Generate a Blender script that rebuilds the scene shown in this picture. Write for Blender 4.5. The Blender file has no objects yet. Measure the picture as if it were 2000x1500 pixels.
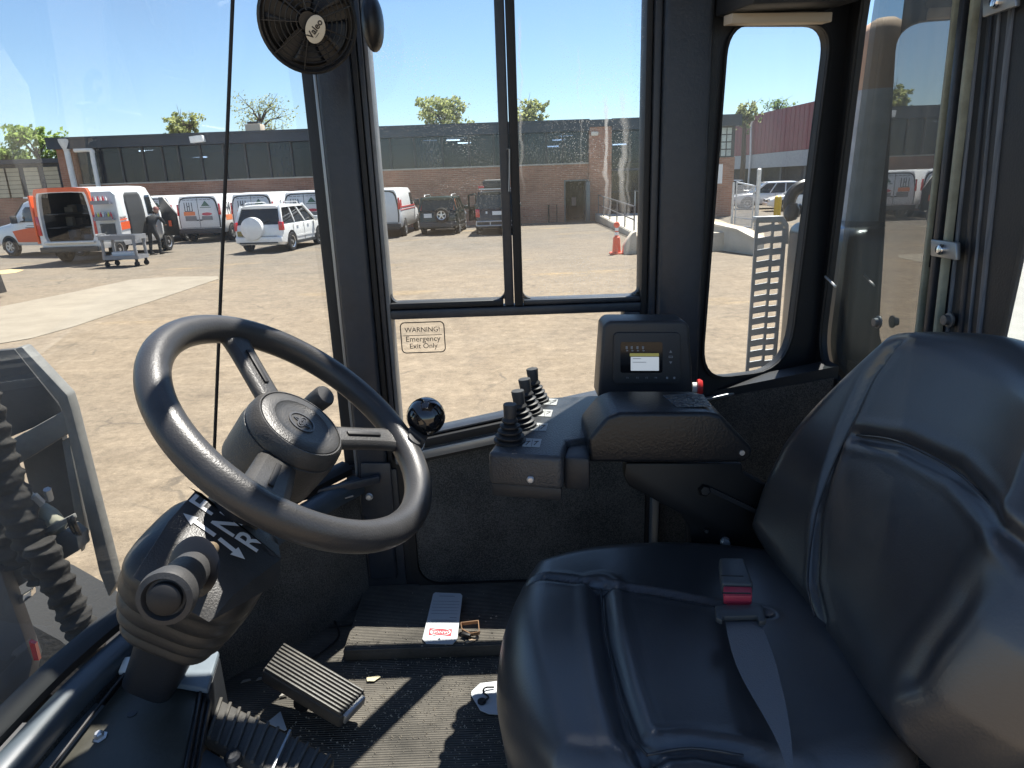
import bpy, bmesh, math, random
from mathutils import Vector, Matrix, Euler
random.seed(7)
sc = bpy.context.scene
COL = sc.collection
R = math.radians
# ------------------------------------------------------------------ camera
F = 1330.0; PITCH = R(16.5); ROLL = R(2.0)
CAM = Vector((0, 0, 2.2))
fw = Vector((0, math.cos(PITCH), -math.sin(PITCH)))
r0 = Vector((1, 0, 0)); u0 = r0.cross(fw)
rt = r0*math.cos(ROLL) - u0*math.sin(ROLL)
up = u0*math.cos(ROLL) + r0*math.sin(ROLL)
cd = bpy.data.cameras.new('camera'); cam = bpy.data.objects.new('camera', cd); COL.objects.link(cam)
cd.sensor_fit = 'HORIZONTAL'; cd.angle = 2*math.atan(1000/F); cd.clip_start = .02; cd.clip_end = 2000
cam.matrix_world = Matrix(((rt.x, up.x, -fw.x, CAM.x), (rt.y, up.y, -fw.y, CAM.y), (rt.z, up.z, -fw.z, CAM.z), (0, 0, 0, 1)))
sc.camera = cam
# ------------------------------------------------------------------ sky, sun, exposure
SUN = Vector((.27, .42, 1.0)).normalized()          # towards the sun
w = bpy.data.worlds.new('World'); sc.world = w; w.use_nodes = True
nt = w.node_tree; nt.nodes.clear()
sky = nt.nodes.new('ShaderNodeTexSky'); sky.sky_type = 'NISHITA'; sky.sun_disc = False
sky.sun_elevation = math.asin(SUN.z); sky.sun_rotation = math.atan2(SUN.x, SUN.y)
sky.altitude = 50; sky.air_density = 1.0; sky.dust_density = .1; sky.ozone_density = 5.0
bg = nt.nodes.new('ShaderNodeBackground'); bg.inputs[1].default_value = .050
wo = nt.nodes.new('ShaderNodeOutputWorld')
nt.links.new(sky.outputs[0], bg.inputs[0]); nt.links.new(bg.outputs[0], wo.inputs[0])
sl = bpy.data.lights.new('sun', 'SUN'); sl.energy = 3.7; sl.angle = R(.5); sl.color = (1, .95, .87)
so = bpy.data.objects.new('sun', sl); COL.objects.link(so); so.location = (0, 0, 30)
so.rotation_euler = SUN.to_track_quat('Z', 'Y').to_euler()
vs = sc.view_settings; vs.view_transform = 'Standard'; vs.look = 'None'; vs.gamma = 1; vs.use_curve_mapping = False
vs.exposure = 1.8
sc.render.engine = 'CYCLES'
sc.cycles.max_bounces = 10; sc.cycles.transparent_max_bounces = 24; sc.cycles.diffuse_bounces = 5; sc.cycles.glossy_bounces = 4
# ------------------------------------------------------------------ calibration helpers: a photo position at a known distance
def ray(x, y): return fw + rt*((x-1000)/F) - up*((y-750)/F)
def PY(x, y, Y): d = ray(x, y); return CAM + d*(Y/d.y)
def PZ(x, y, Z): d = ray(x, y); return CAM + d*((Z-CAM.z)/d.z)
def PX(x, y, X): d = ray(x, y); return CAM + d*(X/d.x)
def PN(x, y, o, n): d = ray(x, y); return CAM + d*((o-CAM).dot(n)/d.dot(n))
V = Vector
# ------------------------------------------------------------------ materials
MATS = {}
def M(name, col, rough=.5, metal=0., spec=.5, bump=0., bscale=60., var=0., vscale=4., col2=None, coat=0., emit=None, detail=4, stretch=None, wear=0.):
    if name in MATS: return MATS[name]
    m = bpy.data.materials.new(name); m.use_nodes = True; t = m.node_tree; n = t.nodes
    b = n['Principled BSDF']
    b.inputs['Base Color'].default_value = (*col, 1); b.inputs['Roughness'].default_value = rough
    b.inputs['Metallic'].default_value = metal; b.inputs['Specular IOR Level'].default_value = spec
    b.inputs['Coat Weight'].default_value = coat; b.inputs['Coat Roughness'].default_value = .06
    if emit: b.inputs['Emission Color'].default_value = (*emit[:3], 1); b.inputs['Emission Strength'].default_value = emit[3]
    tc = n.new('ShaderNodeTexCoord'); src = tc.outputs['Object']
    if stretch:
        mp = n.new('ShaderNodeMapping'); mp.inputs['Scale'].default_value = stretch
        t.links.new(src, mp.inputs[0]); src = mp.outputs[0]
    if var or col2:
        nz = n.new('ShaderNodeTexNoise'); nz.inputs['Scale'].default_value = vscale; nz.inputs['Detail'].default_value = detail + 3
        nz.inputs['Roughness'].default_value = .65
        t.links.new(src, nz.inputs['Vector'])
        rp = n.new('ShaderNodeValToRGB')
        c2 = col2 if col2 else tuple(min(1, c*(1+var)) for c in col)
        c1 = col if col2 else tuple(c*(1-var) for c in col)
        rp.color_ramp.elements[0].position = .36; rp.color_ramp.elements[1].position = .64
        rp.color_ramp.elements[0].color = (*c1, 1); rp.color_ramp.elements[1].color = (*c2, 1)
        t.links.new(nz.outputs['Fac'], rp.inputs[0]); t.links.new(rp.outputs[0], b.inputs['Base Color'])
        mr = n.new('ShaderNodeMapRange'); mr.inputs['To Min'].default_value = max(.02, rough-.1); mr.inputs['To Max'].default_value = min(1, rough+.12)
        t.links.new(nz.outputs['Fac'], mr.inputs['Value']); t.links.new(mr.outputs[0], b.inputs['Roughness'])
    if bump:
        n2 = n.new('ShaderNodeTexNoise'); n2.inputs['Scale'].default_value = bscale; n2.inputs['Detail'].default_value = 3
        t.links.new(src, n2.inputs['Vector'])
        bp = n.new('ShaderNodeBump'); bp.inputs['Strength'].default_value = bump; bp.inputs['Distance'].default_value = .01
        t.links.new(n2.outputs['Fac'], bp.inputs['Height']); t.links.new(bp.outputs[0], b.inputs['Normal'])
    if wear:          # rubbed, paler edges and scuffs
        ge = n.new('ShaderNodeNewGeometry'); mr2 = n.new('ShaderNodeMapRange'); mr2.inputs['From Min'].default_value = .515; mr2.inputs['From Max'].default_value = .60; t.links.new(ge.outputs['Pointiness'], mr2.inputs[0])
        n3 = n.new('ShaderNodeTexNoise'); n3.inputs['Scale'].default_value = 70; n3.inputs['Detail'].default_value = 6; t.links.new(src, n3.inputs['Vector'])
        n4 = n.new('ShaderNodeTexNoise'); n4.inputs['Scale'].default_value = 11; n4.inputs['Detail'].default_value = 8; n4.inputs['Roughness'].default_value = .7; t.links.new(src, n4.inputs['Vector'])
        mu = n.new('ShaderNodeMath'); mu.operation = 'MULTIPLY'; t.links.new(mr2.outputs[0], mu.inputs[0]); t.links.new(n3.outputs['Fac'], mu.inputs[1])
        mr4 = n.new('ShaderNodeMapRange'); mr4.inputs['From Min'].default_value = .56; mr4.inputs['From Max'].default_value = .78; mr4.inputs['To Max'].default_value = .55; t.links.new(n4.outputs['Fac'], mr4.inputs[0])
        ad = n.new('ShaderNodeMath'); ad.operation = 'ADD'; ad.use_clamp = True; t.links.new(mu.outputs[0], ad.inputs[0]); t.links.new(mr4.outputs[0], ad.inputs[1])
        m3 = n.new('ShaderNodeMath'); m3.operation = 'MULTIPLY'; m3.inputs[1].default_value = wear; t.links.new(ad.outputs[0], m3.inputs[0])
        mx = n.new('ShaderNodeMix'); mx.data_type = 'RGBA'; t.links.new(m3.outputs[0], mx.inputs[0]); mx.inputs[7].default_value = (.19, .165, .13, 1)
        if b.inputs['Base Color'].links: t.links.new(b.inputs['Base Color'].links[0].from_socket, mx.inputs[6])
        else: mx.inputs[6].default_value = (*col, 1)
        t.links.new(mx.outputs[2], b.inputs['Base Color'])
    MATS[name] = m
    return m

def glass_mat(name, tint=(.96, .975, .97), dust_sheen=.03, ior=1.5, streaks=(), dust_sheen_col=(.72, .70, .66), speck=.0, blotch=0., sscale=22):  # coat is dirt on cab panes, painted sky reflection on office panes
    """window glass: clear sheet with a Fresnel reflection and a coat of dust on it"""
    m = bpy.data.materials.new(name); m.use_nodes = True; t = m.node_tree; n = t.nodes; n.clear(); L = t.links.new
    out = n.new('ShaderNodeOutputMaterial'); tr = n.new('ShaderNodeBsdfTransparent'); tr.inputs[0].default_value = (*tint, 1)
    gl = n.new('ShaderNodeBsdfGlossy'); gl.inputs['Roughness'].default_value = .0; gl.inputs[0].default_value = (1, 1, 1, 1)
    fr = n.new('ShaderNodeFresnel'); fr.inputs[0].default_value = ior
    ge = n.new('ShaderNodeNewGeometry'); mu = n.new('ShaderNodeMath'); mu.operation = 'MULTIPLY'
    inv = n.new('ShaderNodeMath'); inv.operation = 'SUBTRACT'; inv.inputs[0].default_value = 1
    L(ge.outputs['Backfacing'], inv.inputs[1]); L(fr.outputs[0], mu.inputs[0]); L(inv.outputs[0], mu.inputs[1])
    mx = n.new('ShaderNodeMixShader'); L(mu.outputs[0], mx.inputs[0]); L(tr.outputs[0], mx.inputs[1]); L(gl.outputs[0], mx.inputs[2])
    tc = n.new('ShaderNodeTexCoord')
    mp = n.new('ShaderNodeMapping'); mp.inputs['Scale'].default_value = (sscale, sscale, 1.6); L(tc.outputs['Object'], mp.inputs[0])
    nz = n.new('ShaderNodeTexNoise'); nz.inputs['Scale'].default_value = 1.0; nz.inputs['Detail'].default_value = 6; L(mp.outputs[0], nz.inputs['Vector'])
    r1 = n.new('ShaderNodeMapRange'); r1.inputs['From Min'].default_value = .35; r1.inputs['From Max'].default_value = .8
    r1.inputs['To Min'].default_value = dust_sheen*.6; r1.inputs['To Max'].default_value = dust_sheen*1.9; L(nz.outputs['Fac'], r1.inputs[0])
    cur = r1.outputs[0]
    def add(sock):
        nonlocal cur
        a = n.new('ShaderNodeMath'); a.operation = 'ADD'; a.use_clamp = True; L(cur, a.inputs[0]); L(sock, a.inputs[1]); cur = a.outputs[0]
    if speck:
        n3 = n.new('ShaderNodeTexVoronoi'); n3.inputs['Scale'].default_value = 240; L(tc.outputs['Object'], n3.inputs['Vector'])
        n4 = n.new('ShaderNodeTexNoise'); n4.inputs['Scale'].default_value = 6; n4.inputs['Detail'].default_value = 3; L(tc.outputs['Object'], n4.inputs['Vector'])
        r3 = n.new('ShaderNodeMapRange'); r3.inputs['From Min'].default_value = .26; r3.inputs['From Max'].default_value = .12; r3.inputs['To Max'].default_value = speck
        r4 = n.new('ShaderNodeMapRange'); r4.inputs['From Min'].default_value = .40; r4.inputs['From Max'].default_value = .62
        L(n3.outputs['Distance'], r3.inputs[0]); L(n4.outputs['Fac'], r4.inputs[0])
        q = n.new('ShaderNodeMath'); q.operation = 'MULTIPLY'; L(r3.outputs[0], q.inputs[0]); L(r4.outputs[0], q.inputs[1]); add(q.outputs[0])
    if blotch:
        n5 = n.new('ShaderNodeTexNoise'); n5.inputs['Scale'].default_value = 3.2; n5.inputs['Detail'].default_value = 5; L(tc.outputs['Object'], n5.inputs['Vector'])
        r5 = n.new('ShaderNodeMapRange'); r5.inputs['From Min'].default_value = .48; r5.inputs['From Max'].default_value = .72; r5.inputs['To Max'].default_value = blotch
        L(n5.outputs['Fac'], r5.inputs[0]); add(r5.outputs[0])
    if streaks:      # dried water runs: (x, half width, z low, z high, strength)
        sp = n.new('ShaderNodeSeparateXYZ'); L(tc.outputs['Object'], sp.inputs[0])
        wb = n.new('ShaderNodeTexNoise'); wb.inputs['Scale'].default_value = 16; wb.inputs['Detail'].default_value = 5; L(tc.outputs['Object'], wb.inputs['Vector'])
        for (x, hw, z0, z1, s) in streaks:
            def math_(op, a, b_):
                q = n.new('ShaderNodeMath'); q.operation = op
                for i, v in enumerate((a, b_)):
                    if isinstance(v, (int, float)): q.inputs[i].default_value = v
                    else: L(v, q.inputs[i])
                return q.outputs[0]
            wx = math_('MULTIPLY', math_('SUBTRACT', wb.outputs['Fac'], .5), .035)
            d = math_('ABSOLUTE', math_('SUBTRACT', math_('ADD', sp.outputs['X'], wx), x), 0)
            a = n.new('ShaderNodeMapRange'); a.inputs['From Min'].default_value = hw*1.15; a.inputs['From Max'].default_value = hw*.45; L(d, a.inputs[0])
            zz = n.new('ShaderNodeMapRange'); zz.inputs['From Min'].default_value = z0; zz.inputs['From Max'].default_value = z0+.12; L(sp.outputs['Z'], zz.inputs[0])
            z2 = n.new('ShaderNodeMapRange'); z2.inputs['From Min'].default_value = z1; z2.inputs['From Max'].default_value = z1-.03; L(sp.outputs['Z'], z2.inputs[0])
            br = n.new('ShaderNodeMapRange'); br.inputs['From Min'].default_value = .3; br.inputs['From Max'].default_value = .62; L(nz.outputs['Fac'], br.inputs[0])
            add(math_('MULTIPLY', math_('MULTIPLY', math_('MULTIPLY', a.outputs[0], zz.outputs[0]), math_('MULTIPLY', z2.outputs[0], br.outputs[0])), s))
    df = n.new('ShaderNodeBsdfDiffuse'); df.inputs[0].default_value = (*dust_sheen_col, 1)
    tl = n.new('ShaderNodeBsdfTranslucent'); tl.inputs[0].default_value = (*dust_sheen_col, 1)
    ds = n.new('ShaderNodeMixShader'); ds.inputs[0].default_value = .5; L(df.outputs[0], ds.inputs[1]); L(tl.outputs[0], ds.inputs[2])
    m2 = n.new('ShaderNodeMixShader'); L(cur, m2.inputs[0]); L(mx.outputs[0], m2.inputs[1]); L(ds.outputs[0], m2.inputs[2])
    L(m2.outputs[0], out.inputs[0])
    return m
# ------------------------------------------------------------------ mesh builder
class MB:
    def __init__(s): s.v = []; s.f = []
    def add(s, vs, fs):
        o = len(s.v); s.v += [V(p) for p in vs]; s.f += [tuple(i+o for i in f) for f in fs]; return s
    def box(s, x0, x1, y0, y1, z0, z1):
        return s.add([(x0,y0,z0),(x1,y0,z0),(x1,y1,z0),(x0,y1,z0),(x0,y0,z1),(x1,y0,z1),(x1,y1,z1),(x0,y1,z1)],
                     [(0,3,2,1),(4,5,6,7),(0,1,5,4),(1,2,6,5),(2,3,7,6),(3,0,4,7)])
    def obox(s, c, a, b, n):                # centre and three half-axis vectors
        c, a, b, n = V(c), V(a), V(b), V(n)
        if a.cross(b).dot(n) < 0: n = -n
        P = [c-a-b-n, c+a-b-n, c+a+b-n, c-a+b-n, c-a-b+n, c+a-b+n, c+a+b+n, c-a+b+n]
        return s.add(P, [(0,3,2,1),(4,5,6,7),(0,1,5,4),(1,2,6,5),(2,3,7,6),(3,0,4,7)])
    def bar(s, p, q, wd, ht, upv=(0,0,1)):
        p, q = V(p), V(q); d = q-p; a = d.cross(V(upv))
        if a.length < 1e-6: a = d.cross(V((1,0,0)))
        a = a.normalized(); b = a.cross(d).normalized()
        return s.obox((p+q)/2, d/2, a*(wd/2), b*(ht/2))
    def prism(s, pts, ext):                 # closed outline of 3D points, extruded by a vector
        pts = [V(p) for p in pts]; e = V(ext); n = len(pts)
        nn = V((0,0,0))
        for i in range(n): nn += (pts[i]-pts[0]).cross(pts[(i+1) % n]-pts[0])
        if nn.dot(e) > 0: pts = pts[::-1]
        vs = pts + [p+e for p in pts]
        fs = [tuple(range(n)), tuple(range(2*n-1, n-1, -1))]
        fs += [(i, i+n, (i+1) % n+n, (i+1) % n) for i in range(n)]
        return s.add(vs, [f[::1] for f in fs])
    def frame(s, outer, inner, ext):        # plate with one hole; outer and inner have the same count
        e = V(ext); o = [V(p) for p in outer]; i_ = [V(p) for p in inner]; n = len(o)
        vs = o + i_ + [p+e for p in o] + [p+e for p in i_]; fs = []
        for k in range(n):
            j = (k+1) % n
            fs += [(k, j, n+j, n+k), (2*n+k, 3*n+k, 3*n+j, 2*n+j), (k, 2*n+k, 2*n+j, j), (n+k, n+j, 3*n+j, 3*n+k)]
        return s.add(vs, fs)
    def tube(s, path, rad, seg=10, cap=True, closed=False):
        path = [V(p) for p in path]; n = len(path)
        rads = rad if isinstance(rad, (list, tuple)) else [rad]*n
        t0 = (path[1]-path[0]).normalized(); a = t0.orthogonal().normalized(); o = len(s.v); prev = t0
        for i, p in enumerate(path):
            if closed: t = (path[(i+1) % n]-path[i-1]).normalized()
            else: t = (path[min(i+1, n-1)]-path[max(i-1, 0)]).normalized()
            a = prev.rotation_difference(t) @ a; a = (a - t*a.dot(t)).normalized(); prev = t; b = t.cross(a)
            for k in range(seg):
                an = 2*math.pi*k/seg; s.v.append(p + (a*math.cos(an)+b*math.sin(an))*rads[i])
        for i in range(n if closed else n-1):
            j = (i+1) % n
            for k in range(seg):
                l = (k+1) % seg; s.f.append((o+i*seg+k, o+i*seg+l, o+j*seg+l, o+j*seg+k))
        if cap and not closed:
            s.f.append(tuple(o+k for k in range(seg-1, -1, -1))); s.f.append(tuple(o+(n-1)*seg+k for k in range(seg)))
        return s
    def lathe(s, prof, org=(0,0,0), axis=(0,0,1), seg=24, ref=None, cap=True):
        ax = V(axis).normalized(); a = ax.orthogonal().normalized() if ref is None else (V(ref)-ax*V(ref).dot(ax)).normalized(); b = ax.cross(a); org = V(org)
        o = len(s.v); n = len(prof)
        for (r, h) in prof:
            for k in range(seg):
                an = 2*math.pi*k/seg; s.v.append(org + ax*h + (a*math.cos(an)+b*math.sin(an))*r)
        for i in range(n-1):
            for k in range(seg):
                l = (k+1) % seg; s.f.append((o+i*seg+k, o+i*seg+l, o+(i+1)*seg+l, o+(i+1)*seg+k))
        if cap and prof[0][0] > 1e-5: s.f.append(tuple(o+k for k in range(seg-1, -1, -1)))
        if cap and prof[-1][0] > 1e-5: s.f.append(tuple(o+(n-1)*seg+k for k in range(seg)))
        return s
    def loft(s, secs, cap=True, closed=True):
        o = len(s.v); n = len(secs[0])
        for q in secs: s.v += [V(p) for p in q]
        for i in range(len(secs)-1):
            for k in range(n if closed else n-1):
                l = (k+1) % n; s.f.append((o+i*n+k, o+i*n+l, o+(i+1)*n+l, o+(i+1)*n+k))
        if cap and closed:
            s.f.append(tuple(o+k for k in range(n-1, -1, -1))); s.f.append(tuple(o+(len(secs)-1)*n+k for k in range(n)))
        return s
    def grid(s, fn, nu, nv):
        o = len(s.v)
        for i in range(nu+1):
            for j in range(nv+1): s.v.append(V(fn(i/nu, j/nv)))
        for i in range(nu):
            for j in range(nv):
                q = o+i*(nv+1)+j; s.f.append((q, q+nv+1, q+nv+2, q+1))
        return s
    def sphere(s, c, r, seg=20, rings=12, sc_=(1,1,1)):
        prof = [(r*math.sin(math.pi*i/rings)*1.0, -r*math.cos(math.pi*i/rings)) for i in range(rings+1)]
        prof[0] = (0, -r); prof[-1] = (0, r); o = len(s.v)
        s.lathe(prof, (0,0,0), (0,0,1), seg)
        for i in range(o, len(s.v)):
            p = s.v[i]; s.v[i] = V((p.x*sc_[0], p.y*sc_[1], p.z*sc_[2])) + V(c)
        return s
    def xf(s, mat):
        s.v = [mat @ p for p in s.v]; return s
    def build(s, name, mat, parent=None, smooth=35, bevel=0, seg=2, sub=0, recalc=True, kind=None):
        me = bpy.data.meshes.new(name); me.from_pydata([tuple(p) for p in s.v], [], s.f)
        bm = bmesh.new(); bm.from_mesh(me); bmesh.ops.remove_doubles(bm, verts=bm.verts, dist=1e-6)
        if recalc: bmesh.ops.recalc_face_normals(bm, faces=bm.faces)
        if bevel:
            ed = [e for e in bm.edges if len(e.link_faces) == 2 and e.calc_face_angle(0) > R(28)]
            try: bmesh.ops.bevel(bm, geom=ed, offset=bevel, offset_type='OFFSET', segments=seg, profile=.5, affect='EDGES', clamp_overlap=True)
            except Exception: pass
        bm.to_mesh(me); bm.free()
        if smooth:
            me.polygons.foreach_set('use_smooth', [True]*len(me.polygons))
            try: me.set_sharp_from_angle(angle=R(smooth))
            except Exception: pass
        o = bpy.data.objects.new(name, me); COL.objects.link(o)
        if isinstance(mat, (list, tuple)):
            for q in mat: me.materials.append(q)
        elif mat: me.materials.append(mat)
        if sub:
            md = o.modifiers.new('sub', 'SUBSURF'); md.levels = sub; md.render_levels = sub
        if parent is not None: attach(o, parent)
        if kind: o['kind'] = kind
        return o
BASE = {}
def attach(o, parent):
    o.parent = parent
    root = BASE.get(parent.name)
    if root is not None: o.matrix_parent_inverse = Matrix.Translation(-root)
def thing(name, label, cat, loc=(0,0,0), group=None):
    o = bpy.data.objects.new(name, None); COL.objects.link(o); o.location = V(loc); o.empty_display_size = .1
    o['label'] = label; o['category'] = cat
    if group: o['group'] = group
    BASE[o.name] = V(loc)
    return o
def tag(o, label, cat, group=None):
    o['label'] = label; o['category'] = cat
    if group: o['group'] = group
    return o
def struct(o): o['kind'] = 'structure'; return o
def copy_tree(o, parent=None):
    c = o.copy(); COL.objects.link(c)
    if parent is not None: c.parent = parent
    for ch in list(o.children): copy_tree(ch, c)
    return c
def text_obj(name, s, size, origin, right, upv, mat, parent=None, thick=.0006, align='CENTER', sx=1.0, bold=0.):
    cu = bpy.data.curves.new(name, 'FONT'); cu.body = s; cu.size = size; cu.align_x = align; cu.align_y = 'CENTER'; cu.extrude = thick; cu.offset = bold; cu.resolution_u = 3
    t = bpy.data.objects.new(name+'_tmp', cu); COL.objects.link(t)
    dg = bpy.context.evaluated_depsgraph_get(); me = bpy.data.meshes.new_from_object(t.evaluated_get(dg))
    bpy.data.objects.remove(t)
    r_, u_ = V(right).normalized(), V(upv); u_ = (u_ - r_*u_.dot(r_)).normalized(); n_ = r_.cross(u_); og = V(origin)
    for v in me.vertices: v.co = og + r_*v.co.x*sx + u_*v.co.y + n_*v.co.z
    o = bpy.data.objects.new(name, me); COL.objects.link(o); me.materials.clear(); me.materials.append(mat)
    if parent is not None: attach(o, parent)
    return o
def rrect(cx, cy, hw, hh, r, seg=6, rs=None):
    """rounded rectangle, 2D points counter-clockwise; rs = radii for the corners (tr, tl, bl, br)"""
    rs = rs or (r, r, r, r); out = []
    for (sx, sy, a0, rr) in ((1,1,0,rs[0]),(-1,1,90,rs[1]),(-1,-1,180,rs[2]),(1,-1,270,rs[3])):
        for k in range(seg+1):
            a = R(a0+90*k/seg); out.append((cx+sx*(hw-rr)+rr*math.cos(a), cy+sy*(hh-rr)+rr*math.sin(a)))
    return out
def smooth_path(pts, n=8):
    pts = [V(p) for p in pts]; out = []
    for i in range(len(pts)-1):
        p0 = pts[max(i-1, 0)]; p1 = pts[i]; p2 = pts[i+1]; p3 = pts[min(i+2, len(pts)-1)]
        for k in range(n):
            t = k/n
            out.append(.5*((2*p1)+(p2-p0)*t+(2*p0-5*p1+4*p2-p3)*t*t+(3*p1-p0-3*p2+p3)*t**3))
    out.append(pts[-1]); return out
# ================================================================== SETTING
def ground_mat():
    m = bpy.data.materials.new('dusty_asphalt'); m.use_nodes = True; t = m.node_tree; n = t.nodes; L = t.links.new; b = n['Principled BSDF']
    tc = n.new('ShaderNodeTexCoord'); sp = n.new('ShaderNodeSeparateXYZ'); L(tc.outputs['Object'], sp.inputs[0])
    def noise(s, d=6, ro=.6, stretch=None):
        q = n.new('ShaderNodeTexNoise'); q.inputs['Scale'].default_value = s; q.inputs['Detail'].default_value = d; q.inputs['Roughness'].default_value = ro
        if stretch:
            mp = n.new('ShaderNodeMapping'); mp.inputs['Scale'].default_value = stretch; L(tc.outputs['Object'], mp.inputs[0]); L(mp.outputs[0], q.inputs['Vector'])
        else: L(tc.outputs['Object'], q.inputs['Vector'])
        return q.outputs['Fac']
    def ramp(sock, a, b_, ca, cb):
        r = n.new('ShaderNodeValToRGB'); r.color_ramp.elements[0].position = a; r.color_ramp.elements[1].position = b_
        r.color_ramp.elements[0].color = (*ca, 1); r.color_ramp.elements[1].color = (*cb, 1); L(sock, r.inputs[0]); return r.outputs[0]
    def mix(f, a, b_, mode='MIX'):
        q = n.new('ShaderNodeMix'); q.data_type = 'RGBA'; q.blend_type = mode
        if isinstance(f, float): q.inputs[0].default_value = f
        else: L(f, q.inputs[0])
        L(a, q.inputs[6]); L(b_, q.inputs[7]); return q.outputs[2]
    asphalt = ramp(noise(1.3, 8, .7), .3, .7, (.130, .115, .097), (.190, .169, .144))
    sand = ramp(noise(2.1, 9, .75), .3, .72, (.205, .161, .115), (.292, .235, .172))
    yel = ramp(noise(5, 6), .3, .7, (.37, .25, .105), (.44, .31, .15))
    # worn dirt nearer the loader, cleaner asphalt towards the parked cars
    mr = n.new('ShaderNodeMapRange'); mr.inputs['From Min'].default_value = 29; mr.inputs['From Max'].default_value = 9; L(sp.outputs['Y'], mr.inputs[0])
    a = n.new('ShaderNodeMath'); a.operation = 'ADD'; L(mr.outputs[0], a.inputs[0])
    nn = n.new('ShaderNodeMapRange'); nn.inputs['To Min'].default_value = -.75; nn.inputs['To Max'].default_value = .75; L(noise(.22, 5), nn.inputs[0]); L(nn.outputs[0], a.inputs[1]); a.use_clamp = True
    base = mix(a.outputs[0], asphalt, sand)
    # yellow sand washed out in patches
    yp = n.new('ShaderNodeMapRange'); yp.inputs['From Min'].default_value = .60; yp.inputs['From Max'].default_value = .74; yp.inputs['To Max'].default_value = .5; L(noise(.33, 5, .6, (.55, 1.4, 1)), yp.inputs[0])
    base = mix(yp.outputs[0], base, yel)
    # wheel marks and damp streaks
    st = n.new('ShaderNodeMapRange'); st.inputs['From Min'].default_value = .54; st.inputs['From Max'].default_value = .76; st.inputs['To Max'].default_value = .36; L(noise(1.0, 7, .7, (.35, 2.4, 1)), st.inputs[0])
    dk = ramp(noise(9, 3), .2, .8, (.15, .118, .088), (.20, .162, .125))
    base = mix(st.outputs[0], base, dk)
    # tyre marks left by turning machines: pairs of worn arcs
    for (cx_, cy_, r_, wd, stg) in ((-9, 24, 17.5, .16, .5), (-9, 24, 19.1, .16, .5), (6, 30, 19, .14, .42), (6, 30, 20.7, .14, .42), (-22, 6, 20, .2, .4), (-22, 6, 21.8, .2, .4), (14, 4, 12.5, .18, .4), (14, 4, 14.2, .18, .4)):
        vm = n.new('ShaderNodeVectorMath'); vm.operation = 'DISTANCE'; vm.inputs[1].default_value = (cx_, cy_, 0); L(tc.outputs['Object'], vm.inputs[0])
        sb = n.new('ShaderNodeMath'); sb.operation = 'SUBTRACT'; sb.inputs[1].default_value = r_; L(vm.outputs['Value'], sb.inputs[0])
        ab = n.new('ShaderNodeMath'); ab.operation = 'ABSOLUTE'; L(sb.outputs[0], ab.inputs[0])
        mm_ = n.new('ShaderNodeMapRange'); mm_.inputs['From Min'].default_value = wd; mm_.inputs['From Max'].default_value = wd*.45; mm_.inputs['To Max'].default_value = stg; L(ab.outputs[0], mm_.inputs[0])
        nb = n.new('ShaderNodeMapRange'); nb.inputs['From Min'].default_value = .42; nb.inputs['From Max'].default_value = .62; L(noise(1.9, 7, .75), nb.inputs[0])
        ml = n.new('ShaderNodeMath'); ml.operation = 'MULTIPLY'; L(mm_.outputs[0], ml.inputs[0]); L(nb.outputs[0], ml.inputs[1])
        base = mix(ml.outputs[0], base, dk)
    # grit
    gr = ramp(noise(7, 12, .92), .36, .66, (.50, .49, .48), (1.5, 1.47, 1.42))
    base = mix(.85, base, gr, 'MULTIPLY')
    pat = ramp(noise(1.7, 9, .8, (.6, 1.3, 1)), .35, .68, (.74, .73, .72), (1.16, 1.15, 1.13))
    base = mix(.6, base, pat, 'MULTIPLY')
    vo = n.new('ShaderNodeTexVoronoi'); vo.inputs['Scale'].default_value = 16; L(tc.outputs['Object'], vo.inputs['Vector'])
    peb = ramp(vo.outputs['Distance'], .07, .16, (1.5, 1.48, 1.42), (1, 1, 1))
    base = mix(.7, base, peb, 'MULTIPLY')
    # oil stains and cracks
    os_ = n.new('ShaderNodeMapRange'); os_.inputs['From Min'].default_value = .66; os_.inputs['From Max'].default_value = .74; os_.inputs['To Max'].default_value = .45; L(noise(.8, 4, .55), os_.inputs[0])
    base = mix(os_.outputs[0], base, ramp(noise(20, 3), .2, .8, (.07, .062, .052), (.11, .098, .082)))
    wn = n.new('ShaderNodeTexNoise'); wn.inputs['Scale'].default_value = 1.1; wn.inputs['Detail'].default_value = 5; L(tc.outputs['Object'], wn.inputs['Vector'])
    wa = n.new('ShaderNodeMix'); wa.data_type = 'RGBA'; wa.blend_type = 'ADD'; wa.inputs[0].default_value = 1.2; L(tc.outputs['Object'], wa.inputs[6]); L(wn.outputs['Color'], wa.inputs[7])
    cr = n.new('ShaderNodeTexVoronoi'); cr.feature = 'DISTANCE_TO_EDGE'; cr.inputs['Scale'].default_value = .34; L(wa.outputs[2], cr.inputs['Vector'])
    cm = n.new('ShaderNodeMapRange'); cm.inputs['From Min'].default_value = .010; cm.inputs['From Max'].default_value = .003; cm.inputs['To Max'].default_value = .55; L(cr.outputs['Distance'], cm.inputs[0])
    cf = n.new('ShaderNodeMapRange'); cf.inputs['From Min'].default_value = .5; cf.inputs['From Max'].default_value = .62; L(noise(.5, 3), cf.inputs[0])
    cx = n.new('ShaderNodeMath'); cx.operation = 'MULTIPLY'; L(cm.outputs[0], cx.inputs[0]); L(cf.outputs[0], cx.inputs[1])
    base = mix(cx.outputs[0], base, ramp(noise(20, 3), .2, .8, (.06, .052, .044), (.08, .07, .06)))
    L(base, b.inputs['Base Color']); b.inputs['Roughness'].default_value = .93; b.inputs['Specular IOR Level'].default_value = .2
    bp = n.new('ShaderNodeBump'); bp.inputs['Strength'].default_value = .5; bp.inputs['Distance'].default_value = .03
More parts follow.
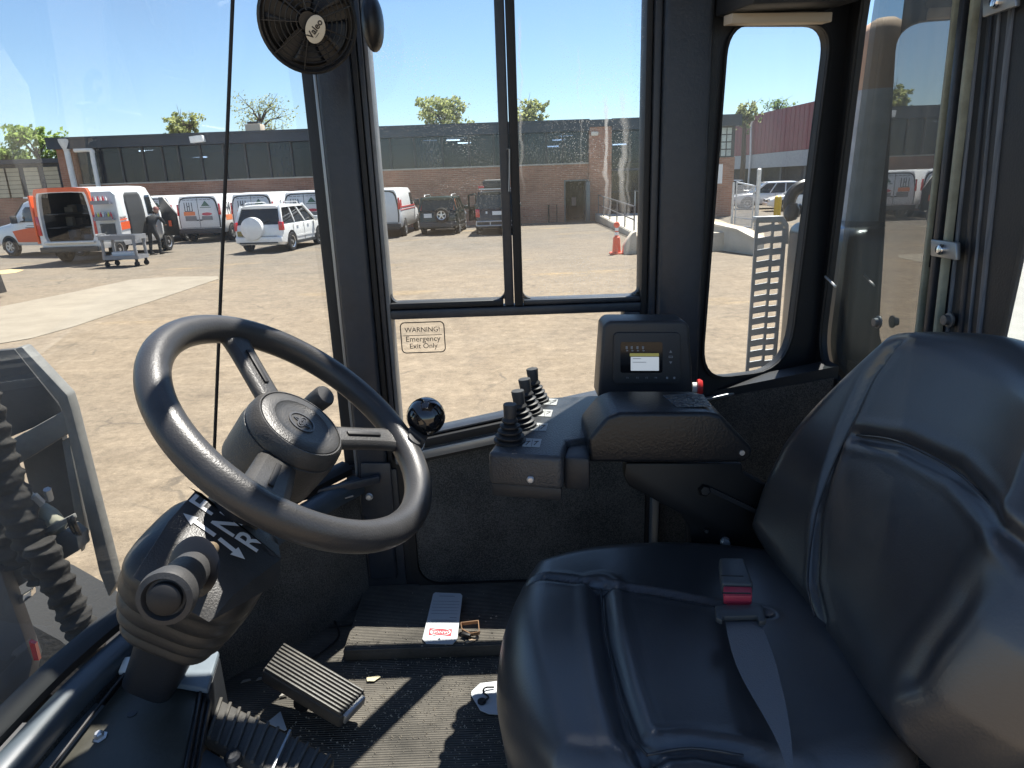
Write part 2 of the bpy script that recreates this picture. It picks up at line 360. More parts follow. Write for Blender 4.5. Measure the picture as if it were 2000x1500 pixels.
    ad = n.new('ShaderNodeMath'); ad.operation = 'ADD'; L(noise(38, 5, .8), ad.inputs[0]); L(noise(2.3, 6), ad.inputs[1]); L(ad.outputs[0], bp.inputs['Height']); L(bp.outputs[0], b.inputs['Normal'])
    return m
def gz(x, y): return 0.0
gm = MB()
gm.grid(lambda u, v: (-400+800*u, -60+560*v, 0), 8, 8)
struct(gm.build('ground', ground_mat(), smooth=0))
# concrete pad in the lot
CONC = M('pad_concrete', (.215, .180, .133), .9, bump=.35, bscale=30, col2=(.275, .235, .178), vscale=1.4)
pts = [PZ(*p, 0) for p in ((-330, 700), (0, 600), (140, 572), (255, 547), (330, 541), (425, 540), (428, 545), (300, 588), (225, 612), (140, 640), (60, 662), (0, 672), (-330, 790))]
for i, p in enumerate(pts): p.z = .004 if 0 else 0
pm = MB(); pm.prism([V((p.x, p.y, -.05)) for p in pts], (0, 0, .062)); struct(pm.build('concrete_pad', CONC, smooth=0))
YEL = M('traffic_yellow', (.62, .38, .02), .5, var=.15, vscale=9)
q = MB(); q.prism([PZ(*p, .004) for p in ((-40, 534), (20, 526), (48, 527), (30, 533), (0, 536))], (0, 0, .004))
struct(q.build('painted_marking', M('worn_yellow_paint', (.62, .42, .14), .8, col2=(.4, .34, .24), vscale=5), smooth=0))
ap = MB(); ap.prism([PZ(*p, 0)+V((0, 0, -.05)) for p in ((1985, 468), (2300, 430), (2300, 800), (1938, 712))], (0, 0, .06)); struct(ap.build('concrete_apron', M('apron_concrete', (.40, .36, .31), .9, bump=.3, bscale=25, col2=(.47, .43, .37), vscale=1.2), smooth=0))
g = PZ(2, 592, 0); _t = PY(12, 517, g.y).z; g.x -= .72
bn = thing('dump_bin', 'dark metal bin corner cropped by the left edge beside the concrete pad', 'bin', (g.x-.7, g.y, 0))
BNM = M('bin_paint', (.014, .014, .016), .55, var=.25, vscale=5)
q = MB(); q.prism([V((g.x+.12, g.y, .1)), V((g.x+.02, g.y, _t)), V((g.x-1.5, g.y, _t)), V((g.x-1.4, g.y, .1))], (0, 1.1, 0)); q.build('hopper', BNM, bn, bevel=.02)
q = MB(); q.box(g.x-1.55, g.x+.07, g.y-.05, g.y+1.15, _t, _t+.06); q.build('rim', BNM, bn, bevel=.01)
for xx in (g.x-1.2, g.x-.1): q = MB(); q.box(xx-.06, xx+.06, g.y+.1, g.y+1.0, 0, .1); q.build('skid', BNM, bn)
# ---- materials for the lot
def brick_mat(name, c1, c2, mortar):
    m = bpy.data.materials.new(name); m.use_nodes = True; t = m.node_tree; n = t.nodes; L = t.links.new; b = n['Principled BSDF']
    tc = n.new('ShaderNodeTexCoord'); sp = n.new('ShaderNodeSeparateXYZ'); cb = n.new('ShaderNodeCombineXYZ'); L(tc.outputs['Object'], sp.inputs[0])
    ax = n.new('ShaderNodeMath'); ax.operation = 'ADD'; L(sp.outputs['X'], ax.inputs[0]); L(sp.outputs['Y'], ax.inputs[1])
    L(ax.outputs[0], cb.inputs[0]); L(sp.outputs['Z'], cb.inputs[1])
    k = n.new('ShaderNodeTexBrick'); k.inputs['Color1'].default_value = (*c1, 1); k.inputs['Color2'].default_value = (*c2, 1); k.inputs['Mortar'].default_value = (*mortar, 1)
    k.inputs['Scale'].default_value = 1; k.inputs['Brick Width'].default_value = .40; k.inputs['Row Height'].default_value = .10; k.inputs['Mortar Size'].default_value = .011; k.inputs['Mortar Smooth'].default_value = .3; k.inputs['Bias'].default_value = -.1
    L(cb.outputs[0], k.inputs['Vector'])
    nz = n.new('ShaderNodeTexNoise'); nz.inputs['Scale'].default_value = .7; nz.inputs['Detail'].default_value = 8; L(tc.outputs['Object'], nz.inputs['Vector'])
    rp = n.new('ShaderNodeValToRGB'); rp.color_ramp.elements[0].position = .3; rp.color_ramp.elements[1].position = .7
    rp.color_ramp.elements[0].color = (.62, .62, .64, 1); rp.color_ramp.elements[1].color = (1.25, 1.2, 1.15, 1); L(nz.outputs['Fac'], rp.inputs[0])
    mx = n.new('ShaderNodeMix'); mx.data_type = 'RGBA'; mx.blend_type = 'MULTIPLY'; mx.inputs[0].default_value = .8; L(k.outputs['Color'], mx.inputs[6]); L(rp.outputs[0], mx.inputs[7])
    L(mx.outputs[2], b.inputs['Base Color']); b.inputs['Roughness'].default_value = .9
    bp = n.new('ShaderNodeBump'); bp.inputs['Strength'].default_value = .6; bp.inputs['Distance'].default_value = .02; bp.invert = True; L(k.outputs['Fac'], bp.inputs['Height']); L(bp.outputs[0], b.inputs['Normal'])
    return m
BRICK = brick_mat('red_brown_brick', (.36, .175, .115), (.45, .235, .16), (.41, .30, .22))
NAVY = M('dark_fascia', (.022, .030, .044), .45, var=.15, vscale=1.2)
DARKM = M('bronze_mullion', (.035, .036, .04), .4)
WINGL = glass_mat('office_glass', tint=(.24, .30, .40), dust_sheen=.22, ior=1.5, dust_sheen_col=(.10, .135, .20))  # bluish tint and coat colour carry the sky's reflection
ROOM = M('office_room', (.085, .095, .12), .9, var=.3, vscale=1.5)  # bluish, painted to match sky reflected in the panes
LIMES = M('limestone_sill', (.45, .42, .37), .85, var=.1)
WHITE = M('white_paint', (.80, .80, .78), .4, var=.03)
GALV = M('galvanised_steel', (.55, .56, .57), .42, .8, var=.12, vscale=12)
BLACK = M('black_paint', (.012, .012, .014), .4)
RUB = M('tyre_rubber', (.018, .018, .019), .85, bump=.2, bscale=90)
ALU = M('alloy_rim', (.62, .63, .65), .3, .85)
LAMP = M('fluorescent_tube', (.9, .9, .9), .5, emit=(1, .9, .75, 6.0))
# ================================================================== OFFICE BUILDING
Y0 = 38.7
def fx(px, y=330): return PY(px, y, Y0).x
ob = thing('office_building', 'long two storey brick building with dark window band behind the parking lot', 'building', (0, Y0, 0))
XL, XM, XP0, XP1, XR0, XR1 = fx(117), fx(735), fx(1150), fx(1193), fx(1385), fx(1433)
ZT = 5.22; ZF = 4.68
def part(mb, name, mat, par=ob, **k): return mb.build(name, mat, par, **k)
xd0, xd1 = fx(1102, 390), fx(1150, 390)
m = MB(); m.box(XL, XM, Y0, Y0+.35, 0, 2.80); part(m, 'brick_wall', BRICK, smooth=0)
m = MB(); m.box(XM, xd0, Y0, Y0+.35, 0, 3.02); m.box(xd0, xd1, Y0, Y0+.35, 2.22, 3.02); part(m, 'brick_wall', BRICK, smooth=0)
m = MB(); m.box(XL, fx(150), Y0-.002, Y0+.35, 2.80, ZF); part(m, 'brick_pier', BRICK, smooth=0)
m = MB(); m.box(xd1, XP1, Y0-.22, Y0+.4, 0, 4.86); part(m, 'brick_pier', BRICK, smooth=0)
m = MB(); m.box(XR0-2.2, XR1, Y0-.1, Y0+.35, 0, 3.1); part(m, 'brick_wall', BRICK, smooth=0)
m = MB(); m.box(XL-.25, XP0, Y0-.35, Y0+.2, ZF, ZT); m.box(XL-.25, XP0, Y0-.40, Y0-.35, ZT-.06, ZT+.04); m.box(XP1, XR1+.2, Y0-.35, Y0+.2, ZF, ZT+.03)
m.box(XP0, XP1, Y0-.35, Y0+.2, 4.865, ZT+.002); part(m, 'fascia', NAVY, smooth=0)
m = MB(); m.box(XL, XR1, Y0+.2, Y0+14, ZT-.25, ZT-.1); part(m, 'roof', M('roof_membrane', (.09, .09, .09), .9), smooth=0)
m = MB(); m.box(XL, XL+.3, Y0+.35, Y0+14, 0, ZT-.26); m.box(XR1-.3, XR1, Y0+.35, Y0+14, 0, ZT-.26); m.box(XL+.3, XR1-.3, Y0+13.7, Y0+14, 0, ZT-.26); part(m, 'end_wall', BRICK, smooth=0)
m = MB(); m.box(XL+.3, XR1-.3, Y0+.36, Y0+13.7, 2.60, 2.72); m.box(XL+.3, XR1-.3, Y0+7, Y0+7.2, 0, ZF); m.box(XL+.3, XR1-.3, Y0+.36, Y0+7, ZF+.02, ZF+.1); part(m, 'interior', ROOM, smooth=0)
m = MB(); m.box(fx(150), XM-.005, Y0-.06, Y0+.3, 2.803, 2.87); m.box(XM, XP0, Y0-.06, Y0+.3, 3.023, 3.09); part(m, 'window_sill', LIMES, smooth=0)
PR_ = random.Random(5); BLIND = M('window_blind', (.30, .31, .33), .7)
WINS = [WINGL, glass_mat('office_glass_b', tint=(.18, .23, .32), dust_sheen=.28, ior=1.55, dust_sheen_col=(.085, .12, .19), blotch=.1), glass_mat('office_glass_c', tint=(.30, .36, .44), dust_sheen=.18, ior=1.45, dust_sheen_col=(.13, .16, .22), blotch=.08)]  # blotches and blue coat paint reflections into the panes
def panes(edges, z0, z1, y=Y0+.14):
    for a, b in zip(edges[:-1], edges[1:]):
        q = MB(); q.box(a+.045, b-.045, y, y+.03, z0, z1); part(q, 'window_pane', WINS[PR_.randrange(3)], smooth=0)
        if PR_.random() < .35:
            hb = PR_.choice((.25, .45, .7)); q = MB()
            for k in range(int(hb*(z1-z0)/.09)): q.box(a+.08, b-.08, y+.10, y+.115, z1-.09*(k+1)+.012, z1-.09*k)
            part(q, 'window_blind', BLIND, smooth=0, kind='stuff')
        q = MB(); q.box(b-.045, b+.045, y-.10, y+.09, z0, z1); part(q, 'mullion', DARKM, smooth=0)
panes([fx(p) for p in (152, 195, 238, 282, 320, 352, 395, 440, 482, 528, 572, 612, 655, 735)], 2.873, ZF-.002)
panes([fx(p) for p in (737, 765, 812, 866, 918, 966, 1024, 1068, 1100, 1149)], 3.093, ZF-.002)
# recessed glazed entrance beside the pier
eds = [XP1+.03, XP1+1.0, XP1+2.0, XP1+3.0, XP1+4.0, XR0-2.2]
for a, b in zip(eds[:-1], eds[1:]):
    for z0, z1 in ((.1, 1.45), (1.53, 3.0), (3.08, ZF-.002)):
        q = MB(); q.box(a+.03, b-.03, Y0+.5, Y0+.53, z0, z1); part(q, 'window_pane', WINGL, smooth=0)
    q = MB(); q.box(b-.03, b+.03, Y0+.44, Y0+.6, .1, ZF-.002); part(q, 'mullion', DARKM, smooth=0)
q = MB(); q.box(XP1+.02, XR0-2.2, Y0+.45, Y0+.6, 1.453, 1.527); q.box(XP1+.02, XR0-2.2, Y0+.45, Y0+.6, 3.003, 3.077); part(q, 'transom', DARKM, smooth=0)
# gridded window right of the entrance
GW = M('wired_window', (.42, .47, .44), .25, var=.2, vscale=3)
gx0, gx1 = fx(1388, 270), fx(1430, 270)
for i in range(4):
    for j in range(4):
        a = gx0 + (gx1-gx0)*i/4; c = 3.14 + 1.5*j/4
        q = MB(); q.box(a+.03, a+(gx1-gx0)/4-.03, Y0+.02, Y0+.05, c+.03, c+.345); part(q, 'window_pane', GW, smooth=0)
q = MB(); q.box(XR0-2.2, XR1, Y0+.055, Y0+.3, 3.103, ZF-.002); part(q, 'window_surround', DARKM, smooth=0)
q = MB(); q.box(fx(1392, 350), fx(1409, 350), Y0-.14, Y0-.103, 1.75, 2.75); part(q, 'notice_board', WHITE, smooth=0)
# door
dr = MB(); dr.box(xd0, xd0+.07, Y0-.03, Y0+.3, 0, 2.217); dr.box(xd1-.07, xd1-.003, Y0-.03, Y0+.3, 0, 2.217); dr.box(xd0+.07, xd1-.07, Y0-.03, Y0+.3, 2.14, 2.217)
dfr = part(dr, 'door_frame', M('grey_green_frame', (.12, .14, .14), .5), smooth=0)
lf = MB(); lf.obox((xd1-.14, Y0-.45, 1.06), (.10, 0, 0), (0, .45, 0), (0, 0, 1.05)); part(lf, 'door_leaf', M('open_door_leaf', (.10, .13, .14), .35), bevel=.01)
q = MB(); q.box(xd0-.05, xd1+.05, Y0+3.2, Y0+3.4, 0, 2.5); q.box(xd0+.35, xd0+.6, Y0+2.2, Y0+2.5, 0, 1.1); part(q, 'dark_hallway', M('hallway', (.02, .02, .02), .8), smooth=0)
q = MB(); q.box(xd0+.55, xd0+.8, Y0+1.5, Y0+1.7, .8, 1.25); part(q, 'hallway_notice', M('hall_pink', (.5, .35, .36), .7), smooth=0)
q = MB(); q.box(fx(1153, 258), fx(1167, 258), Y0-.38, Y0-.223, 4.42, 4.62); part(q, 'wall_lamp', M('lamp_housing', (.62, .58, .5), .5), bevel=.02)
q = MB(); q.tube([(fx(1071, 400), Y0-.25, 0), (fx(1071, 400), Y0-.25, .95)], .05, 8); part(q, 'pipe_post', BLACK)
q = MB(); q.tube([(fx(1087, 400), Y0-.2, 0), (fx(1087, 400), Y0-.2, .95)], .03, 8); part(q, 'pipe_post', BLACK)
for (px, py) in ((885, 266), (907, 279), (1105, 260), (1092, 273), (1078, 286), (1210, 282), (285, 291), (390, 307), (840, 272)):
    c = PY(px, py, Y0+2.3); q = MB(); q.box(c.x-.38, c.x+.38, c.y-.1, c.y+.1, min(c.z, 4.6)-.03, min(c.z, 4.6)+.03); part(q, 'ceiling_light', LAMP, smooth=0)
for (px, wd, h, col) in ((334, .9, .8, (.42, .27, .16)), (362, .6, .7, (.35, .3, .24)), (802, 1.0, .75, (.3, .2, .13)), (1290, .5, .6, (.3, .3, .3)), (300, .8, .9, (.2, .2, .22)), (1115, 1.4, .9, (.14, .17, .15))):
    c = fx(px); q = MB(); q.box(c-wd/2, c+wd/2, Y0+1.2, Y0+1.8, 2.72, 2.72+h+.3); part(q, 'stored_carton', M('carton%d' % px, col, .8, var=.2), bevel=.01)
# drain pipes on the left corner
PIPE = M('white_drain_pipe', (.72, .72, .70), .45, var=.08)
q = MB(); q.tube(smooth_path([(fx(150, 290), Y0-.25, 4.6), (fx(180, 290), Y0-.25, 4.6), (fx(187, 300), Y0-.25, 4.45), (fx(189, 320), Y0-.25, 4.1), (fx(189, 320), Y0-.25, 0.2)], 5), .12, 10); part(q, 'drain_pipe', PIPE)
q = MB(); q.tube([(fx(136, 300), Y0-.2, ZF+.3), (fx(138, 300), Y0-.2, 0)], .15, 10); q.lathe([(.15, 0), (.32, .45), (.32, .6)], (fx(136, 300), Y0-.2, ZF-.1), (0, 0, 1), 10); part(q, 'drain_pipe', PIPE)
q = MB(); c = PY(386, 272, Y0-.5); q.obox(c, (.35, 0, .03), (0, .2, 0), (-.02, 0, .16)); q.tube([c, c+V((.3, .35, -.1))], .05, 6); part(q, 'flood_light', WHITE, bevel=.02)
c = PY(499, 257, Y0+2); vb = MB(); vb.box(c.x-.42, c.x+.42, c.y-.4, c.y+.4, ZT-.1, ZT+.55); rv = part(vb, 'roof_vent', M('vent_cream', (.6, .5, .38), .6), bevel=.02)
vb = MB(); vb.box(c.x-.3, c.x+.3, c.y-.3, c.y+.3, ZT+.55, ZT+.68); vb.build('vent_cap', DARKM, rv, smooth=0)
# ---- low building at the left edge with shutters
lb = thing('storage_building', 'low dark flat roofed shed with beige roller shutters at the far left', 'building', (-30, 46, 0))
yl = 46.0
a = PY(-160, 360, yl).x; b = PY(122, 350, yl).x
m = MB(); m.box(a, b, yl, yl+10, 0, 4.35); m.build('wall', M('shed_wall', (.06, .065, .075), .7, var=.2), lb, smooth=0)
m = MB(); m.box(a-.3, b+.3, yl-.5, yl+10.3, 4.353, 4.62); m.build('roof', M('shed_roof', (.05, .055, .065), .6), lb, smooth=0)
m = MB(); m.box(a, b, yl-.04, yl-.003, 0, 2.3); m.build('brick_base', BRICK, lb, smooth=0)
SH = M('beige_shutter', (.52, .46, .33), .6, var=.1, vscale=2)
for px in (-40, 5, 29, 67, 106):
    c = PY(px, 350, yl).x; q = MB()
    for k in range(7): q.box(c-.5, c+.4, yl-.10, yl-.045, 2.33+k*.26, 2.33+k*.26+.235)
    q.build('shutter', SH, lb, smooth=0)
# ================================================================== RED BUILDING at the right
zr = 8.2
A = PZ(1436, 233, zr); B = PZ(1601, 196, zr)
rb = thing('warehouse', 'maroon and grey metal clad warehouse with dark open bay at the right', 'building', (A.x, A.y, 0))
dirv = (B-A); dirv.z = 0; ln = dirv.length; dirv.normalize(); nrm = V((-dirv.y, dirv.x, 0))
if nrm.dot(V((-1, 0, 0))) < 0: nrm = -nrm
End = A + dirv*(ln+16); St = A - dirv*4
def rbp(mb_name, z0, z1, off, mat, s=St, e=End, th=.15, **k):
    q = MB(); mid = (s+e)/2 + nrm*off; q.obox((mid.x, mid.y, (z0+z1)/2), (e-s)/2, nrm*th, (0, 0, (z1-z0)/2)); return q.build(mb_name, mat, rb, smooth=0, **k)
def zat(px, py): return PN(px, py, A, nrm).z
zred = (zat(1436, 308)+zat(1596, 286))/2; zgr = (zat(1436, 331)+zat(1590, 322))/2
MAR = M('maroon_cladding', (.21, .050, .062), .55, bump=.0, var=.12, vscale=1.2)
n_pan = 44; seg = (End-St)/n_pan
for i in range(n_pan):
    s = St + seg*i; e = St + seg*(i+.93)
    rbp('cladding_panel', zred, zr, 0, MAR, s, e, .12)
rbp('grey_band', zgr, zred-.02, .03, M('grey_block_band', (.36, .38, .40), .7, var=.1), th=.14)
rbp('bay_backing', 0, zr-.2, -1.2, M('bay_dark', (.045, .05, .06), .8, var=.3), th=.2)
for k in range(8):
    s = St + (End-St)*(k/8+.02); rbp('bay_column', 0, zgr-.01, -.5, M('bay_column_grey', (.10, .11, .12), .7), s, s+dirv*.4, .2)
m = MB(); mid = (St+End)/2 - nrm*8; m.obox((mid.x, mid.y, zr-.35), (End-St)/2, nrm*6.7, (0, 0, .1)); m.build('roof', NAVY, rb, smooth=0)
c = PN(1467, 245, A+nrm*.35, nrm); d = PN(1466, 300, A+nrm*.35, nrm); e = PN(1461, 365, A+nrm*.35, nrm)
q = MB(); q.tube(smooth_path([c, PN(1471, 232, A+nrm*.35, nrm)], 2)+[], .11, 8); q.tube([c, d, V((e.x, e.y, .0))], .11, 8); q.build('downspout', PIPE, rb)
# ================================================================== TREES
BARK = M('bark', (.09, .07, .055), .95, bump=.5, bscale=20)
def leaf_mat(name, c1, c2):
    m = bpy.data.materials.new(name); m.use_nodes = True; t = m.node_tree; n = t.nodes; L = t.links.new; b = n['Principled BSDF']
    gi = n.new('ShaderNodeNewGeometry'); rp = n.new('ShaderNodeValToRGB'); rp.color_ramp.elements[0].color = (*c1, 1); rp.color_ramp.elements[1].color = (*c2, 1)
    L(gi.outputs['Random Per Island'], rp.inputs[0]); L(rp.outputs[0], b.inputs['Base Color']); b.inputs['Roughness'].default_value = .6
    tl = n.new('ShaderNodeBsdfTranslucent'); L(rp.outputs[0], tl.inputs[0]); mx = n.new('ShaderNodeMixShader'); mx.inputs[0].default_value = .6
    L(b.outputs[0], mx.inputs[1]); L(tl.outputs[0], mx.inputs[2]); L(mx.outputs[0], n['Material Output'].inputs[0]); return m
LEAF = [leaf_mat('leaf_fresh', (.20, .29, .07), (.36, .45, .14)), leaf_mat('leaf_olive', (.26, .29, .10), (.44, .47, .20)), leaf_mat('leaf_pale', (.24, .27, .13), (.38, .41, .22)), leaf_mat('leaf_mid', (.12, .19, .05), (.24, .31, .10))]
def tree(label, px, ytop, ybase, wpx, Y, leaf, n=2600, sparse=1.0, size=.16, seed=1):
    rnd = random.Random(seed); top = PY(px, ytop, Y); sc1 = Y/F; rx = wpx*.84*sc1/2; n = int(n*.8)
    cx = top.x; zt = top.z; ch = max(rx*1.7, (ybase-ytop)*sc1*1.3)
    t = thing('tree', label, 'tree', (cx, Y, 0), 'trees rising behind the roofs')
    br = MB(); tz = zt-ch*.75
    br.tube([(cx, Y, 0), (cx+.1, Y, tz*.5), (cx, Y, tz), (cx+.05, Y, zt-ch*.3)], [.28, .22, .16, .05], 8)
    tips = []
    for k in range(16):
        a = rnd.uniform(0, 6.28); h = rnd.uniform(.15, .95); rr = rx*math.sqrt(max(.05, 1-(2*h-1.0)**2))*rnd.uniform(.6, 1)
        e = V((cx+math.cos(a)*rr, Y+math.sin(a)*rr*.8, zt-ch*(1-h)))
        s = V((cx, Y, tz-.2+(zt-tz)*h*.5)); mid = s.lerp(e, .5)+V((0, 0, .25))
        br.tube([s, mid, e], [.09, .05, .015], 5); tips.append(e)
        for g in range(4):
            e2 = e + V((rnd.gauss(0, .5), rnd.gauss(0, .5), rnd.gauss(.2, .45))); br.tube([mid.lerp(e, .6), e2], [.03, .008], 4); tips.append(e2)
    br.build('trunk', BARK, t, smooth=60)
    lv = MB(); cl = [(p, rnd.uniform(.35, .75)*(rx/2.2)) for p in tips]
    for i in range(n):
        p, rr = cl[rnd.randrange(len(cl))]
        d = V((rnd.gauss(0, 1), rnd.gauss(0, 1), rnd.gauss(0, 1))).normalized()*rr*rnd.random()**.5
        c = p+d*sparse
        if c.z > zt+.25: continue
        nrm_ = V((rnd.gauss(0, 1), rnd.gauss(0, 1), rnd.gauss(.4, 1))).normalized(); a = nrm_.orthogonal().normalized()*size*rnd.uniform(.6, 1.2); b_ = nrm_.cross(a)*.6
        lv.add([c-a, c+b_, c+a, c-b_], [(0, 1, 2, 3)])
    lv.build('crown', leaf, t, smooth=0, recalc=False)
tree('bright green leafy tree above the low shed at the far left', 62, 252, 330, 116, 58, LEAF[0], 4200, 1.1, .2, 1)
tree('low green tree cropped by the left edge, beyond the shed', -5, 300, 330, 90, 56, LEAF[0], 3000, 1.1, .2, 2)
tree('small round tree between drain pipes and windscreen joint, above left roof', 358, 226, 262, 66, 60, LEAF[1], 2200, .9, .15, 3)
tree('big thin half bare tree behind the cream roof vent', 502, 192, 260, 118, 56, LEAF[2], 2100, 1.3, .09, 4)
tree('round green tree above the roof over the dark green car', 862, 198, 246, 92, 58, LEAF[1], 3600, 1., .16, 5)
tree('small tree just right of the sliding window bar', 1040, 202, 240, 52, 58, LEAF[1], 1900, 1., .15, 6)
tree('pale leafy tree at the corner of brick building and warehouse', 1456, 206, 236, 40, 62, LEAF[2], 1600, 1., .15, 7)
tree('thin sparse tree peeking over the maroon warehouse roof', 1521, 197, 222, 42, 84, LEAF[3], 900, 1.2, .14, 8)
# ================================================================== VEHICLES (built with the rear bumper at y = 0, nose towards +y)
CARW = M('car_white', (.80, .80, .78), .25, coat=.6, var=.02)
VANW = M('van_white', (.76, .77, .77), .3, coat=.4, var=.03)
ORNG = M('van_orange', (.80, .12, .03), .35, coat=.3)
CARG = M('car_dark_green', (.006, .022, .019), .3, coat=.3)
CARB = M('car_black_blue', (.006, .008, .014), .3, coat=.3)
SILV = M('car_silver', (.60, .61, .63), .28, .3, coat=.5)
AUTOGL = M('car_window', (.015, .018, .02), .04, spec=.8)
AUTOGL2 = glass_mat('car_clear_window', tint=(.22, .25, .26), dust_sheen=.04, ior=1.6)
REDL = M('tail_lamp_red', (.55, .012, .018), .15, coat=1)
AMBL = M('tail_lamp_orange', (.85, .20, .03), .15, coat=1)
CHARC = M('bumper_plastic', (.035, .037, .04), .6)
CHROME = M('chrome', (.8, .8, .82), .12, 1)
PLATE = M('plate_white', (.7, .72, .72), .5)
DKGREY = M('dark_grey', (.06, .065, .07), .6)
def put(root, x, y, deg, z=0):
    root.location = (x, y, z); root.rotation_euler = (0, 0, R(-deg)); return root
def wheel(par, x, y, r, wd, side, rim=ALU, spokes=5):
    q = MB(); q.lathe([(r*.62, -wd/2), (r*.9, -wd/2), (r, -wd*.36), (r, wd*.36), (r*.9, wd/2), (r*.62, wd/2), (r*.60, wd*.2), (r*.60, -wd*.2), (r*.62, -wd/2)], (x, y, r), (1, 0, 0), 24, cap=False)
    w_ = q.build('wheel', RUB, par, smooth=40)
    q = MB(); xo = x+side*wd*.36
    q.lathe([(r*.62, -.02), (r*.62, .03), (r*.52, .01), (r*.52, -.03), (r*.62, -.02)], (xo, y, r), (side, 0, 0), 20, cap=False)
    for k in range(spokes):
        a = 2*math.pi*k/spokes+.3; d = V((0, math.cos(a), math.sin(a))); q.bar(V((xo, y, r))+d*r*.08, V((xo, y, r))+d*r*.57, r*.17, .03, (1, 0, 0))
    q.lathe([(r*.16, -.03), (r*.16, .03), (0, .035)], (xo, y, r), (side, 0, 0), 12)
    q.build('rim', rim, w_, smooth=40)
    q = MB(); q.lathe([(r*.6, -.01), (0, -.01)], (x+side*wd*.1, y, r), (side, 0, 0), 16); q.build('brake_disc', DKGREY, w_)
def arch(par, x, y, r, side):
    q = MB(); pts = [V((x, y+math.cos(R(a))*r*1.2, max(.24, r+math.sin(R(a))*r*1.2))) for a in range(-20, 201, 10)]
    q.prism(pts, (side*.012, 0, 0)); q.build('wheel_arch', BLACK, par, smooth=0)
def vsec(y, zb, zt, hw, tum, hwb=None):
    """one cross section of a vehicle shell: bottom, rocker, belt, shoulder, roof; mirrored"""
    hwb = hwb or hw*.93; h = zt-zb
    half = [(hwb, zb), (hw*.99, zb+h*.08), (hw, zb+h*.30), (hw*.995, zb+h*.50), (hw-(tum*.35), zb+h*.74), (hw-tum*.75, zb+h*.92), (hw-tum*1.2, zb+h*.985), (hw*.4, zt)]
    return [V((x, y, z)) for x, z in half] + [V((-x, y, z)) for x, z in half[::-1]]
def side_x(S, y, z):
    for a, b in zip(S[:-1], S[1:]):
        if a[0] <= y <= b[0]: break
    f = max(0, min(1, (y-a[0])/max(1e-6, b[0]-a[0])))
    def xa(st):
        P = vsec(*st)[:8]
        for p, q_ in zip(P[:-1], P[1:]):
            if p.z <= z <= q_.z: return p.x+(q_.x-p.x)*(z-p.z)/max(1e-6, q_.z-p.z)
        return P[0].x if z < P[0].z else P[-1].x
    return xa(a)*(1-f)+xa(b)*f
def side_patch(S, name, mat, par, rows, off=.008, side=1, ny=8):
    zs = []
    for (z0, a0_, b0_), (z1, a1_, b1_) in zip(rows[:-1], rows[1:]):
        k_ = max(1, int((z1-z0)/.06)); zs += [(z0+(z1-z0)*i/k_, a0_+(a1_-a0_)*i/k_, b0_+(b1_-b0_)*i/k_) for i in range(k_)]
    zs.append(rows[-1]); q = MB(); secs = []
    for z, ya_, yb_ in zs: secs.append([V((side*(side_x(S, ya_+(yb_-ya_)*i/ny, z)+off), ya_+(yb_-ya_)*i/ny, z)) for i in range(ny+1)])
    q.loft(secs, closed=False); o = q.build(name, mat, par, smooth=30); md = o.modifiers.new('thick', 'SOLIDIFY'); md.thickness = .012; md.offset = 0; return o
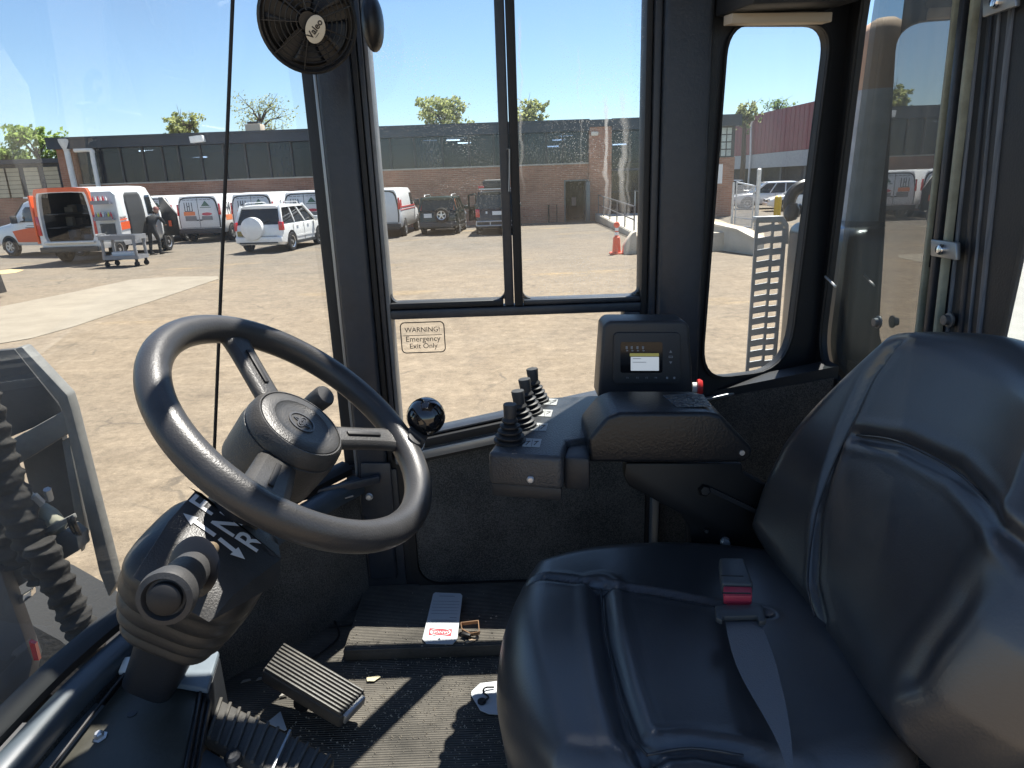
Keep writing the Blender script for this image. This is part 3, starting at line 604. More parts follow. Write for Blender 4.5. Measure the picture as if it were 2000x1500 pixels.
# ---------------------------------------------------------------- cargo vans
def cargo_van(label, rear=True, graphics=True, stripe=None):
    t = thing('cargo_van', label, 'van', (0, 0, 0), 'white cargo vans parked along the building')
    q = MB()
    S = [(.10, .46, 2.08, .97, .16), (.16, .44, 2.12, 1.0, .17), (.6, .42, 2.15, 1.01, .17), (3.55, .42, 2.15, 1.01, .17), (3.8, .42, 2.08, 1.01, .19), (4.5, .42, 1.38, 1.0, .12), (4.7, .42, 1.28, .99, .1), (5.45, .42, 1.14, .95, .08), (5.6, .46, 1.02, .88, .06)]
    q.loft([vsec(*s) for s in S]); q.build('body', VANW, t, smooth=38)
    # rear doors: rubber seal ring, two leaves with a centre gap
    def rear_poly(inset, y, left=None):
        zb, zt = .66+inset*.3, 2.0-inset; pts = []
        for (x, z) in ((.93, .66), (.95, 1.0), (.935, 1.3), (.90, 1.6), (.86, 1.82), (.78, 1.96), (.62, 2.02), (0, 2.035)):
            pts.append((max(0, x-inset), max(zb, min(zt+.035, z-(inset if z > 1.5 else 0)))))
        if left is None: P = pts + [(-x, z) for x, z in pts[::-1]]
        else:
            s = -1 if left else 1; P = [(s*.012, zb)] + [(s*x, z) for x, z in pts[:-1]] + [(s*.012, pts[-1][1])]
        return [V((x, y, z)) for x, z in P]
    q = MB(); q.prism(rear_poly(0, .09), (0, .03, 0)); q.build('door_seal', BLACK, t, smooth=0)
    DW = M('van_door_grey', (.60, .63, .65), .35, coat=.3, var=.03)
    for l in (True, False):
        q = MB(); q.prism(rear_poly(.05, .055, l), (0, .03, 0)); dd = q.build('rear_door', DW, t, bevel=.008)
        q = MB(); s = -1 if l else 1; q.box(s*.08-.05, s*.08+.05, .03, .052, .98, 1.03); q.build('door_handle', CHARC, dd)
    for s in (-1, 1):
        q = MB(); q.prism([V((s*.90, .075, 1.22)), V((s*1.005, .075, 1.22)), V((s*.985, .075, 1.72)), V((s*.93, .075, 1.72))], (0, .09, 0)); q.build('tail_lamp', REDL, t, bevel=.012)
    q = MB(); q.box(-.99, .99, -.04, .2, .40, .63); q.build('bumper', CHARC, t, bevel=.03)
    if graphics:
        y = .050; DG = M('decal_dark', (.05, .06, .07), .5); DO = M('decal_orange', (.75, .22, .08), .5); DGn = M('decal_green', (.05, .13, .10), .5); DR = M('decal_red', (.50, .06, .09), .5); DGr = M('decal_grey', (.18, .19, .20), .5)
        q = MB()
        for x in (-.62, -.50, -.40, -.28): q.box(x, x+.035, y-.004, y, 1.42, 1.80)
        q.box(-.50, -.37, y-.004, y, 1.60, 1.64); q.box(-.62, -.25, y-.004, y, 1.40, 1.43); q.build('forklift_decal', DG, t, smooth=0)
        q = MB(); q.box(-.68, -.16, y-.004, y, 1.22, 1.39); q.build('forklift_decal', DO, t, smooth=0)
        q = MB(); q.box(-.64, -.12, y-.004, y, .98, 1.20); q.build('forklift_decal', DGr, t, smooth=0)
        q = MB(); q.prism([V((.16, y, 1.62)), V((.56, y, 1.62)), V((.36, y, 1.86))], (0, -.004, 0)); q.box(.10, .60, y-.004, y, 1.55, 1.58); q.build('triangle_decal', DGn, t, smooth=0)
        q = MB(); q.prism([V((.38+.24*math.cos(k/16*6.283), y, 1.27+.07*math.sin(k/16*6.283))) for k in range(16)], (0, -.004, 0)); q.build('oval_decal', DR, t, smooth=0)
        q = MB(); q.box(.13, .62, y-.004, y, 1.0, 1.18); q.build('panel_decal', DGr, t, smooth=0)
        q = MB()
        for k in range(7): q.box(-.66+k*.19, -.66+k*.19+.15, y-.004, y, 1.895, 1.925)
        q.build('lettering_decal', DGr, t, smooth=0)
        xs = 1.008
        q = MB(); q.box(xs, xs+.006, .9, .94, 1.2, 1.75); q.box(xs-.03, xs+.006, 1.15, 1.19, 1.2, 1.75); q.box(xs-.03, xs+.006, .9, 1.19, 1.5, 1.54); q.build('forklift_decal', DG, t, smooth=0)
        q = MB(); q.box(xs-.02, xs+.006, .6, 1.35, .95, 1.2); q.build('forklift_decal', DO, t, smooth=0)
    if stripe:
        q = MB(); q.box(1.002, 1.018, .2, 4.3, 1.28, 1.34); q.box(1.002, 1.018, .2, 4.3, 1.17, 1.20); q.box(1.0, 1.016, .15, .5, 1.30, 1.62); q.build('side_stripe', M('stripe_red', (.55, .06, .07), .4), t, smooth=0)
    # cab windows and mirrors
    for s in (-1, 1):
        side_patch(S, 'side_window', AUTOGL, t, [(1.32, 3.0, 4.22), (1.36, 2.98, 4.2), (1.70, 2.98, 3.86), (1.86, 3.02, 3.68), (1.90, 3.08, 3.6)], side=s)
        q = MB(); q.box(s*1.02-.02, s*1.24, 4.05, 4.15, 1.28, 1.58) if s > 0 else q.box(-1.24, -1.0, 4.05, 4.15, 1.28, 1.58); q.build('side_mirror', CHARC, t, bevel=.03)
        for yy in (1.15, 4.75):
            arch(t, s*1.0, yy, .37, s); wheel(t, s*.92, yy, .37, .24, s, M('steel_rim', (.45, .45, .46), .4, .7), 6)
    q = MB(); q.prism([V((-.80, 3.86, 2.03)), V((.80, 3.86, 2.03)), V((.90, 4.50, 1.40)), V((-.90, 4.50, 1.40))], (0, .012, .012)); q.build('windscreen', AUTOGL, t, smooth=0)
    for s in (-1, 1):
        q = MB(); q.box(s*.72-.18, s*.72+.18, 5.50, 5.60, .80, 1.02); q.build('headlight', M('headlight_glass', (.7, .72, .72), .1, coat=1), t, bevel=.02)
    q = MB(); q.box(-.5, .5, 5.56, 5.62, .70, 1.0); q.build('grille', CHARC, t, bevel=.01)
    q = MB(); q.box(-.97, .97, 5.45, 5.68, .42, .62); q.build('front_bumper', CHARC, t, bevel=.03)
    return t
vproto = cargo_van('white cargo van with forklift decals, directly left of the windscreen joint line')
yv = 32.3
def vx(px): return PY(px, 430, yv).x
put(vproto, vx(389), yv, 1)
for px, lab, dy in ((285, 'white cargo van mostly hidden behind the open panel van', .5), (491, 'white cargo van with forklift decals behind the white car, just right of windscreen joint', .2), (592, 'white cargo van with forklift decals cut off by the dark front pillar', .4)):
    c = copy_tree(vproto); c['label'] = lab; put(c, vx(px), yv+dy, 1)
c = cargo_van('white van with red side stripe right of the dark front pillar', graphics=False, stripe=True); put(c, PY(738, 430, 30.9).x, 30.9, 2)
# white and orange van at the far left, side on, nose to the left
c = cargo_van('white and orange van at the left edge, nose turned towards the left', graphics=False)
for s in (1, -1):
    q = MB(); q.prism([V((s*1.003, 4.25, .55)), V((s*1.003, 1.6, .55)), V((s*1.003, 1.6, 1.32)), V((s*1.003, 2.6, 1.22)), V((s*1.003, 4.45, .98))], (s*.014, 0, 0)); q.build('orange_stripe', ORNG, c, smooth=0)
    q = MB(); q.box(*( (1.004, 1.018) if s > 0 else (-1.018, -1.004)), 3.0, 3.7, 1.1, 1.13); q.box(*( (1.004, 1.018) if s > 0 else (-1.018, -1.004)), 3.0, 3.6, 1.18, 1.2); q.build('lettering_decal', M('decal_grey', (.2, .2, .2), .5), c, smooth=0)
q = MB(); q.box(-.6, -.52, 1.2, 4.0, 2.22, 2.28); q.box(.52, .6, 1.2, 4.0, 2.22, 2.28)
for k in range(5): q.box(-.6, .6, 1.3+k*.6, 1.36+k*.6, 2.16, 2.22)
q.build('roof_rack', WHITE, c, smooth=0)
g = PZ(28, 500, 0)
# front wheel of the near (left-hand) side lands on the spot seen in the photograph
hd = R(-72); fxy = V((math.sin(hd), math.cos(hd), 0)); rxy = V((math.cos(hd), -math.sin(hd), 0))
o_ = g - fxy*4.75 - rxy*(-.95)
put(c, o_.x, o_.y, math.degrees(hd))
# ---------------------------------------------------------------- panel van with open doors
def panel_van():
    t = thing('panel_van', 'white and orange panel van with open rear doors and dark loaded cargo bay', 'van')
    S = [(.06, .5, 2.50, 1.0, .12), (.2, .48, 2.53, 1.02, .12), (3.5, .48, 2.56, 1.03, .13), (3.85, .48, 2.50, 1.03, .14), (4.6, .48, 1.62, 1.02, .14), (4.85, .48, 1.42, 1.0, .12), (5.35, .48, 1.22, .96, .1), (5.55, .5, 1.0, .9, .08)]
    q = MB(); q.loft([vsec(*s) for s in S], cap=False); q.f.append(tuple(range(len(q.v)-16, len(q.v)))); b = q.build('body', VANW, t, smooth=38)
    inner = [(.065, .78, 2.38, .86, .08), (3.3, .78, 2.42, .90, .08)]
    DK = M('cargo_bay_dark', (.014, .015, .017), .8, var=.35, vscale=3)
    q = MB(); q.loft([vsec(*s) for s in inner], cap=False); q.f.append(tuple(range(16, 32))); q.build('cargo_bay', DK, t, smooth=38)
    a = vsec(.05, .5, 2.505, 1.0, .12); bI = vsec(.05, .78, 2.36, .84, .1)
    q = MB(); q.frame(a, bI, (0, .16, 0)); q.v = [V((p.x*1.012, p.y, p.z+(.008 if p.z > 1.5 else 0))) for p in q.v]; q.build('door_surround', VANW, t, smooth=30)
    # orange wrap on the rear roof edge and corner posts
    q = MB(); o1 = [p for p in vsec(.04, .5, 2.53, 1.018, .12)]; i1 = [p for p in vsec(.04, .80, 2.39, .93, .1)]
    n_ = 16
    idx = [k for k in range(n_) if o1[k].z > 1.45]
    for A_, B_ in zip(idx[:-1], idx[1:]): q.loft([[o1[A_], o1[B_], i1[B_], i1[A_]], [p+V((0, .30, 0)) for p in (o1[A_], o1[B_], i1[B_], i1[A_])]])
    q.build('orange_wrap', ORNG, t, smooth=0)
    for s in (-1, 1):
        q = MB(); q.prism([V((s*.90, .02, .98)), V((s*1.03, .02, .98)), V((s*1.03, .02, 1.62)), V((s*.93, .02, 1.62))], (0, .12, 0)); q.build('tail_lamp', REDL, t, bevel=.02)
    q = MB(); q.box(-1.0, 1.0, -.12, .2, .42, .60); q.build('bumper', CHARC, t, bevel=.03)
    q = MB(); q.box(-.86, .86, -.06, .1, .70, .77); q.build('step_plate', GALV, t, bevel=.01)
    # left rear door folded back along the side
    q = MB(); q.box(-1.12, -1.05, .02, .95, .72, 2.3); q.build('rear_door', ORNG, t, bevel=.02)
    # right rear door swung right round, its inner side with two shelves to the camera
    dr = MB(); dr.prism([V((1.05, -.04, .72)), V((1.92, -.16, .72)), V((1.92, -.16, 2.25)), V((1.80, -.14, 2.36)), V((1.05, -.04, 2.36))], (0, .07, 0)); d = dr.build('rear_door', M('door_inner', (.55, .57, .58), .45), t, bevel=.015)
    q = MB(); q.prism([V((1.2, -.072, .95)), V((1.75, -.15, .95)), V((1.75, -.15, 1.32)), V((1.2, -.072, 1.32))], (0, -.01, 0)); q.build('door_trim', DKGREY, d, smooth=0)
    BO = [M('bottle_white', (.75, .75, .73), .4), M('bottle_red', (.55, .05, .06), .4), M('bottle_yellow', (.6, .6, .08), .4), M('bottle_grey', (.3, .31, .33), .4)]
    for zs, rows in ((1.98, 6), (1.46, 7)):
        q = MB(); q.box(1.18, 1.80, -.34, -.16, zs-.03, zs); q.box(1.18, 1.80, -.345, -.335, zs, zs+.09); q.build('door_shelf', M('shelf_grey', (.22, .23, .25), .5), d, smooth=0)
        for k in range(rows):
            x = 1.23+k*.085; q = MB(); q.lathe([(.033, 0), (.033, .17), (.014, .2), (.014, .24)], (x, -.25, zs), (0, 0, 1), 10)
            q.build('spray_can', BO[(k*3+rows) % 4 if zs < 1.8 else (0 if k % 2 else 1)], d)
    # clutter in the bay
    rnd = random.Random(3)
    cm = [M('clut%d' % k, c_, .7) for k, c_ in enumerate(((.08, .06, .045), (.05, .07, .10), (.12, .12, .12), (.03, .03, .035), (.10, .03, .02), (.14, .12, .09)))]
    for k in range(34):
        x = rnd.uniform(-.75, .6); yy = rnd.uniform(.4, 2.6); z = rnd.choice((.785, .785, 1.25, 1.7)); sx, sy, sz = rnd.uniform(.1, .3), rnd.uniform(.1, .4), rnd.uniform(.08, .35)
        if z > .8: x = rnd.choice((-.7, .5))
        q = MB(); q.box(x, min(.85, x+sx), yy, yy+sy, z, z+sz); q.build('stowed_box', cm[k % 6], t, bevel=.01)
    for z in (1.23, 1.68):
        for x0, x1 in ((-.85, -.4), (.45, .86)):
            q = MB(); q.box(x0, x1, .3, 2.9, z-.03, z); q.build('bay_shelf', DKGREY, t, smooth=0)
    # right side: dark plate painted as the open doorway's shade, windows, stripe
    side_patch(S, 'doorway_shade_plate', M('doorway_shade', (.03, .032, .035), .8), t, [(.72, 2.05, 3.15), (.8, 2.02, 3.2), (2.0, 2.02, 3.2), (2.22, 2.08, 3.16), (2.32, 2.2, 3.05)])
    side_patch(S, 'side_panel', M('panel_cream', (.66, .69, .68), .4), t, [(1.42, .62, 1.84), (1.5, .55, 1.9), (2.1, .56, 1.88), (2.2, .66, 1.8)], .004)
    side_patch(S, 'side_window', AUTOGL, t, [(1.50, 3.42, 4.40), (1.8, 3.42, 4.22), (2.1, 3.42, 3.98), (2.2, 3.48, 3.86)])
    q = MB(); q.prism([V((1.035, .3, .98)), V((1.035, 2.02, 1.05)), V((1.035, 2.02, 1.32)), V((1.035, .3, 1.22))], (.008, 0, 0)); q.prism([V((1.035, .4, 1.28)), V((1.035, 1.9, 1.38)), V((1.035, 1.9, 1.42)), V((1.035, .4, 1.33))], (.008, 0, 0)); q.prism([V((1.02, .75, 1.6)), V((1.02, 1.1, 1.6)), V((1.0, .75, 2.0))], (.03, 0, 0)); q.build('orange_stripe', ORNG, t, smooth=0)
    # front door standing open, dark lining towards the camera
    q = MB(); q.prism([V((1.05, 4.35, .62)), V((1.85, 3.95, .62)), V((1.85, 3.95, 1.45)), V((1.82, 3.95, 1.5)), V((1.3, 4.2, 2.1)), V((1.05, 4.35, 2.1))], (.02, .06, 0)); d2 = q.build('front_door', BLACK, t, bevel=.01)
    q = MB(); q.prism([V((1.42, 4.135, .98)), V((1.56, 4.065, .98)), V((1.56, 4.065, 1.2)), V((1.42, 4.135, 1.2))], (-.006, -.012, 0)); q.build('door_sticker', ORNG, d2, smooth=0)
    q = MB(); q.box(1.05, 1.4, 4.4, 4.5, 1.5, 1.85); q.build('side_mirror', BLACK, t, bevel=.03)
    for s in (-1, 1):
        for yy in (1.1, 4.65):
            arch(t, s*1.02, yy, .36, s); wheel(t, s*.93, yy, .36, .24, s, M('steel_rim', (.45, .45, .46), .4, .7), 6)
    q = MB(); q.prism([V((-.82, 3.92, 2.42)), V((.82, 3.92, 2.42)), V((.92, 4.62, 1.62)), V((-.92, 4.62, 1.62))], (0, .015, .015)); q.build('windscreen', AUTOGL, t, smooth=0)
    q = MB(); q.box(-.95, .95, 5.4, 5.6, .5, .75); q.build('front_bumper', CHARC, t, bevel=.03)
    return t
tv = panel_van(); g = PZ(142, 517, 0); put(tv, g.x, g.y+.1, 1)
# ---------------------------------------------------------------- passenger cars
def car(name, label, paint, L=4.5, W=1.8, H=1.7, belt=1.02, gh=(.12, .55, 2.35, 3.25), hood=.98, r=.34, wheels=(.85, 3.45), group='cars parked outside the brick building', lower=None, rim=ALU, gl=AUTOGL2, rear_slope=.12, cat='car'):
    t = thing(name, label, cat, (0, 0, 0), group); hw = W/2
    # lower body
    def ls(y, zb, zt, w_): return [V((x, y, z)) for x, z in ((w_*.9, zb), (w_*.985, zb+.1), (w_, zb+.28), (w_*.995, zt-.22), (w_*.965, zt-.04), (w_*.9, zt), (-w_*.9, zt), (-w_*.965, zt-.04), (-w_*.995, zt-.22), (-w_, zb+.28), (-w_*.985, zb+.1), (-w_*.9, zb))]
    y3 = gh[3]
    S = [(.02, .36, belt-.12, hw*.93), (.07, .30, belt-.02, hw*.98), (.3, .27, belt, hw), (y3-.3, .26, belt, hw), (y3, .26, belt-.01, hw), (y3+.2, .27, hood, hw*.99), (L-.35, .28, hood-.14, hw*.95), (L-.06, .32, hood-.26, hw*.86), (L, .40, hood-.36, hw*.78)]
    q = MB(); q.loft([ls(*s) for s in S]); q.build('body', paint, t, smooth=32)
    # greenhouse: glass volume, roof, pillars
    y0b, y0t, y1t, y1b = gh; wt = hw*.80; wb = hw*.955; zr_ = H-.05
    lo = [V((-wb, y0b, belt)), V((wb, y0b, belt)), V((wb*.97, y1b, belt)), V((-wb*.97, y1b, belt))]
    hi = [V((-wt, y0t, zr_)), V((wt, y0t, zr_)), V((wt*.96, y1t, zr_)), V((-wt*.96, y1t, zr_))]
    names = ('rear_window', 'side_window', 'windscreen', 'side_window')
    for k in range(4):
        j = (k+1) % 4; q = MB(); nn = (lo[j]-lo[k]).cross(hi[k]-lo[k]).normalized()
        q.prism([lo[k], lo[j], hi[j], hi[k]], -nn*.02); q.build(names[k], gl, t, smooth=0)
    for k in range(4): q = MB(); q.bar(lo[k]-V((0, 0, .02)), hi[k]+V((0, 0, .02)), .10, .10, (1, 0, 0)); q.build('roof_pillar', paint, t, bevel=.015)
    for f_ in (.36, .66):
        for (a_, b_) in ((1, 2), (0, 3)): q = MB(); q.bar(lo[a_].lerp(lo[b_], f_), hi[a_].lerp(hi[b_], f_), .07, .05, (1, 0, 0)); q.build('roof_pillar', paint, t, bevel=.015)
    def rs(y, w_, dz): return [V((x, y, z)) for x, z in ((w_, zr_-.05+dz), (w_*.98, zr_+dz), (w_*.8, zr_+.045+dz), (0, zr_+.06+dz), (-w_*.8, zr_+.045+dz), (-w_*.98, zr_+dz), (-w_, zr_-.05+dz))]
    q = MB(); q.loft([rs(y0t-.06, wt*1.0, -.03), rs(y0t+.1, wt*1.06, 0), rs((y0t+y1t)/2, wt*1.07, .01), rs(y1t-.1, wt*1.03, 0), rs(y1t+.05, wt*.98, -.035)]); q.build('roof', paint, t, smooth=40)
    q = MB(); q.box(-hw*.97, hw*.97, -.06, .25, .36, .60); q.build('rear_bumper', lower or paint, t, bevel=.05, seg=3)
    q = MB(); q.box(-hw*.80, hw*.80, -.064, -.05, .60, .612); q.build('tailgate_seam', BLACK, t)
    q = MB(); q.bar(lo[0].lerp(lo[1], .5)+V((0, -.03, .02)), lo[0].lerp(lo[1], .75)+V((0, .02, .16)), .02, .02); q.build('rear_wiper', BLACK, t)
    q = MB(); q.box(-hw*.8, hw*.8, -.068, .1, .345, .40); q.build('bumper_trim', CHARC, t)
    q = MB(); q.box(-hw*.88, hw*.88, L-.2, L+.04, .34, .56); q.build('front_bumper', lower or paint, t, bevel=.05, seg=3)
    for s in (-1, 1):
        q = MB(); q.box(s*hw*.76-.16, s*hw*.76+.16, L-.13, L+.0, hood-.32, hood-.17); q.build('headlight', M('headlight_glass', (.7, .72, .72), .1, coat=1), t, bevel=.03)
        q = MB(); q.box(min(s*hw, s*(hw+.2)), max(s*hw, s*(hw+.2)), gh[3]-.35, gh[3]-.22, belt-.03, belt+.15); q.build('side_mirror', paint, t, bevel=.04, seg=3)
        q = MB(); q.box(s*hw-.008, s*hw+.008, 1.25, 3.1, .50, .56); q.build('side_moulding', lower or paint, t)
        for yy in (1.35, 2.35):
            q = MB(); q.box(s*hw-.012, s*hw+.022, yy, yy+.17, belt-.14, belt-.10); q.build('door_handle', paint, t, bevel=.008)
        for yy in (1.02, 2.0, 2.98):
            q = MB(); q.box(s*hw-.006, s*hw+.004, yy, yy+.012, .36, belt-.03); q.build('door_seam', BLACK, t)
        q = MB(); q.box(s*hw*.985-.012, s*hw*.985+.012, .95, L-1.3, .24, .34); q.build('sill_trim', CHARC, t)
        for yy in wheels: arch(t, s*(hw-.01), yy, r, s); wheel(t, s*(hw-.09), yy, r, .21, s, rim)
    return t
# white car with a covered spare wheel
c = car('parked_car', 'white compact off roader with hard spare wheel cover, nearest parked car', CARW, 4.55, 1.84, 1.70, 1.03, (.10, .42, 2.45, 3.35), 1.02, .35, (.82, 3.45))
q = MB(); q.lathe([(.0, -.21), (.34, -.205), (.405, -.17), (.42, -.02), (.42, .05)], (-.18, .03, .88), (0, 1, 0), 32); q.build('spare_wheel_cover', CARW, c, smooth=50)
for s in (-1, 1):
    q = MB(); q.prism([V((s*.80, .0, .80)), V((s*.94, .06, .80)), V((s*.93, .06, 1.1)), V((s*.80, .0, 1.12))], (0, .16, 0)); q.build('tail_lamp', REDL, c, bevel=.02)
    q = MB(); q.tube([(s*.66, .6, 1.73), (s*.66, .7, 1.78), (s*.66, 2.1, 1.78), (s*.66, 2.25, 1.73)], .018, 6); q.build('roof_rail', GALV, c)
q = MB(); q.box(-.80, -.42, -.012, .02, .62, .80); q.build('number_plate', M('plate_dark_yellow', (.10, .09, .05), .5, col2=(.4, .3, .05), vscale=20), c, smooth=0)
g1 = PZ(560, 490, 0); put(c, g1.x-.75, g1.y-.65, 7)
# dark green car
c = car('parked_car', 'dark green compact off roader with bare spare wheel, beside the brick wall', CARG, 4.45, 1.76, 1.68, 1.04, (.08, .30, 2.45, 3.35), 1.0, .34, (.85, 3.45), lower=DKGREY)
wheel(c, 0, 0, .33, .2, 1); 
for o in list(c.children):                         # turn the spare wheel to face the rear
    if o.name.startswith('wheel') and not o.name.startswith('wheel_arch') and abs(sum((v.co.x for v in o.data.vertices))/len(o.data.vertices)) < .02:
        for oo in [o]+list(o.children):
            for v in oo.data.vertices: x, y, z = v.co; v.co = (-y+.2, -x-.08, z+.55)
        o.name = 'spare_wheel'
for s in (-1, 1):
    q = MB(); q.prism([V((s*.74, .06, 1.10)), V((s*.87, .10, 1.10)), V((s*.78, .26, 1.58)), V((s*.70, .24, 1.58))], (0, .08, 0)); q.build('tail_lamp', AMBL if s > 0 else REDL, c, bevel=.015)
    q = MB(); q.tube([(s*.62, .5, 1.70), (s*.62, .6, 1.76), (s*.62, 2.0, 1.76), (s*.62, 2.2, 1.70)], .02, 6); q.build('roof_rail', GALV, c)
q = MB(); q.box(-.62, -.26, -.005, .03, .78, .96); q.build('number_plate', PLATE, c, smooth=0)
g = PZ(856, 460, 0); put(c, g.x, g.y+.2, 3)
# black off roader with roof box and open door
c = car('parked_car', 'black boxy off roader with roof box and its front door open', CARB, 4.7, 1.88, 1.86, 1.10, (.05, .16, 2.75, 3.35), 1.10, .38, (.9, 3.6), lower=CHARC)
for s in (-1, 1):
    q = MB(); q.box(s*.84-.09, s*.84+.09, -.02, .1, .78, 1.12); q.build('tail_lamp', REDL, c, bevel=.015)
    q = MB(); q.box(s*.45-.04, s*.45+.04, -.03, .03, .92, 1.02); q.build('reversing_lamp', PLATE, c, bevel=.01)
q = MB(); q.box(-.2, .2, -.03, .03, .86, 1.02); q.build('number_plate', PLATE, c, smooth=0)
q = MB(); q.tube([(-.9, -.12, .42), (.9, -.12, .42)], .03, 8); q.tube([(-.9, -.12, .60), (.9, -.12, .60)], .03, 8)
for x in (-.9, -.3, .3, .9): q.tube([(x, -.12, .42), (x, -.12, .60)], .025, 6)
q.build('bumper_rail', GALV, c)
q = MB(); q.prism([V((-.55, .5, 1.98)), V((.6, .5, 1.98)), V((.6, .55, 2.28)), V((.5, .6, 2.34)), V((-.5, .6, 2.34)), V((-.6, .55, 2.25))], (0, 1.9, 0)); q.build('roof_box', CHARC, c, bevel=.05, seg=3)
q = MB(); q.box(-.75, .75, .45, .52, 1.92, 1.97); q.box(-.75, .75, 2.3, 2.37, 1.92, 1.97); q.build('roof_bar', GALV, c)
q = MB(); q.box(-.78, -.52, .42, .5, 1.99, 2.08); q.build('rack_light', REDL, c, bevel=.01)
q = MB(); q.frame([V((-1.0, 3.1, .5)), V((-1.38, 2.75, .5)), V((-1.38, 2.75, 1.7)), V((-1.0, 3.1, 1.78))], [V((-1.05, 3.05, 1.14)), V((-1.33, 2.79, 1.14)), V((-1.33, 2.79, 1.62)), V((-1.05, 3.05, 1.69))], (.03, .05, 0)); q.build('front_door', CARB, c, smooth=0)
g = PZ(972, 460, 0); put(c, g.x, g.y+.3, 0)
# cars on the far side of the gate
c = car('parked_car', 'silver estate car parked beyond the gate, half hidden by a white car', SILV, 4.8, 1.85, 1.68, 1.0, (.25, .7, 2.5, 3.4), 1.0, .37, (.95, 3.7), group='cars beyond the gate'); g = PZ(1512, 409, 0); put(c, g.x+2.4, g.y+1.5, -84)
c = car('parked_car', 'white saloon car behind the yellow bollard', CARW, 4.6, 1.8, 1.46, .94, (.55, 1.2, 2.5, 3.5), .92, .33, (.85, 3.6), group='cars beyond the gate'); g = PZ(1535, 411, 0); put(c, g.x+3.2, g.y-.9, -80)
c = car('parked_car', 'dark blue pickup behind the chain link gate', M('car_slate', (.05, .065, .09), .3, coat=.5), 5.0, 1.9, 1.80, 1.08, (1.9, 2.0, 3.1, 3.7), 1.08, .38, (1.0, 4.0), group='cars beyond the gate'); g = PZ(1448, 404, 0); put(c, g.x+2.9, g.y+2.5, -70)
# ================================================================== UTILITY CART by the open van
ca = thing('utility_cart', 'grey two shelf service cart standing behind the open panel van', 'cart')
CG = M('cart_grey', (.24, .24, .25), .6, var=.1)
q = MB(); q.frame([V((x, y, .86)) for x, y in rrect(0, 0, .62, .34, .06)], [V((x, y, .86)) for x, y in rrect(0, 0, .57, .29, .05)], (0, 0, .14)); q.box(-.58, .58, -.30, .30, .86, .88); q.build('top_tray', CG, ca, smooth=30)
q = MB(); q.frame([V((x, y, .24)) for x, y in rrect(0, 0, .60, .33, .06)], [V((x, y, .24)) for x, y in rrect(0, 0, .55, .28, .05)], (0, 0, .12)); q.box(-.56, .56, -.29, .29, .24, .26); q.build('lower_tray', CG, ca, smooth=30)
for sx in (-1, 1):
    for sy in (-1, 1):
        q = MB(); q.bar((sx*.54, sy*.28, .30), (sx*.52, sy*.27, .88), .08, .07, (0, 1, 0)); q.build('upright', CG, ca, bevel=.01)
        q = MB(); q.lathe([(.04, -.02), (.085, -.02), (.085, .02), (.04, .02)], (sx*.5, sy*.26, .085), (0, 1, 0), 16); q.box(sx*.5-.03, sx*.5+.03, sy*.26-.035, sy*.26+.035, .12, .24); q.build('caster', RUB, ca)
q = MB(); q.tube(smooth_path([(-.62, -.2, .95), (-.74, -.2, 1.02), (-.74, .2, 1.02), (-.62, .2, .95)], 5), .02, 8); q.build('push_handle', CG, ca)
g = PZ(243, 521, 0); put(ca, g.x, g.y+.2, 4)
tb = MB(); tb.prism([V((-.30, -.2, .0)), V((.30, -.2, .0)), V((.34, -.2, .2)), V((-.34, -.2, .2))], (0, .36, 0)); o = tb.build('storage_tub', M('tub_white', (.62, .64, .66), .4), bevel=.02); o.location = (g.x, g.y+.2, .40-.14+.01); tag(o, 'white plastic tub on the lower shelf of the grey cart', 'tub')
# ================================================================== PERSON at the van
def skin_figure(name, joints, edges, radii, mat, parent, sub=2):
    me = bpy.data.meshes.new(name); me.from_pydata(joints, edges, []); o = bpy.data.objects.new(name, me); COL.objects.link(o); me.materials.append(mat)
    md = o.modifiers.new('skin', 'SKIN'); md.use_smooth_shade = True
    if not me.skin_vertices: 
        o.data.update()
    for i, r_ in enumerate(radii):
        me.skin_vertices[0].data[i].radius = (r_, r_) if not isinstance(r_, tuple) else r_
    me.skin_vertices[0].data[0].use_root = True
    sb = o.modifiers.new('sub', 'SUBSURF'); sb.levels = sub; sb.render_levels = sub
    if parent: attach(o, parent)
    return o
pg = PZ(305, 497, 0)
pe = thing('person', 'person in dark work clothes and cap bending at the open van side', 'person', (pg.x, pg.y, 0))
SK = M('skin_tone', (.42, .25, .18), .6); CLO = M('work_clothes', (.028, .03, .033), .85, var=.2, vscale=8); CAPM = M('cap_red', (.25, .09, .08), .7)
def pp(x, y, z): return (pg.x+x, pg.y+y, z)
J = [pp(0,0,.92), pp(0,.06,1.12), pp(.02,.2,1.33), pp(.05,.30,1.45), pp(.07,.36,1.54),
     pp(-.10,0,.88), pp(-.15,.05,.50), pp(-.16,-.05,.09), pp(-.16,.10,.05),
     pp(.10,0,.88), pp(.17,.06,.50), pp(.20,-.02,.09), pp(.20,.13,.05),
     pp(-.20,.24,1.37), pp(-.27,.36,1.12), pp(-.17,.56,1.05),
     pp(.24,.26,1.37), pp(.32,.40,1.14), pp(.22,.60,1.08)]
E_ = [(0,1),(1,2),(2,3),(3,4),(0,5),(5,6),(6,7),(7,8),(0,9),(9,10),(10,11),(11,12),(2,13),(13,14),(14,15),(2,16),(16,17),(17,18)]
Rr = [(.15,.11),(.15,.11),(.17,.12),(.07,.07),(.055,.055),(.09,.09),(.075,.075),(.055,.055),(.05,.04),(.10,.10),(.075,.075),(.055,.055),(.05,.04),(.075,.075),(.055,.055),(.042,.042),(.075,.075),(.055,.055),(.042,.042)]
skin_figure('body', J, E_, Rr, CLO, pe)
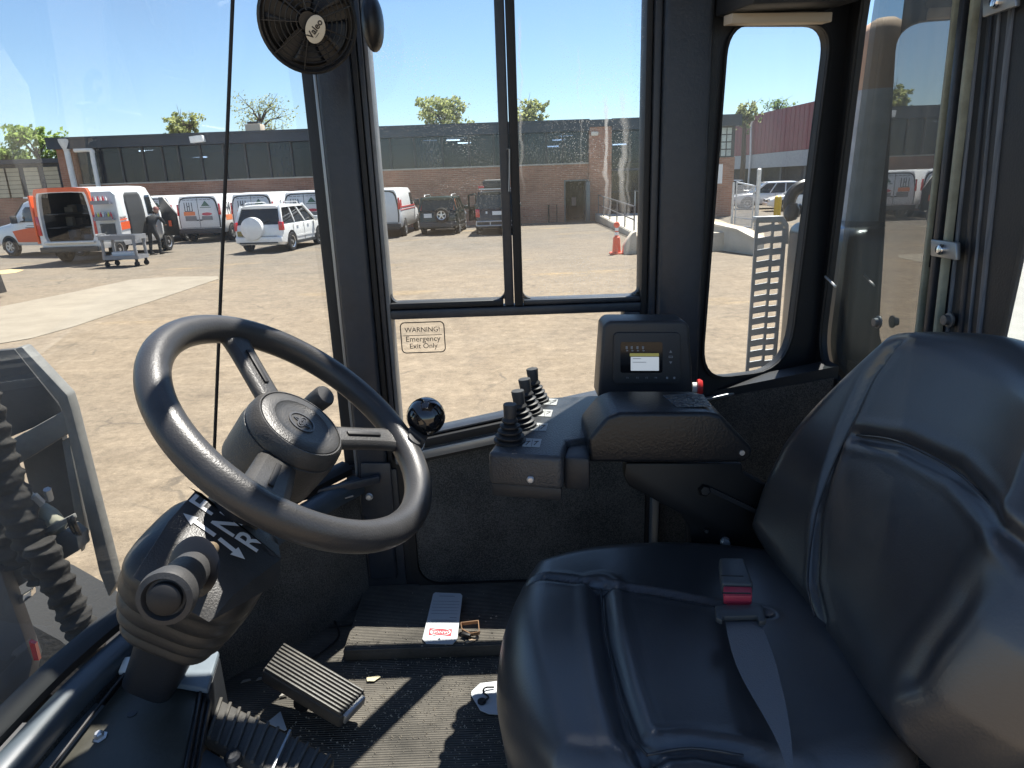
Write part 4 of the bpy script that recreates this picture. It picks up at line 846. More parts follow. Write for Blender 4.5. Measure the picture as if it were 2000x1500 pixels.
hd_ = MB(); hd_.sphere(pp(.08,.42,1.62), .105, 16, 10, (.85, 1, 1.12)); hd_.sphere(pp(.08,.53,1.60), .025, 8, 6); h_ = hd_.build('head', SK, pe)
for s in (-1, 1):
    e_ = MB(); e_.sphere(pp(.08+s*.09,.42,1.61), .03, 8, 6, (.5, 1, 1.3)); e_.build('ear', SK, h_)
    for k in range(5):
        pass
cp = MB(); cp.lathe([(.108, 0), (.104, .06), (.07, .115), (0, .13)], pp(.08,.42,1.64), (0, .15, 1), 16); cp.prism([V(pp(.08+x,.42+y,1.645)) for x, y in ((-.08,.08),(.08,.08),(.06,.19),(0,.21),(-.06,.19))], (0, 0, .015)); cp.build('cap', CAPM, pe)
for sx, bx, by, bz in ((-1, -.16, .60, 1.04), (1, .21, .64, 1.07)):
    hm = MB(); hm.sphere(pp(bx, by, bz), .045, 10, 8, (.8, 1.2, .5))
    for k in range(4): hm.tube([V(pp(bx-.03+k*.02, by+.03, bz)), V(pp(bx-.033+k*.022, by+.08-.008*abs(k-1.5), bz-.005)), V(pp(bx-.033+k*.022, by+.10-.008*abs(k-1.5), bz-.03))], [.010, .009, .007], 6)
    hm.tube([V(pp(bx+sx*-.035, by-.01, bz)), V(pp(bx+sx*-.065, by+.03, bz-.01)), V(pp(bx+sx*-.06, by+.06, bz-.025))], [.012, .010, .008], 6); hm.build('hand', SK, pe)
for sx, fx_, fy_ in ((-1, -.16, .04), (1, .20, .07)):
    q = MB(); q.prism([V(pp(fx_-.05, fy_-.12, 0)), V(pp(fx_+.05, fy_-.12, 0)), V(pp(fx_+.055, fy_+.10, 0)), V(pp(fx_, fy_+.16, 0)), V(pp(fx_-.055, fy_+.10, 0))], (0, 0, .085)); q.build('shoe', BLACK, pe, bevel=.02)
# ================================================================== RAMP, RAILINGS, WALLS
CNC = M('cream_concrete', (.44, .39, .31), .85, bump=.4, bscale=25, col2=(.56, .51, .42), vscale=1.6)
CNG = M('grey_concrete', (.40, .38, .33), .9, bump=.25, bscale=25, col2=(.50, .47, .40), vscale=1.2)
ra = thing('access_ramp', 'concrete access ramp climbing to the brick building door', 'ramp', (5, 34, 0))
a0 = V((fx(1160, 430), Y0-.5, 0)); a1 = PZ(1240, 467, .0)
q = MB(); q.prism([V((a0.x, a0.y, 0)), V((a1.x, a1.y, 0)), V((a1.x, a1.y, .16)), V((a0.x, a0.y, .42))], (.35, 0, 0)); q.build('kerb_wall', CNC, ra, bevel=.02)
q = MB(); q.prism([V((a0.x+.353, a0.y, 0)), V((a1.x+.353, a1.y, 0)), V((a1.x+.353, a1.y, .10)), V((a0.x+.353, a0.y, .36))], (2.6, 0, 0)); q.build('ramp_slab', CNG, ra, smooth=0)
rl = thing('ramp_railing', 'dark two rail handrail along the access ramp', 'railing', (a1.x, a1.y, 0))
RAILM = M('painted_rail', (.10, .10, .11), .45); tops = []; mids = []
for k in range(6):
    f_ = k/5; p = a0.lerp(a1, f_*.9); zb = .42+(.16-.42)*f_*.9; b_ = V((p.x+.18, p.y, zb)); q = MB(); q.tube([b_, b_+V((0, 0, .95))], .03, 8); q.build('post', RAILM, rl); tops.append(b_+V((0, 0, .95))); mids.append(b_+V((0, 0, .45)))
q = MB(); q.tube(tops, .035, 8); q.build('rail', RAILM, rl); q = MB(); q.tube(mids, .03, 8); q.build('rail', RAILM, rl)
hr = MB(); hr.tube(smooth_path([V((a0.x+2.2, Y0-.3, 1.55)), V((a0.x+2.6, Y0-1.5, 1.35)), V((a0.x+3.2, Y0-3, 1.28)), V((a0.x+4.2, Y0-3.2, 1.28))], 5), .03, 8); hr.tube([V((a0.x+3.2, Y0-3, 0)), V((a0.x+3.2, Y0-3, 1.28))], .03, 8); hr.tube([V((a0.x+2.2, Y0-.3, 0)), V((a0.x+2.2, Y0-.3, 1.55))], .04, 8)
o = hr.build('wall_handrail', GALV); tag(o, 'thin grey curved handrail beside the glazed entrance', 'railing')
# rounded end of the low wall
g = PZ(1222, 497, 0); g2 = PZ(1243, 503, 0)
we = MB(); prof = [(0, 0), (.02, .25), (.18, .48), (.42, .68), (.62, .74), (.62, 0)]
we.prism([V((g.x+x*.62-.06, g.y, z*.92)) for x, z in prof], (0, .35, 0)); we.box(g.x+.325, g.x+3.4, g.y+.03, g.y+.34, 0, .55)
o = we.build('ramp_wall', CNC, bevel=.03); tag(o, 'cream concrete wall end with rounded top beside the orange delineator', 'wall')
# retaining wall further right with yellow posts
w0 = PZ(1355, 482, 0); w1 = PZ(1482, 500, 0)
zt0 = PN(1379, 437, w0, V((w1-w0).y and (-(w1-w0).y, (w1-w0).x, 0)).normalized()).z; 
dw = (w1-w0).normalized(); nw = V((-dw.y, dw.x, 0))
z_a, z_b, z_c = PN(1379, 438, w0, nw).z, PN(1440, 451, w0, nw).z, PN(1472, 469, w0, nw).z
def onw(px, py): return PN(px, py, w0, nw)
rw = MB(); p0 = w0-dw*1.2; pA = V((onw(1385, 470).x, onw(1385, 470).y, 0)); pB = V((onw(1440, 470).x, onw(1440, 470).y, 0)); pC = V((onw(1476, 480).x, onw(1476, 480).y, 0))
rw.prism([V((p0.x, p0.y, 0)), V((pC.x, pC.y, 0)), V((pC.x, pC.y, z_c)), V((pB.x, pB.y, z_b)), V((pA.x, pA.y, z_a)), V((p0.x, p0.y, z_a+.05))], nw*.28)
rwt = thing('retaining_wall', 'weathered concrete retaining wall with sloping cream cap at the right', 'wall', (pA.x, pA.y, 0))
rw.build('wall_face', CNG, rwt, bevel=.01)
cp = MB(); L_ = [V((p0.x, p0.y, z_a+.05)), V((pA.x, pA.y, z_a)), V((pB.x, pB.y, z_b)), V((pC.x, pC.y, z_c))]
for a_, b_ in zip(L_[:-1], L_[1:]): cp.prism([a_-nw*.05, b_-nw*.05, b_+nw*.33, a_+nw*.33], (0, 0, .06))
cp.build('wall_cap', CNC, rwt, smooth=0)
# bank of bare earth held by the wall
bk = MB(); eb = [L_[0]+nw*.28, L_[1]+nw*.28, L_[2]+nw*.28, L_[3]+nw*.28]
far = [PZ(p_, q_, z_) for p_, q_, z_ in ((1330, 424, .62), (1392, 424, .6), (1440, 440, .45), (1492, 452, .25))]
bk.grid(lambda u, v: (lambda f_: (eb[min(2, int(f_))].lerp(eb[min(2, int(f_))+1], f_-min(2, int(f_)))).lerp(far[min(2, int(f_))].lerp(far[min(2, int(f_))+1], f_-min(2, int(f_))), v) + V((0, 0, .05*math.sin(u*11)*math.sin(v*7)-.03)))(u*3), 24, 16)
struct(bk.build('dirt_bank', M('bank_dirt', (.30, .22, .15), .95, bump=.6, bscale=9, col2=(.42, .33, .22), vscale=2.2)))
for px, py, lab in ((1402, 487, 'yellow steel post standing in front of the retaining wall'),):
    g = PZ(px, py, 0); q = MB(); q.tube([(g.x, g.y-.1, 0), (g.x, g.y-.1, .62)], .055, 12); q.box(g.x-.09, g.x+.09, g.y-.16, g.y-.04, .62, .66); o = q.build('yellow_post', YEL); tag(o, lab, 'post')
g = PZ(1517, 428, 0); q = MB(); q.lathe([(.17, 0), (.17, 1.0), (.15, 1.07), (.08, 1.12), (0, 1.13)], (g.x, g.y, 0), (0, 0, 1), 16); o = q.build('bollard', YEL); tag(o, 'thick yellow bollard in front of the cars beyond the gate', 'bollard')
# chain link gate
gA = PZ(1428, 452, 0); gB = PZ(1476, 455, 0); gt = thing('chain_link_gate', 'galvanised chain link gate standing open beside the brick corner', 'gate', (gA.x, gA.y, 0))
gB.y = gA.y-1.0; gB.x = PY(1476, 440, gB.y).x; H1 = 2.3
q = MB(); q.tube([(gA.x, gA.y, 0), (gA.x, gA.y, H1-.4)], .05, 10); q.build('gate_post', GALV, gt)
q = MB(); q.tube([(gB.x, gB.y, 0), (gB.x, gB.y, H1)], .08, 10); q.lathe([(.09, 0), (.09, .06), (0, .1)], (gB.x, gB.y, H1), (0, 0, 1), 10); q.build('gate_post', GALV, gt)
q = MB(); f0 = gA+V((.12, 0, .2)); f1 = gB+V((-.15, 0, .2)); fr_ = [f0, f1, f1+V((0, 0, 1.55)), f0+V((0, 0, 1.7))]
for k in range(4): q.tube([fr_[k], fr_[(k+1) % 4]], .03, 8)
q.tube([f0+V((0, 0, .35)), f1+V((0, 0, .3))], .022, 6); q.build('gate_frame', GALV, gt)
q = MB(); n_ = 26
for k in range(-n_, n_):
    for sgn in (1, -1):
        u0_, u1_ = k/n_, (k+14*sgn*0+14)/n_
        a_u, b_u = (k/n_, k/n_+.5) if sgn > 0 else (k/n_+.5, k/n_)
        pa, pb = (a_u, 0.), (b_u, 1.)
        def clipu(pa, pb):
            (ua, va), (ub, vb) = pa, pb
            t0, t1 = 0., 1.
            for lim, s_ in ((0, 1), (1, -1)):
                d0 = s_*(ua-lim); d1 = s_*(ub-lim)
                if d0 < 0 and d1 < 0: return None
                if d0 < 0: t0 = max(t0, d0/(d0-d1))
                elif d1 < 0: t1 = min(t1, d0/(d0-d1))
            if t1-t0 < .02: return None
            return [(ua+(ub-ua)*t, va+(vb-va)*t) for t in (t0, t1)]
        cc = clipu(pa, pb)
        if cc:
            P_ = [f0.lerp(f1, u_)+V((0, 0, 1.6*v_)) for u_, v_ in cc]; q.tube(P_, .005, 3, cap=False)
q.build('wire_mesh', GALV, gt, smooth=0, kind='stuff')
q = MB(); g = PZ(1455, 462, .25); q.bar(g, g+V((.5, -.1, 0)), .06, .06); o = q.build('loose_bar', BLACK); tag(o, 'short black bar lying on the dirt below the gate', 'bar')
# orange delineator
g = PZ(1204, 496, 0); dl = thing('traffic_delineator', 'orange traffic delineator with rounded head beside the wall end', 'delineator', (g.x, g.y, 0))
OR2 = M('safety_orange', (.85, .10, .03), .45); q = MB(); q.box(g.x-.2, g.x+.2, g.y-.2, g.y+.2, 0, .05); q.build('base', OR2, dl, bevel=.015)
q = MB(); q.lathe([(.13, .05), (.10, .5), (.06, .52), (.05, .65), (.05, .80), (.085, .82), (.095, .87), (.065, .94), (0, .95)], (g.x, g.y, 0), (0, 0, 1), 14); q.build('post', OR2, dl)
for r_, z0_ in ((.062, .56), (.054, .69)): q = MB(); q.lathe([(r_, z0_), (r_, z0_+.09)], (g.x, g.y, 0), (0, 0, 1), 14, cap=False); q.build('reflective_band', WHITE, dl)
# ================================================================== LOADER: cab shell, hood, boom
CABP = M('cab_paint_black', (.019, .026, .039), .40, bump=.06, bscale=220, var=.2, vscale=9, wear=.25)
CABD = M('cab_trim', (.016, .018, .022), .48, bump=.08, bscale=260)
GASK = M('rubber_gasket', (.010, .010, .011), .6)
EDGE = M('bare_metal_edge', (.32, .34, .36), .38, .7)
GREYB = M('blue_grey_ledge', (.17, .20, .23), .45, var=.12, vscale=14)
def speckle(name, c1, c2, sc_=420, rough=.9):
    m = bpy.data.materials.new(name); m.use_nodes = True; t = m.node_tree; n = t.nodes; L = t.links.new; b = n['Principled BSDF']
    tc = n.new('ShaderNodeTexCoord'); a = n.new('ShaderNodeTexNoise'); a.inputs['Scale'].default_value = sc_; a.inputs['Detail'].default_value = 3; L(tc.outputs['Object'], a.inputs['Vector'])
    a2 = n.new('ShaderNodeTexNoise'); a2.inputs['Scale'].default_value = 9; a2.inputs['Detail'].default_value = 4; L(tc.outputs['Object'], a2.inputs['Vector'])
    ad = n.new('ShaderNodeMath'); ad.operation = 'MULTIPLY_ADD'; ad.inputs[1].default_value = .55; L(a2.outputs['Fac'], ad.inputs[0]); L(a.outputs['Fac'], ad.inputs[2])
    rp = n.new('ShaderNodeValToRGB'); rp.color_ramp.elements[0].position = .62; rp.color_ramp.elements[1].position = .98; rp.color_ramp.elements[0].color = (*c1, 1); rp.color_ramp.elements[1].color = (*c2, 1)
    L(ad.outputs[0], rp.inputs[0]); L(rp.outputs[0], b.inputs['Base Color']); b.inputs['Roughness'].default_value = rough
    bp = n.new('ShaderNodeBump'); bp.inputs['Strength'].default_value = .5; bp.inputs['Distance'].default_value = .002; L(a.outputs['Fac'], bp.inputs['Height']); L(bp.outputs[0], b.inputs['Normal']); return m
FELT = speckle('speckled_lining', (.030, .030, .029), (.13, .122, .11))
GL_SIDE = glass_mat('cab_glass_side', dust_sheen=.008, speck=.5, blotch=.02, ior=1.45)
GL_SIDE2 = glass_mat('cab_glass_side_streaked', dust_sheen=.009, speck=.45, blotch=.02, ior=1.45, streaks=((.205, .004, 2.12, 2.36, .42), (.236, .006, 2.10, 2.37, .48), (.037, .003, 2.16, 2.50, .30), (.247, .003, 2.00, 2.3, .25), (.212, .002, 2.02, 2.2, .2), (.15, .002, 2.2, 2.45, .15)))
GL_LOW = glass_mat('cab_glass_lower', dust_sheen=.012, blotch=.03, ior=1.45)
GL_FRONT = glass_mat('windscreen_glass', dust_sheen=.022, blotch=.035, ior=1.5, sscale=5)
GL_QTR = glass_mat('cab_glass_quarter', dust_sheen=.022, blotch=.05, ior=1.5)
GL_REAR = glass_mat('cab_glass_rear', tint=(.6, .65, .66), dust_sheen=.035, ior=3.1, sscale=34)
GL_REAR2 = glass_mat('cab_glass_rear_dusty', tint=(.8, .84, .85), dust_sheen=.06, ior=1.5, sscale=60, dust_sheen_col=(.5, .54, .58))
ld = thing('wheel_loader', 'black wheel loader cab shell with large windows, seen from its open door', 'loader', (0, .85, 0))
def LP(mb, name, mat, **k): return mb.build(name, mat, ld, **k)
YW = 1.40; FZ = 1.28
# --- floor
def mat_floor():
    m = bpy.data.materials.new('ribbed_floor_mat'); m.use_nodes = True; t = m.node_tree; n = t.nodes; L = t.links.new; b = n['Principled BSDF']
    tc = n.new('ShaderNodeTexCoord'); wv = n.new('ShaderNodeTexWave'); wv.bands_direction = 'Y'; wv.inputs['Scale'].default_value = 62; L(tc.outputs['Object'], wv.inputs['Vector'])
    nz = n.new('ShaderNodeTexNoise'); nz.inputs['Scale'].default_value = 5.5; nz.inputs['Detail'].default_value = 9; nz.inputs['Roughness'].default_value = .75; L(tc.outputs['Object'], nz.inputs['Vector'])
    rp = n.new('ShaderNodeValToRGB'); rp.color_ramp.elements[0].position = .35; rp.color_ramp.elements[1].position = .72; rp.color_ramp.elements[0].color = (.06, .054, .046, 1); rp.color_ramp.elements[1].color = (.20, .178, .15, 1); L(nz.outputs['Fac'], rp.inputs[0])
    mx = n.new('ShaderNodeMix'); mx.data_type = 'RGBA'; mx.blend_type = 'MULTIPLY'; mx.inputs[0].default_value = .45; L(rp.outputs[0], mx.inputs[6]); L(wv.outputs['Color'], mx.inputs[7])
    L(mx.outputs[2], b.inputs['Base Color']); b.inputs['Roughness'].default_value = .8
    bp = n.new('ShaderNodeBump'); bp.inputs['Strength'].default_value = .7; bp.inputs['Distance'].default_value = .003; L(wv.outputs['Fac'], bp.inputs['Height']); L(bp.outputs[0], b.inputs['Normal']); return m
FM = mat_floor()
q = MB(); q.box(-.60, .70, .30, 1.40, FZ-.05, FZ); q.box(-.80, -.60, .30, 1.15, FZ-.05, FZ-.002); LP(q, 'floor_mat', FM, smooth=0)
q = MB(); q.box(-.36, .70, 1.165, 1.40, FZ+.001, FZ+.028); LP(q, 'floor_ledge', FM, bevel=.006)
q = MB(); q.box(-.9, .75, .28, 1.45, .75, FZ-.052); LP(q, 'chassis', CABD, smooth=0)
# --- far side wall below the windows
q = MB(); q.prism([V((-.375, YW, FZ)), V((.70, YW, FZ)), V((.70, YW, 1.80)), V((.385, YW, 1.745)), V((-.375, YW, 1.605))], (0, .05, 0)); LP(q, 'side_panel', CABD, smooth=0)
def xz(pts, y): return [V((x, y, z)) for x, z in pts]
def sill(x): return 1.652+(x+.207)*.19
# raised rim round the lining, lining itself
inner = [(x, z) for x, z in rrect(.03, 1.475, .262, .165, .05, 5)]
inner = [(x, z if z < 1.5 else z + (sill(x)-.035-1.64)) for x, z in inner]
outer = [(x + (.016 if x > .03 else -.016), z + (.014 if z > 1.5 else -.014)) for x, z in inner]
q = MB(); q.frame(xz(outer, YW-.012), xz(inner, YW-.012), (0, .0115, 0)); LP(q, 'panel_rim', GASK, smooth=40)
q = MB(); q.prism(xz([(x*.995+.00015, z) for x, z in inner], YW-.004), (0, .0035, 0)); LP(q, 'side_lining', FELT, smooth=0)
q = MB(); q.prism(xz([(.325, 1.32), (.69, 1.32), (.69, 1.775), (.385, 1.73), (.325, 1.715)], YW-.004), (0, .0035, 0)); LP(q, 'side_lining', FELT, smooth=0)
q = MB(); q.box(.300, .318, YW-.03, YW-.0005, FZ+.03, 1.70); LP(q, 'vertical_trim', EDGE, bevel=.004)
q = MB(); q.box(-.37, -.262, YW-.006, YW-.001, FZ+.02, 1.60); LP(q, 'lower_pillar_plate', CABP, bevel=.003)
# slanted window sill: dark rubber and a bright metal lip
def slant(x0, x1, dz0, dz1, y0, y1, name, mat):
    q = MB(); q.prism([V((x0, y0, sill(x0)+dz0)), V((x1, y0, sill(x1)+dz0)), V((x1, y0, sill(x1)+dz1)), V((x0, y0, sill(x0)+dz1))], (0, y1-y0, 0)); return LP(q, name, mat, bevel=.003)
slant(-.26, .30, -.004, .016, YW-.012, YW+.06, 'sill_gasket', GASK)
slant(-.26, .30, -.026, -.006, YW-.022, YW-.002, 'sill_lip', EDGE)
slant(-.26, .30, .018, .024, YW+.0, YW+.05, 'sill_gasket', CABP)
# --- front pillar, in stepped strips
Z1 = 2.80
q = MB(); q.box(-.380, -.348, YW+.012, YW+.06, 1.55, Z1); LP(q, 'front_pillar_flange', CABD, bevel=.003)
q = MB(); q.box(-.352, -.346, YW-.012, YW+.02, 1.50, Z1); LP(q, 'front_pillar_seam', EDGE, bevel=.001)
q = MB(); q.box(-.345, -.280, YW-.02, YW+.06, 1.33, Z1); LP(q, 'front_pillar', CABP, bevel=.008, seg=3)
q = MB(); q.box(-.278, -.268, YW-.012, YW+.05, 1.62, Z1); LP(q, 'window_channel', GASK, bevel=.002)
q = MB(); q.box(-.266, -.2565, YW-.006, YW+.05, 1.62, Z1); LP(q, 'window_channel', CABP, bevel=.002)
q = MB(); q.box(-.255, -.247, YW+.0, YW+.05, 1.62, Z1); LP(q, 'window_channel', M('worn_grey_channel', (.16, .165, .17), .5, var=.2, vscale=20), bevel=.002)
# --- sliding window frame
zb = 1.967
q = MB(); q.box(-.2465, .30, YW-.004, YW+.045, 1.934, 1.953); LP(q, 'window_rail', CABP, bevel=.003)
q = MB(); q.box(-.2465, -.012, YW+.0, YW+.045, 1.955, 1.967); LP(q, 'window_rail', GASK, bevel=.002)
q = MB(); q.box(.030, .272, YW+.0, YW+.045, 1.955, 1.965); LP(q, 'window_rail', EDGE if 0 else CABP, bevel=.002)
q = MB(); q.box(-.009, .010, YW-.002, YW+.04, 1.955, Z1); LP(q, 'window_mullion', CABP, bevel=.003)
q = MB(); q.box(.0115, .029, YW-.008, YW+.04, 1.955, Z1); LP(q, 'window_mullion', GASK, bevel=.003)
q = MB(); q.tube([PY(990, 291, YW-.01), PY(995, 291, YW-.012), PY(995, 340, YW-.012), PY(994, 374, YW-.01)], .0016, 6); LP(q, 'window_latch', EDGE)
for (xa, xb_, s) in ((-.2465, -.009, 1), (.029, .272, 1)):      # rounded gasket corners of both panes
    for (cx, sx) in ((xa, 1), (xb_, -1)):
        z0 = 1.967; r_ = .016; pts = [(cx, z0), (cx+sx*r_, z0)] + [(cx+sx*(r_-r_*math.sin(R(a))), z0+r_-r_*math.cos(R(a))) for a in range(15, 91, 15)]
        q = MB(); q.prism(xz(pts, YW+.015), (0, .02, 0)); LP(q, 'gasket_corner', GASK, smooth=0)
q = MB(); q.box(-.2475, -.008, YW+.024, YW+.028, 1.95, Z1); LP(q, 'window_pane', GL_SIDE, smooth=0)
q = MB(); q.box(.028, .276, YW+.014, YW+.018, 1.95, Z1); LP(q, 'window_pane', GL_SIDE2, smooth=0)
q = MB(); q.prism([V((-.255, YW+.022, 1.62)), V((.285, YW+.022, 1.72)), V((.285, YW+.022, 1.945)), V((-.255, YW+.022, 1.945))], (0, .004, 0)); LP(q, 'emergency_exit_pane', GL_LOW, smooth=0)
q = MB(); q.box(.238, .29, YW-.001, YW+.045, 1.70, 1.9335); LP(q, 'lower_pane_surround', CABP, bevel=.004)
# --- middle pillar
q = MB(); q.box(.272, .284, YW-.008, YW+.05, 1.70, Z1); LP(q, 'window_channel', GASK, bevel=.002)
q = MB(); q.box(.286, .300, YW-.016, YW+.05, 1.70, Z1); LP(q, 'window_channel', CABP, bevel=.003)
q = MB(); q.box(.302, .392, YW-.03, YW+.05, 1.55, Z1); LP(q, 'middle_pillar', CABP, bevel=.01, seg=3)
# --- quarter panel, swung slightly outwards, with a rounded pane
qa = V((.385, 1.395, 0)); qb = V((.715, 1.53, 0)); qd = (qb-qa).normalized(); qn = V((qd.y, -qd.x, 0))
if qn.y > 0: qn = -qn
def PQ(px, py, off=0): return PN(px, py, qa+qn*off, qn)
def qloc(p): return ((p-qa).dot(qd), p.z)
cs = [qloc(PQ(*p)) for p in ((1612, 52), (1413, 52), (1361, 738), (1529, 718))]      # tr, tl, bl, br
def quad_round(cs, rs, seg=7):
    out = []; n = 4
    for k in range(4):
        p = V((*cs[k], 0)); a = (V((*cs[(k-1) % 4], 0))-p).normalized(); b = (V((*cs[(k+1) % 4], 0))-p).normalized()
        for i in range(seg+1):
            t_ = i/seg; r_ = rs[k]; out.append(tuple(((p+a*r_)*(1-t_)**2 + p*2*t_*(1-t_) + (p+b*r_)*t_*t_)[:2]))
    return out
hole = quad_round(cs, (.055, .055, .075, .10))
def qp(p, off=0): v = qa+qd*p[0]+qn*off; return V((v.x, v.y, p[1]))
oc = [(.345, Z1), (.0, Z1), (.0, 1.60), (.345, 1.66)]
outq = quad_round(oc, (.001,)*4)
q = MB(); q.frame([qp(p, .012) for p in outq], [qp(p, .012) for p in hole], -qn*.016); LP(q, 'quarter_panel', CABD, smooth=40)
q = MB(); grow = [(sum(c[0] for c in hole)/len(hole) + (p[0]-sum(c[0] for c in hole)/len(hole))*1.045, sum(c[1] for c in hole)/len(hole) + (p[1]-sum(c[1] for c in hole)/len(hole))*1.015) for p in hole]
q.frame([qp(p, .018) for p in grow], [qp(p, .018) for p in hole], -qn*.005); LP(q, 'quarter_gasket', GASK, smooth=40)
q = MB(); q.prism([qp(p, -.0) for p in hole], -qn*.003); q.v = [p for p in q.v]; LP(q, 'quarter_pane', GL_QTR, smooth=0)
q = MB(); q.bar(PQ(1372, 781, .025), PQ(1512, 750, .025), .012, .007); LP(q, 'quarter_lip', EDGE, bevel=.002)
q = MB(); q.prism([qp((0, FZ), .004), qp((.335, FZ), .004), qp((.335, 1.745), .004), qp((0, 1.725), .004)], -qn*.01); LP(q, 'corner_lining', FELT, smooth=0)
# overhead strip and console
a, b = PQ(1421, 42, .05), PQ(1616, 39, .05)
q = MB(); q.obox((a+b)/2+V((0, 0, .003)), (b-a)/2, qn*.012, (0, 0, .0085)); LP(q, 'overhead_strip', M('cream_strip', (.50, .43, .34), .6), bevel=.002)
a, b = PQ(1432, 8, .07), PQ(1640, 0, .07)
q = MB(); q.obox((a+b)/2+V((0, 0, .058)), (b-a)/2, qn*.05, (0, 0, .07)); oc_ = LP(q, 'overhead_console', CABD, bevel=.006)
for k in range(5):
    p = a.lerp(b, .15+k*.17)+V((0, 0, .02))+qn*.051; q = MB(); q.obox(p, qd*.012, qn*.002, (0, 0, .022)); q.build('console_switch', BLACK, oc_, bevel=.002)
# --- rear wall with rounded pane
XR = .70
def PR(px, py, o=0): return PX(px, py, XR+o)
rcs = [(PR(*p).y, PR(*p).z) for p in ((1893, 40), (1690, 10), (1597, 716), (1800, 760))]     # near-top, far-top, far-bottom, near-bottom
rcs[0] = (rcs[0][0], 2.72); rcs[1] = (rcs[1][0], 2.66)
rcs[3] = (rcs[0][0]+.02, rcs[2][1]-.005)
rh = quad_round(rcs, (.03, .20, .10, .08), 8)
def rp_(p, off=0): return V((XR+off, p[0], p[1]))
_p, _q = PR(1992, 470), PR(1944, 690); _k = (_p.y-_q.y)/(_p.z-_q.z); oc = [(_p.y+_k*(Z1+.03-_p.z), Z1+.03), (1.54, Z1+.03), (1.54, 1.60), (_p.y+_k*(1.60-_p.z), 1.60)]
q = MB(); q.frame([rp_(p) for p in quad_round(oc, (.001,)*4, 8)], [rp_(p) for p in rh], (.012, 0, 0)); LP(q, 'rear_panel', CABD, smooth=40)
cy = sum(p[0] for p in rh)/len(rh); cz = sum(p[1] for p in rh)/len(rh)
q = MB(); q.frame([rp_((cy+(p[0]-cy)*1.06, cz+(p[1]-cz)*1.025), -.006) for p in rh], [rp_(p, -.006) for p in rh], (.005, 0, 0)); LP(q, 'rear_gasket', GASK, smooth=40)
q = MB(); q.prism([rp_((cy+(p[0]-cy)*1.02, cz+(p[1]-cz)*1.01), .016+(p[0]-cy)*.03) for p in rh], (.004, 0, 0)); LP(q, 'rear_pane', GL_REAR, smooth=0)
q = MB(); q.prism([V((XR-.006, 1.52, FZ)), V((XR-.006, .35, FZ)), V((XR-.006, .35, 1.80)), V((XR-.006, 1.52, 1.745))], (.0055, 0, 0)); LP(q, 'rear_lining', FELT, smooth=0)
q = MB(); a = PR(1585, 750, -.012); b = PR(1660, 810, -.012); q.bar(a, b, .01, .006); LP(q, 'rear_lip', EDGE, bevel=.002)
RBAR = M('streaked_bar', (.06, .07, .085), .5, col2=(.17, .19, .22), vscale=3, stretch=(40, 40, 1.2))
# window seals, latch and dusty pane at the right
SEALM = M('pale_seal', (.30, .31, .24), .55, var=.2, vscale=18)
for (t0, t1, nm, mt, wd) in (((1872, -20), (1793, 660), 'pale_seal', SEALM, .007), ((1888, -20), (1812, 660), 'seal_channel', CABP, .012), ((1908, -20), (1830, 660), 'pale_seal', SEALM, .009)):
    q = MB(); q.bar(PR(*t0, -.008), PR(*t1, -.008), wd, .012, (1, 0, 0)); LP(q, nm, mt, bevel=.002)
for px, py in ((1846, 487), (1955, 4)):
    c = PR(px, py, -.02); q = MB(); q.obox(c, (.004, 0, 0), (0, .032, .0), (0, .003, .013)); lt = LP(q, 'latch_plate', EDGE, bevel=.002)
    q = MB(); q.lathe([(.0085, 0), (.0085, .004), (.006, .009), (0, .010)], c+V((-.004, 0, 0)), (-1, -.2, .1), 14); q.build('latch_bolt', CHROME, lt)
for px, py in ((1856, 625), (1717, 629)):
    c = PR(px, py, -.006 if px > 1800 else .004); q = MB(); q.lathe([(.012, 0), (.012, .003), (.008, .004), (.008, .011), (0, .012)], c, (-1, 0, 0), 14); LP(q, 'rear_bolt', M('dull_bolt', (.16, .16, .16), .5, .5))
c0 = PR(1625, 560, -.02); q = MB(); q.tube([PR(1612, 540, -.02), PR(1632, 560, -.02)], .0025, 6); LP(q, 'pane_stay', GALV)
q = MB(); q.box(XR+.006, XR+.010, .55, rcs[0][0]-.025, 1.80, Z1); LP(q, 'rear_pane', GL_REAR2, smooth=0)
for (t0, t1, wd, mt) in (((1925, -20), (1850, 700), .007, RBAR), ((1945, -20), (1875, 700), .010, CABP), ((1962, -20), (1893, 700), .005, RBAR), ((1985, -20), (1912, 700), .010, RBAR)):
    q = MB(); q.bar(PR(*t0, .003), PR(*t1, .003), wd, .012, (1, 0, 0)); LP(q, 'rear_bar', mt, bevel=.002)
# --- behind the cab: dark panel added to back the pane's reflection, exhaust, hood
q = MB(); q.box(.93, .942, PX(1958, 400, .93).y, PX(1752, 120, .93).y, 1.0, 2.62); LP(q, 'pane_dark_backing', CABP, smooth=0)
ex = PY(1722, 40, 1.80); rx_ = .055
EXM = bpy.data.materials.new('rusty_exhaust'); EXM.use_nodes = True
_n = EXM.node_tree.nodes; _l = EXM.node_tree.links.new; _b = _n['Principled BSDF']; _t = _n.new('ShaderNodeTexCoord'); _z = _n.new('ShaderNodeTexNoise'); _z.inputs['Scale'].default_value = 18; _z.inputs['Detail'].default_value = 6; _l(_t.outputs['Object'], _z.inputs['Vector'])
_r = _n.new('ShaderNodeValToRGB'); _r.color_ramp.elements[0].color = (.48, .30, .20, 1); _r.color_ramp.elements[1].color = (.62, .44, .31, 1); _l(_z.outputs['Fac'], _r.inputs[0]); _l(_r.outputs[0], _b.inputs['Base Color']); _b.inputs['Roughness'].default_value = .75; _b.inputs['Metallic'].default_value = .2
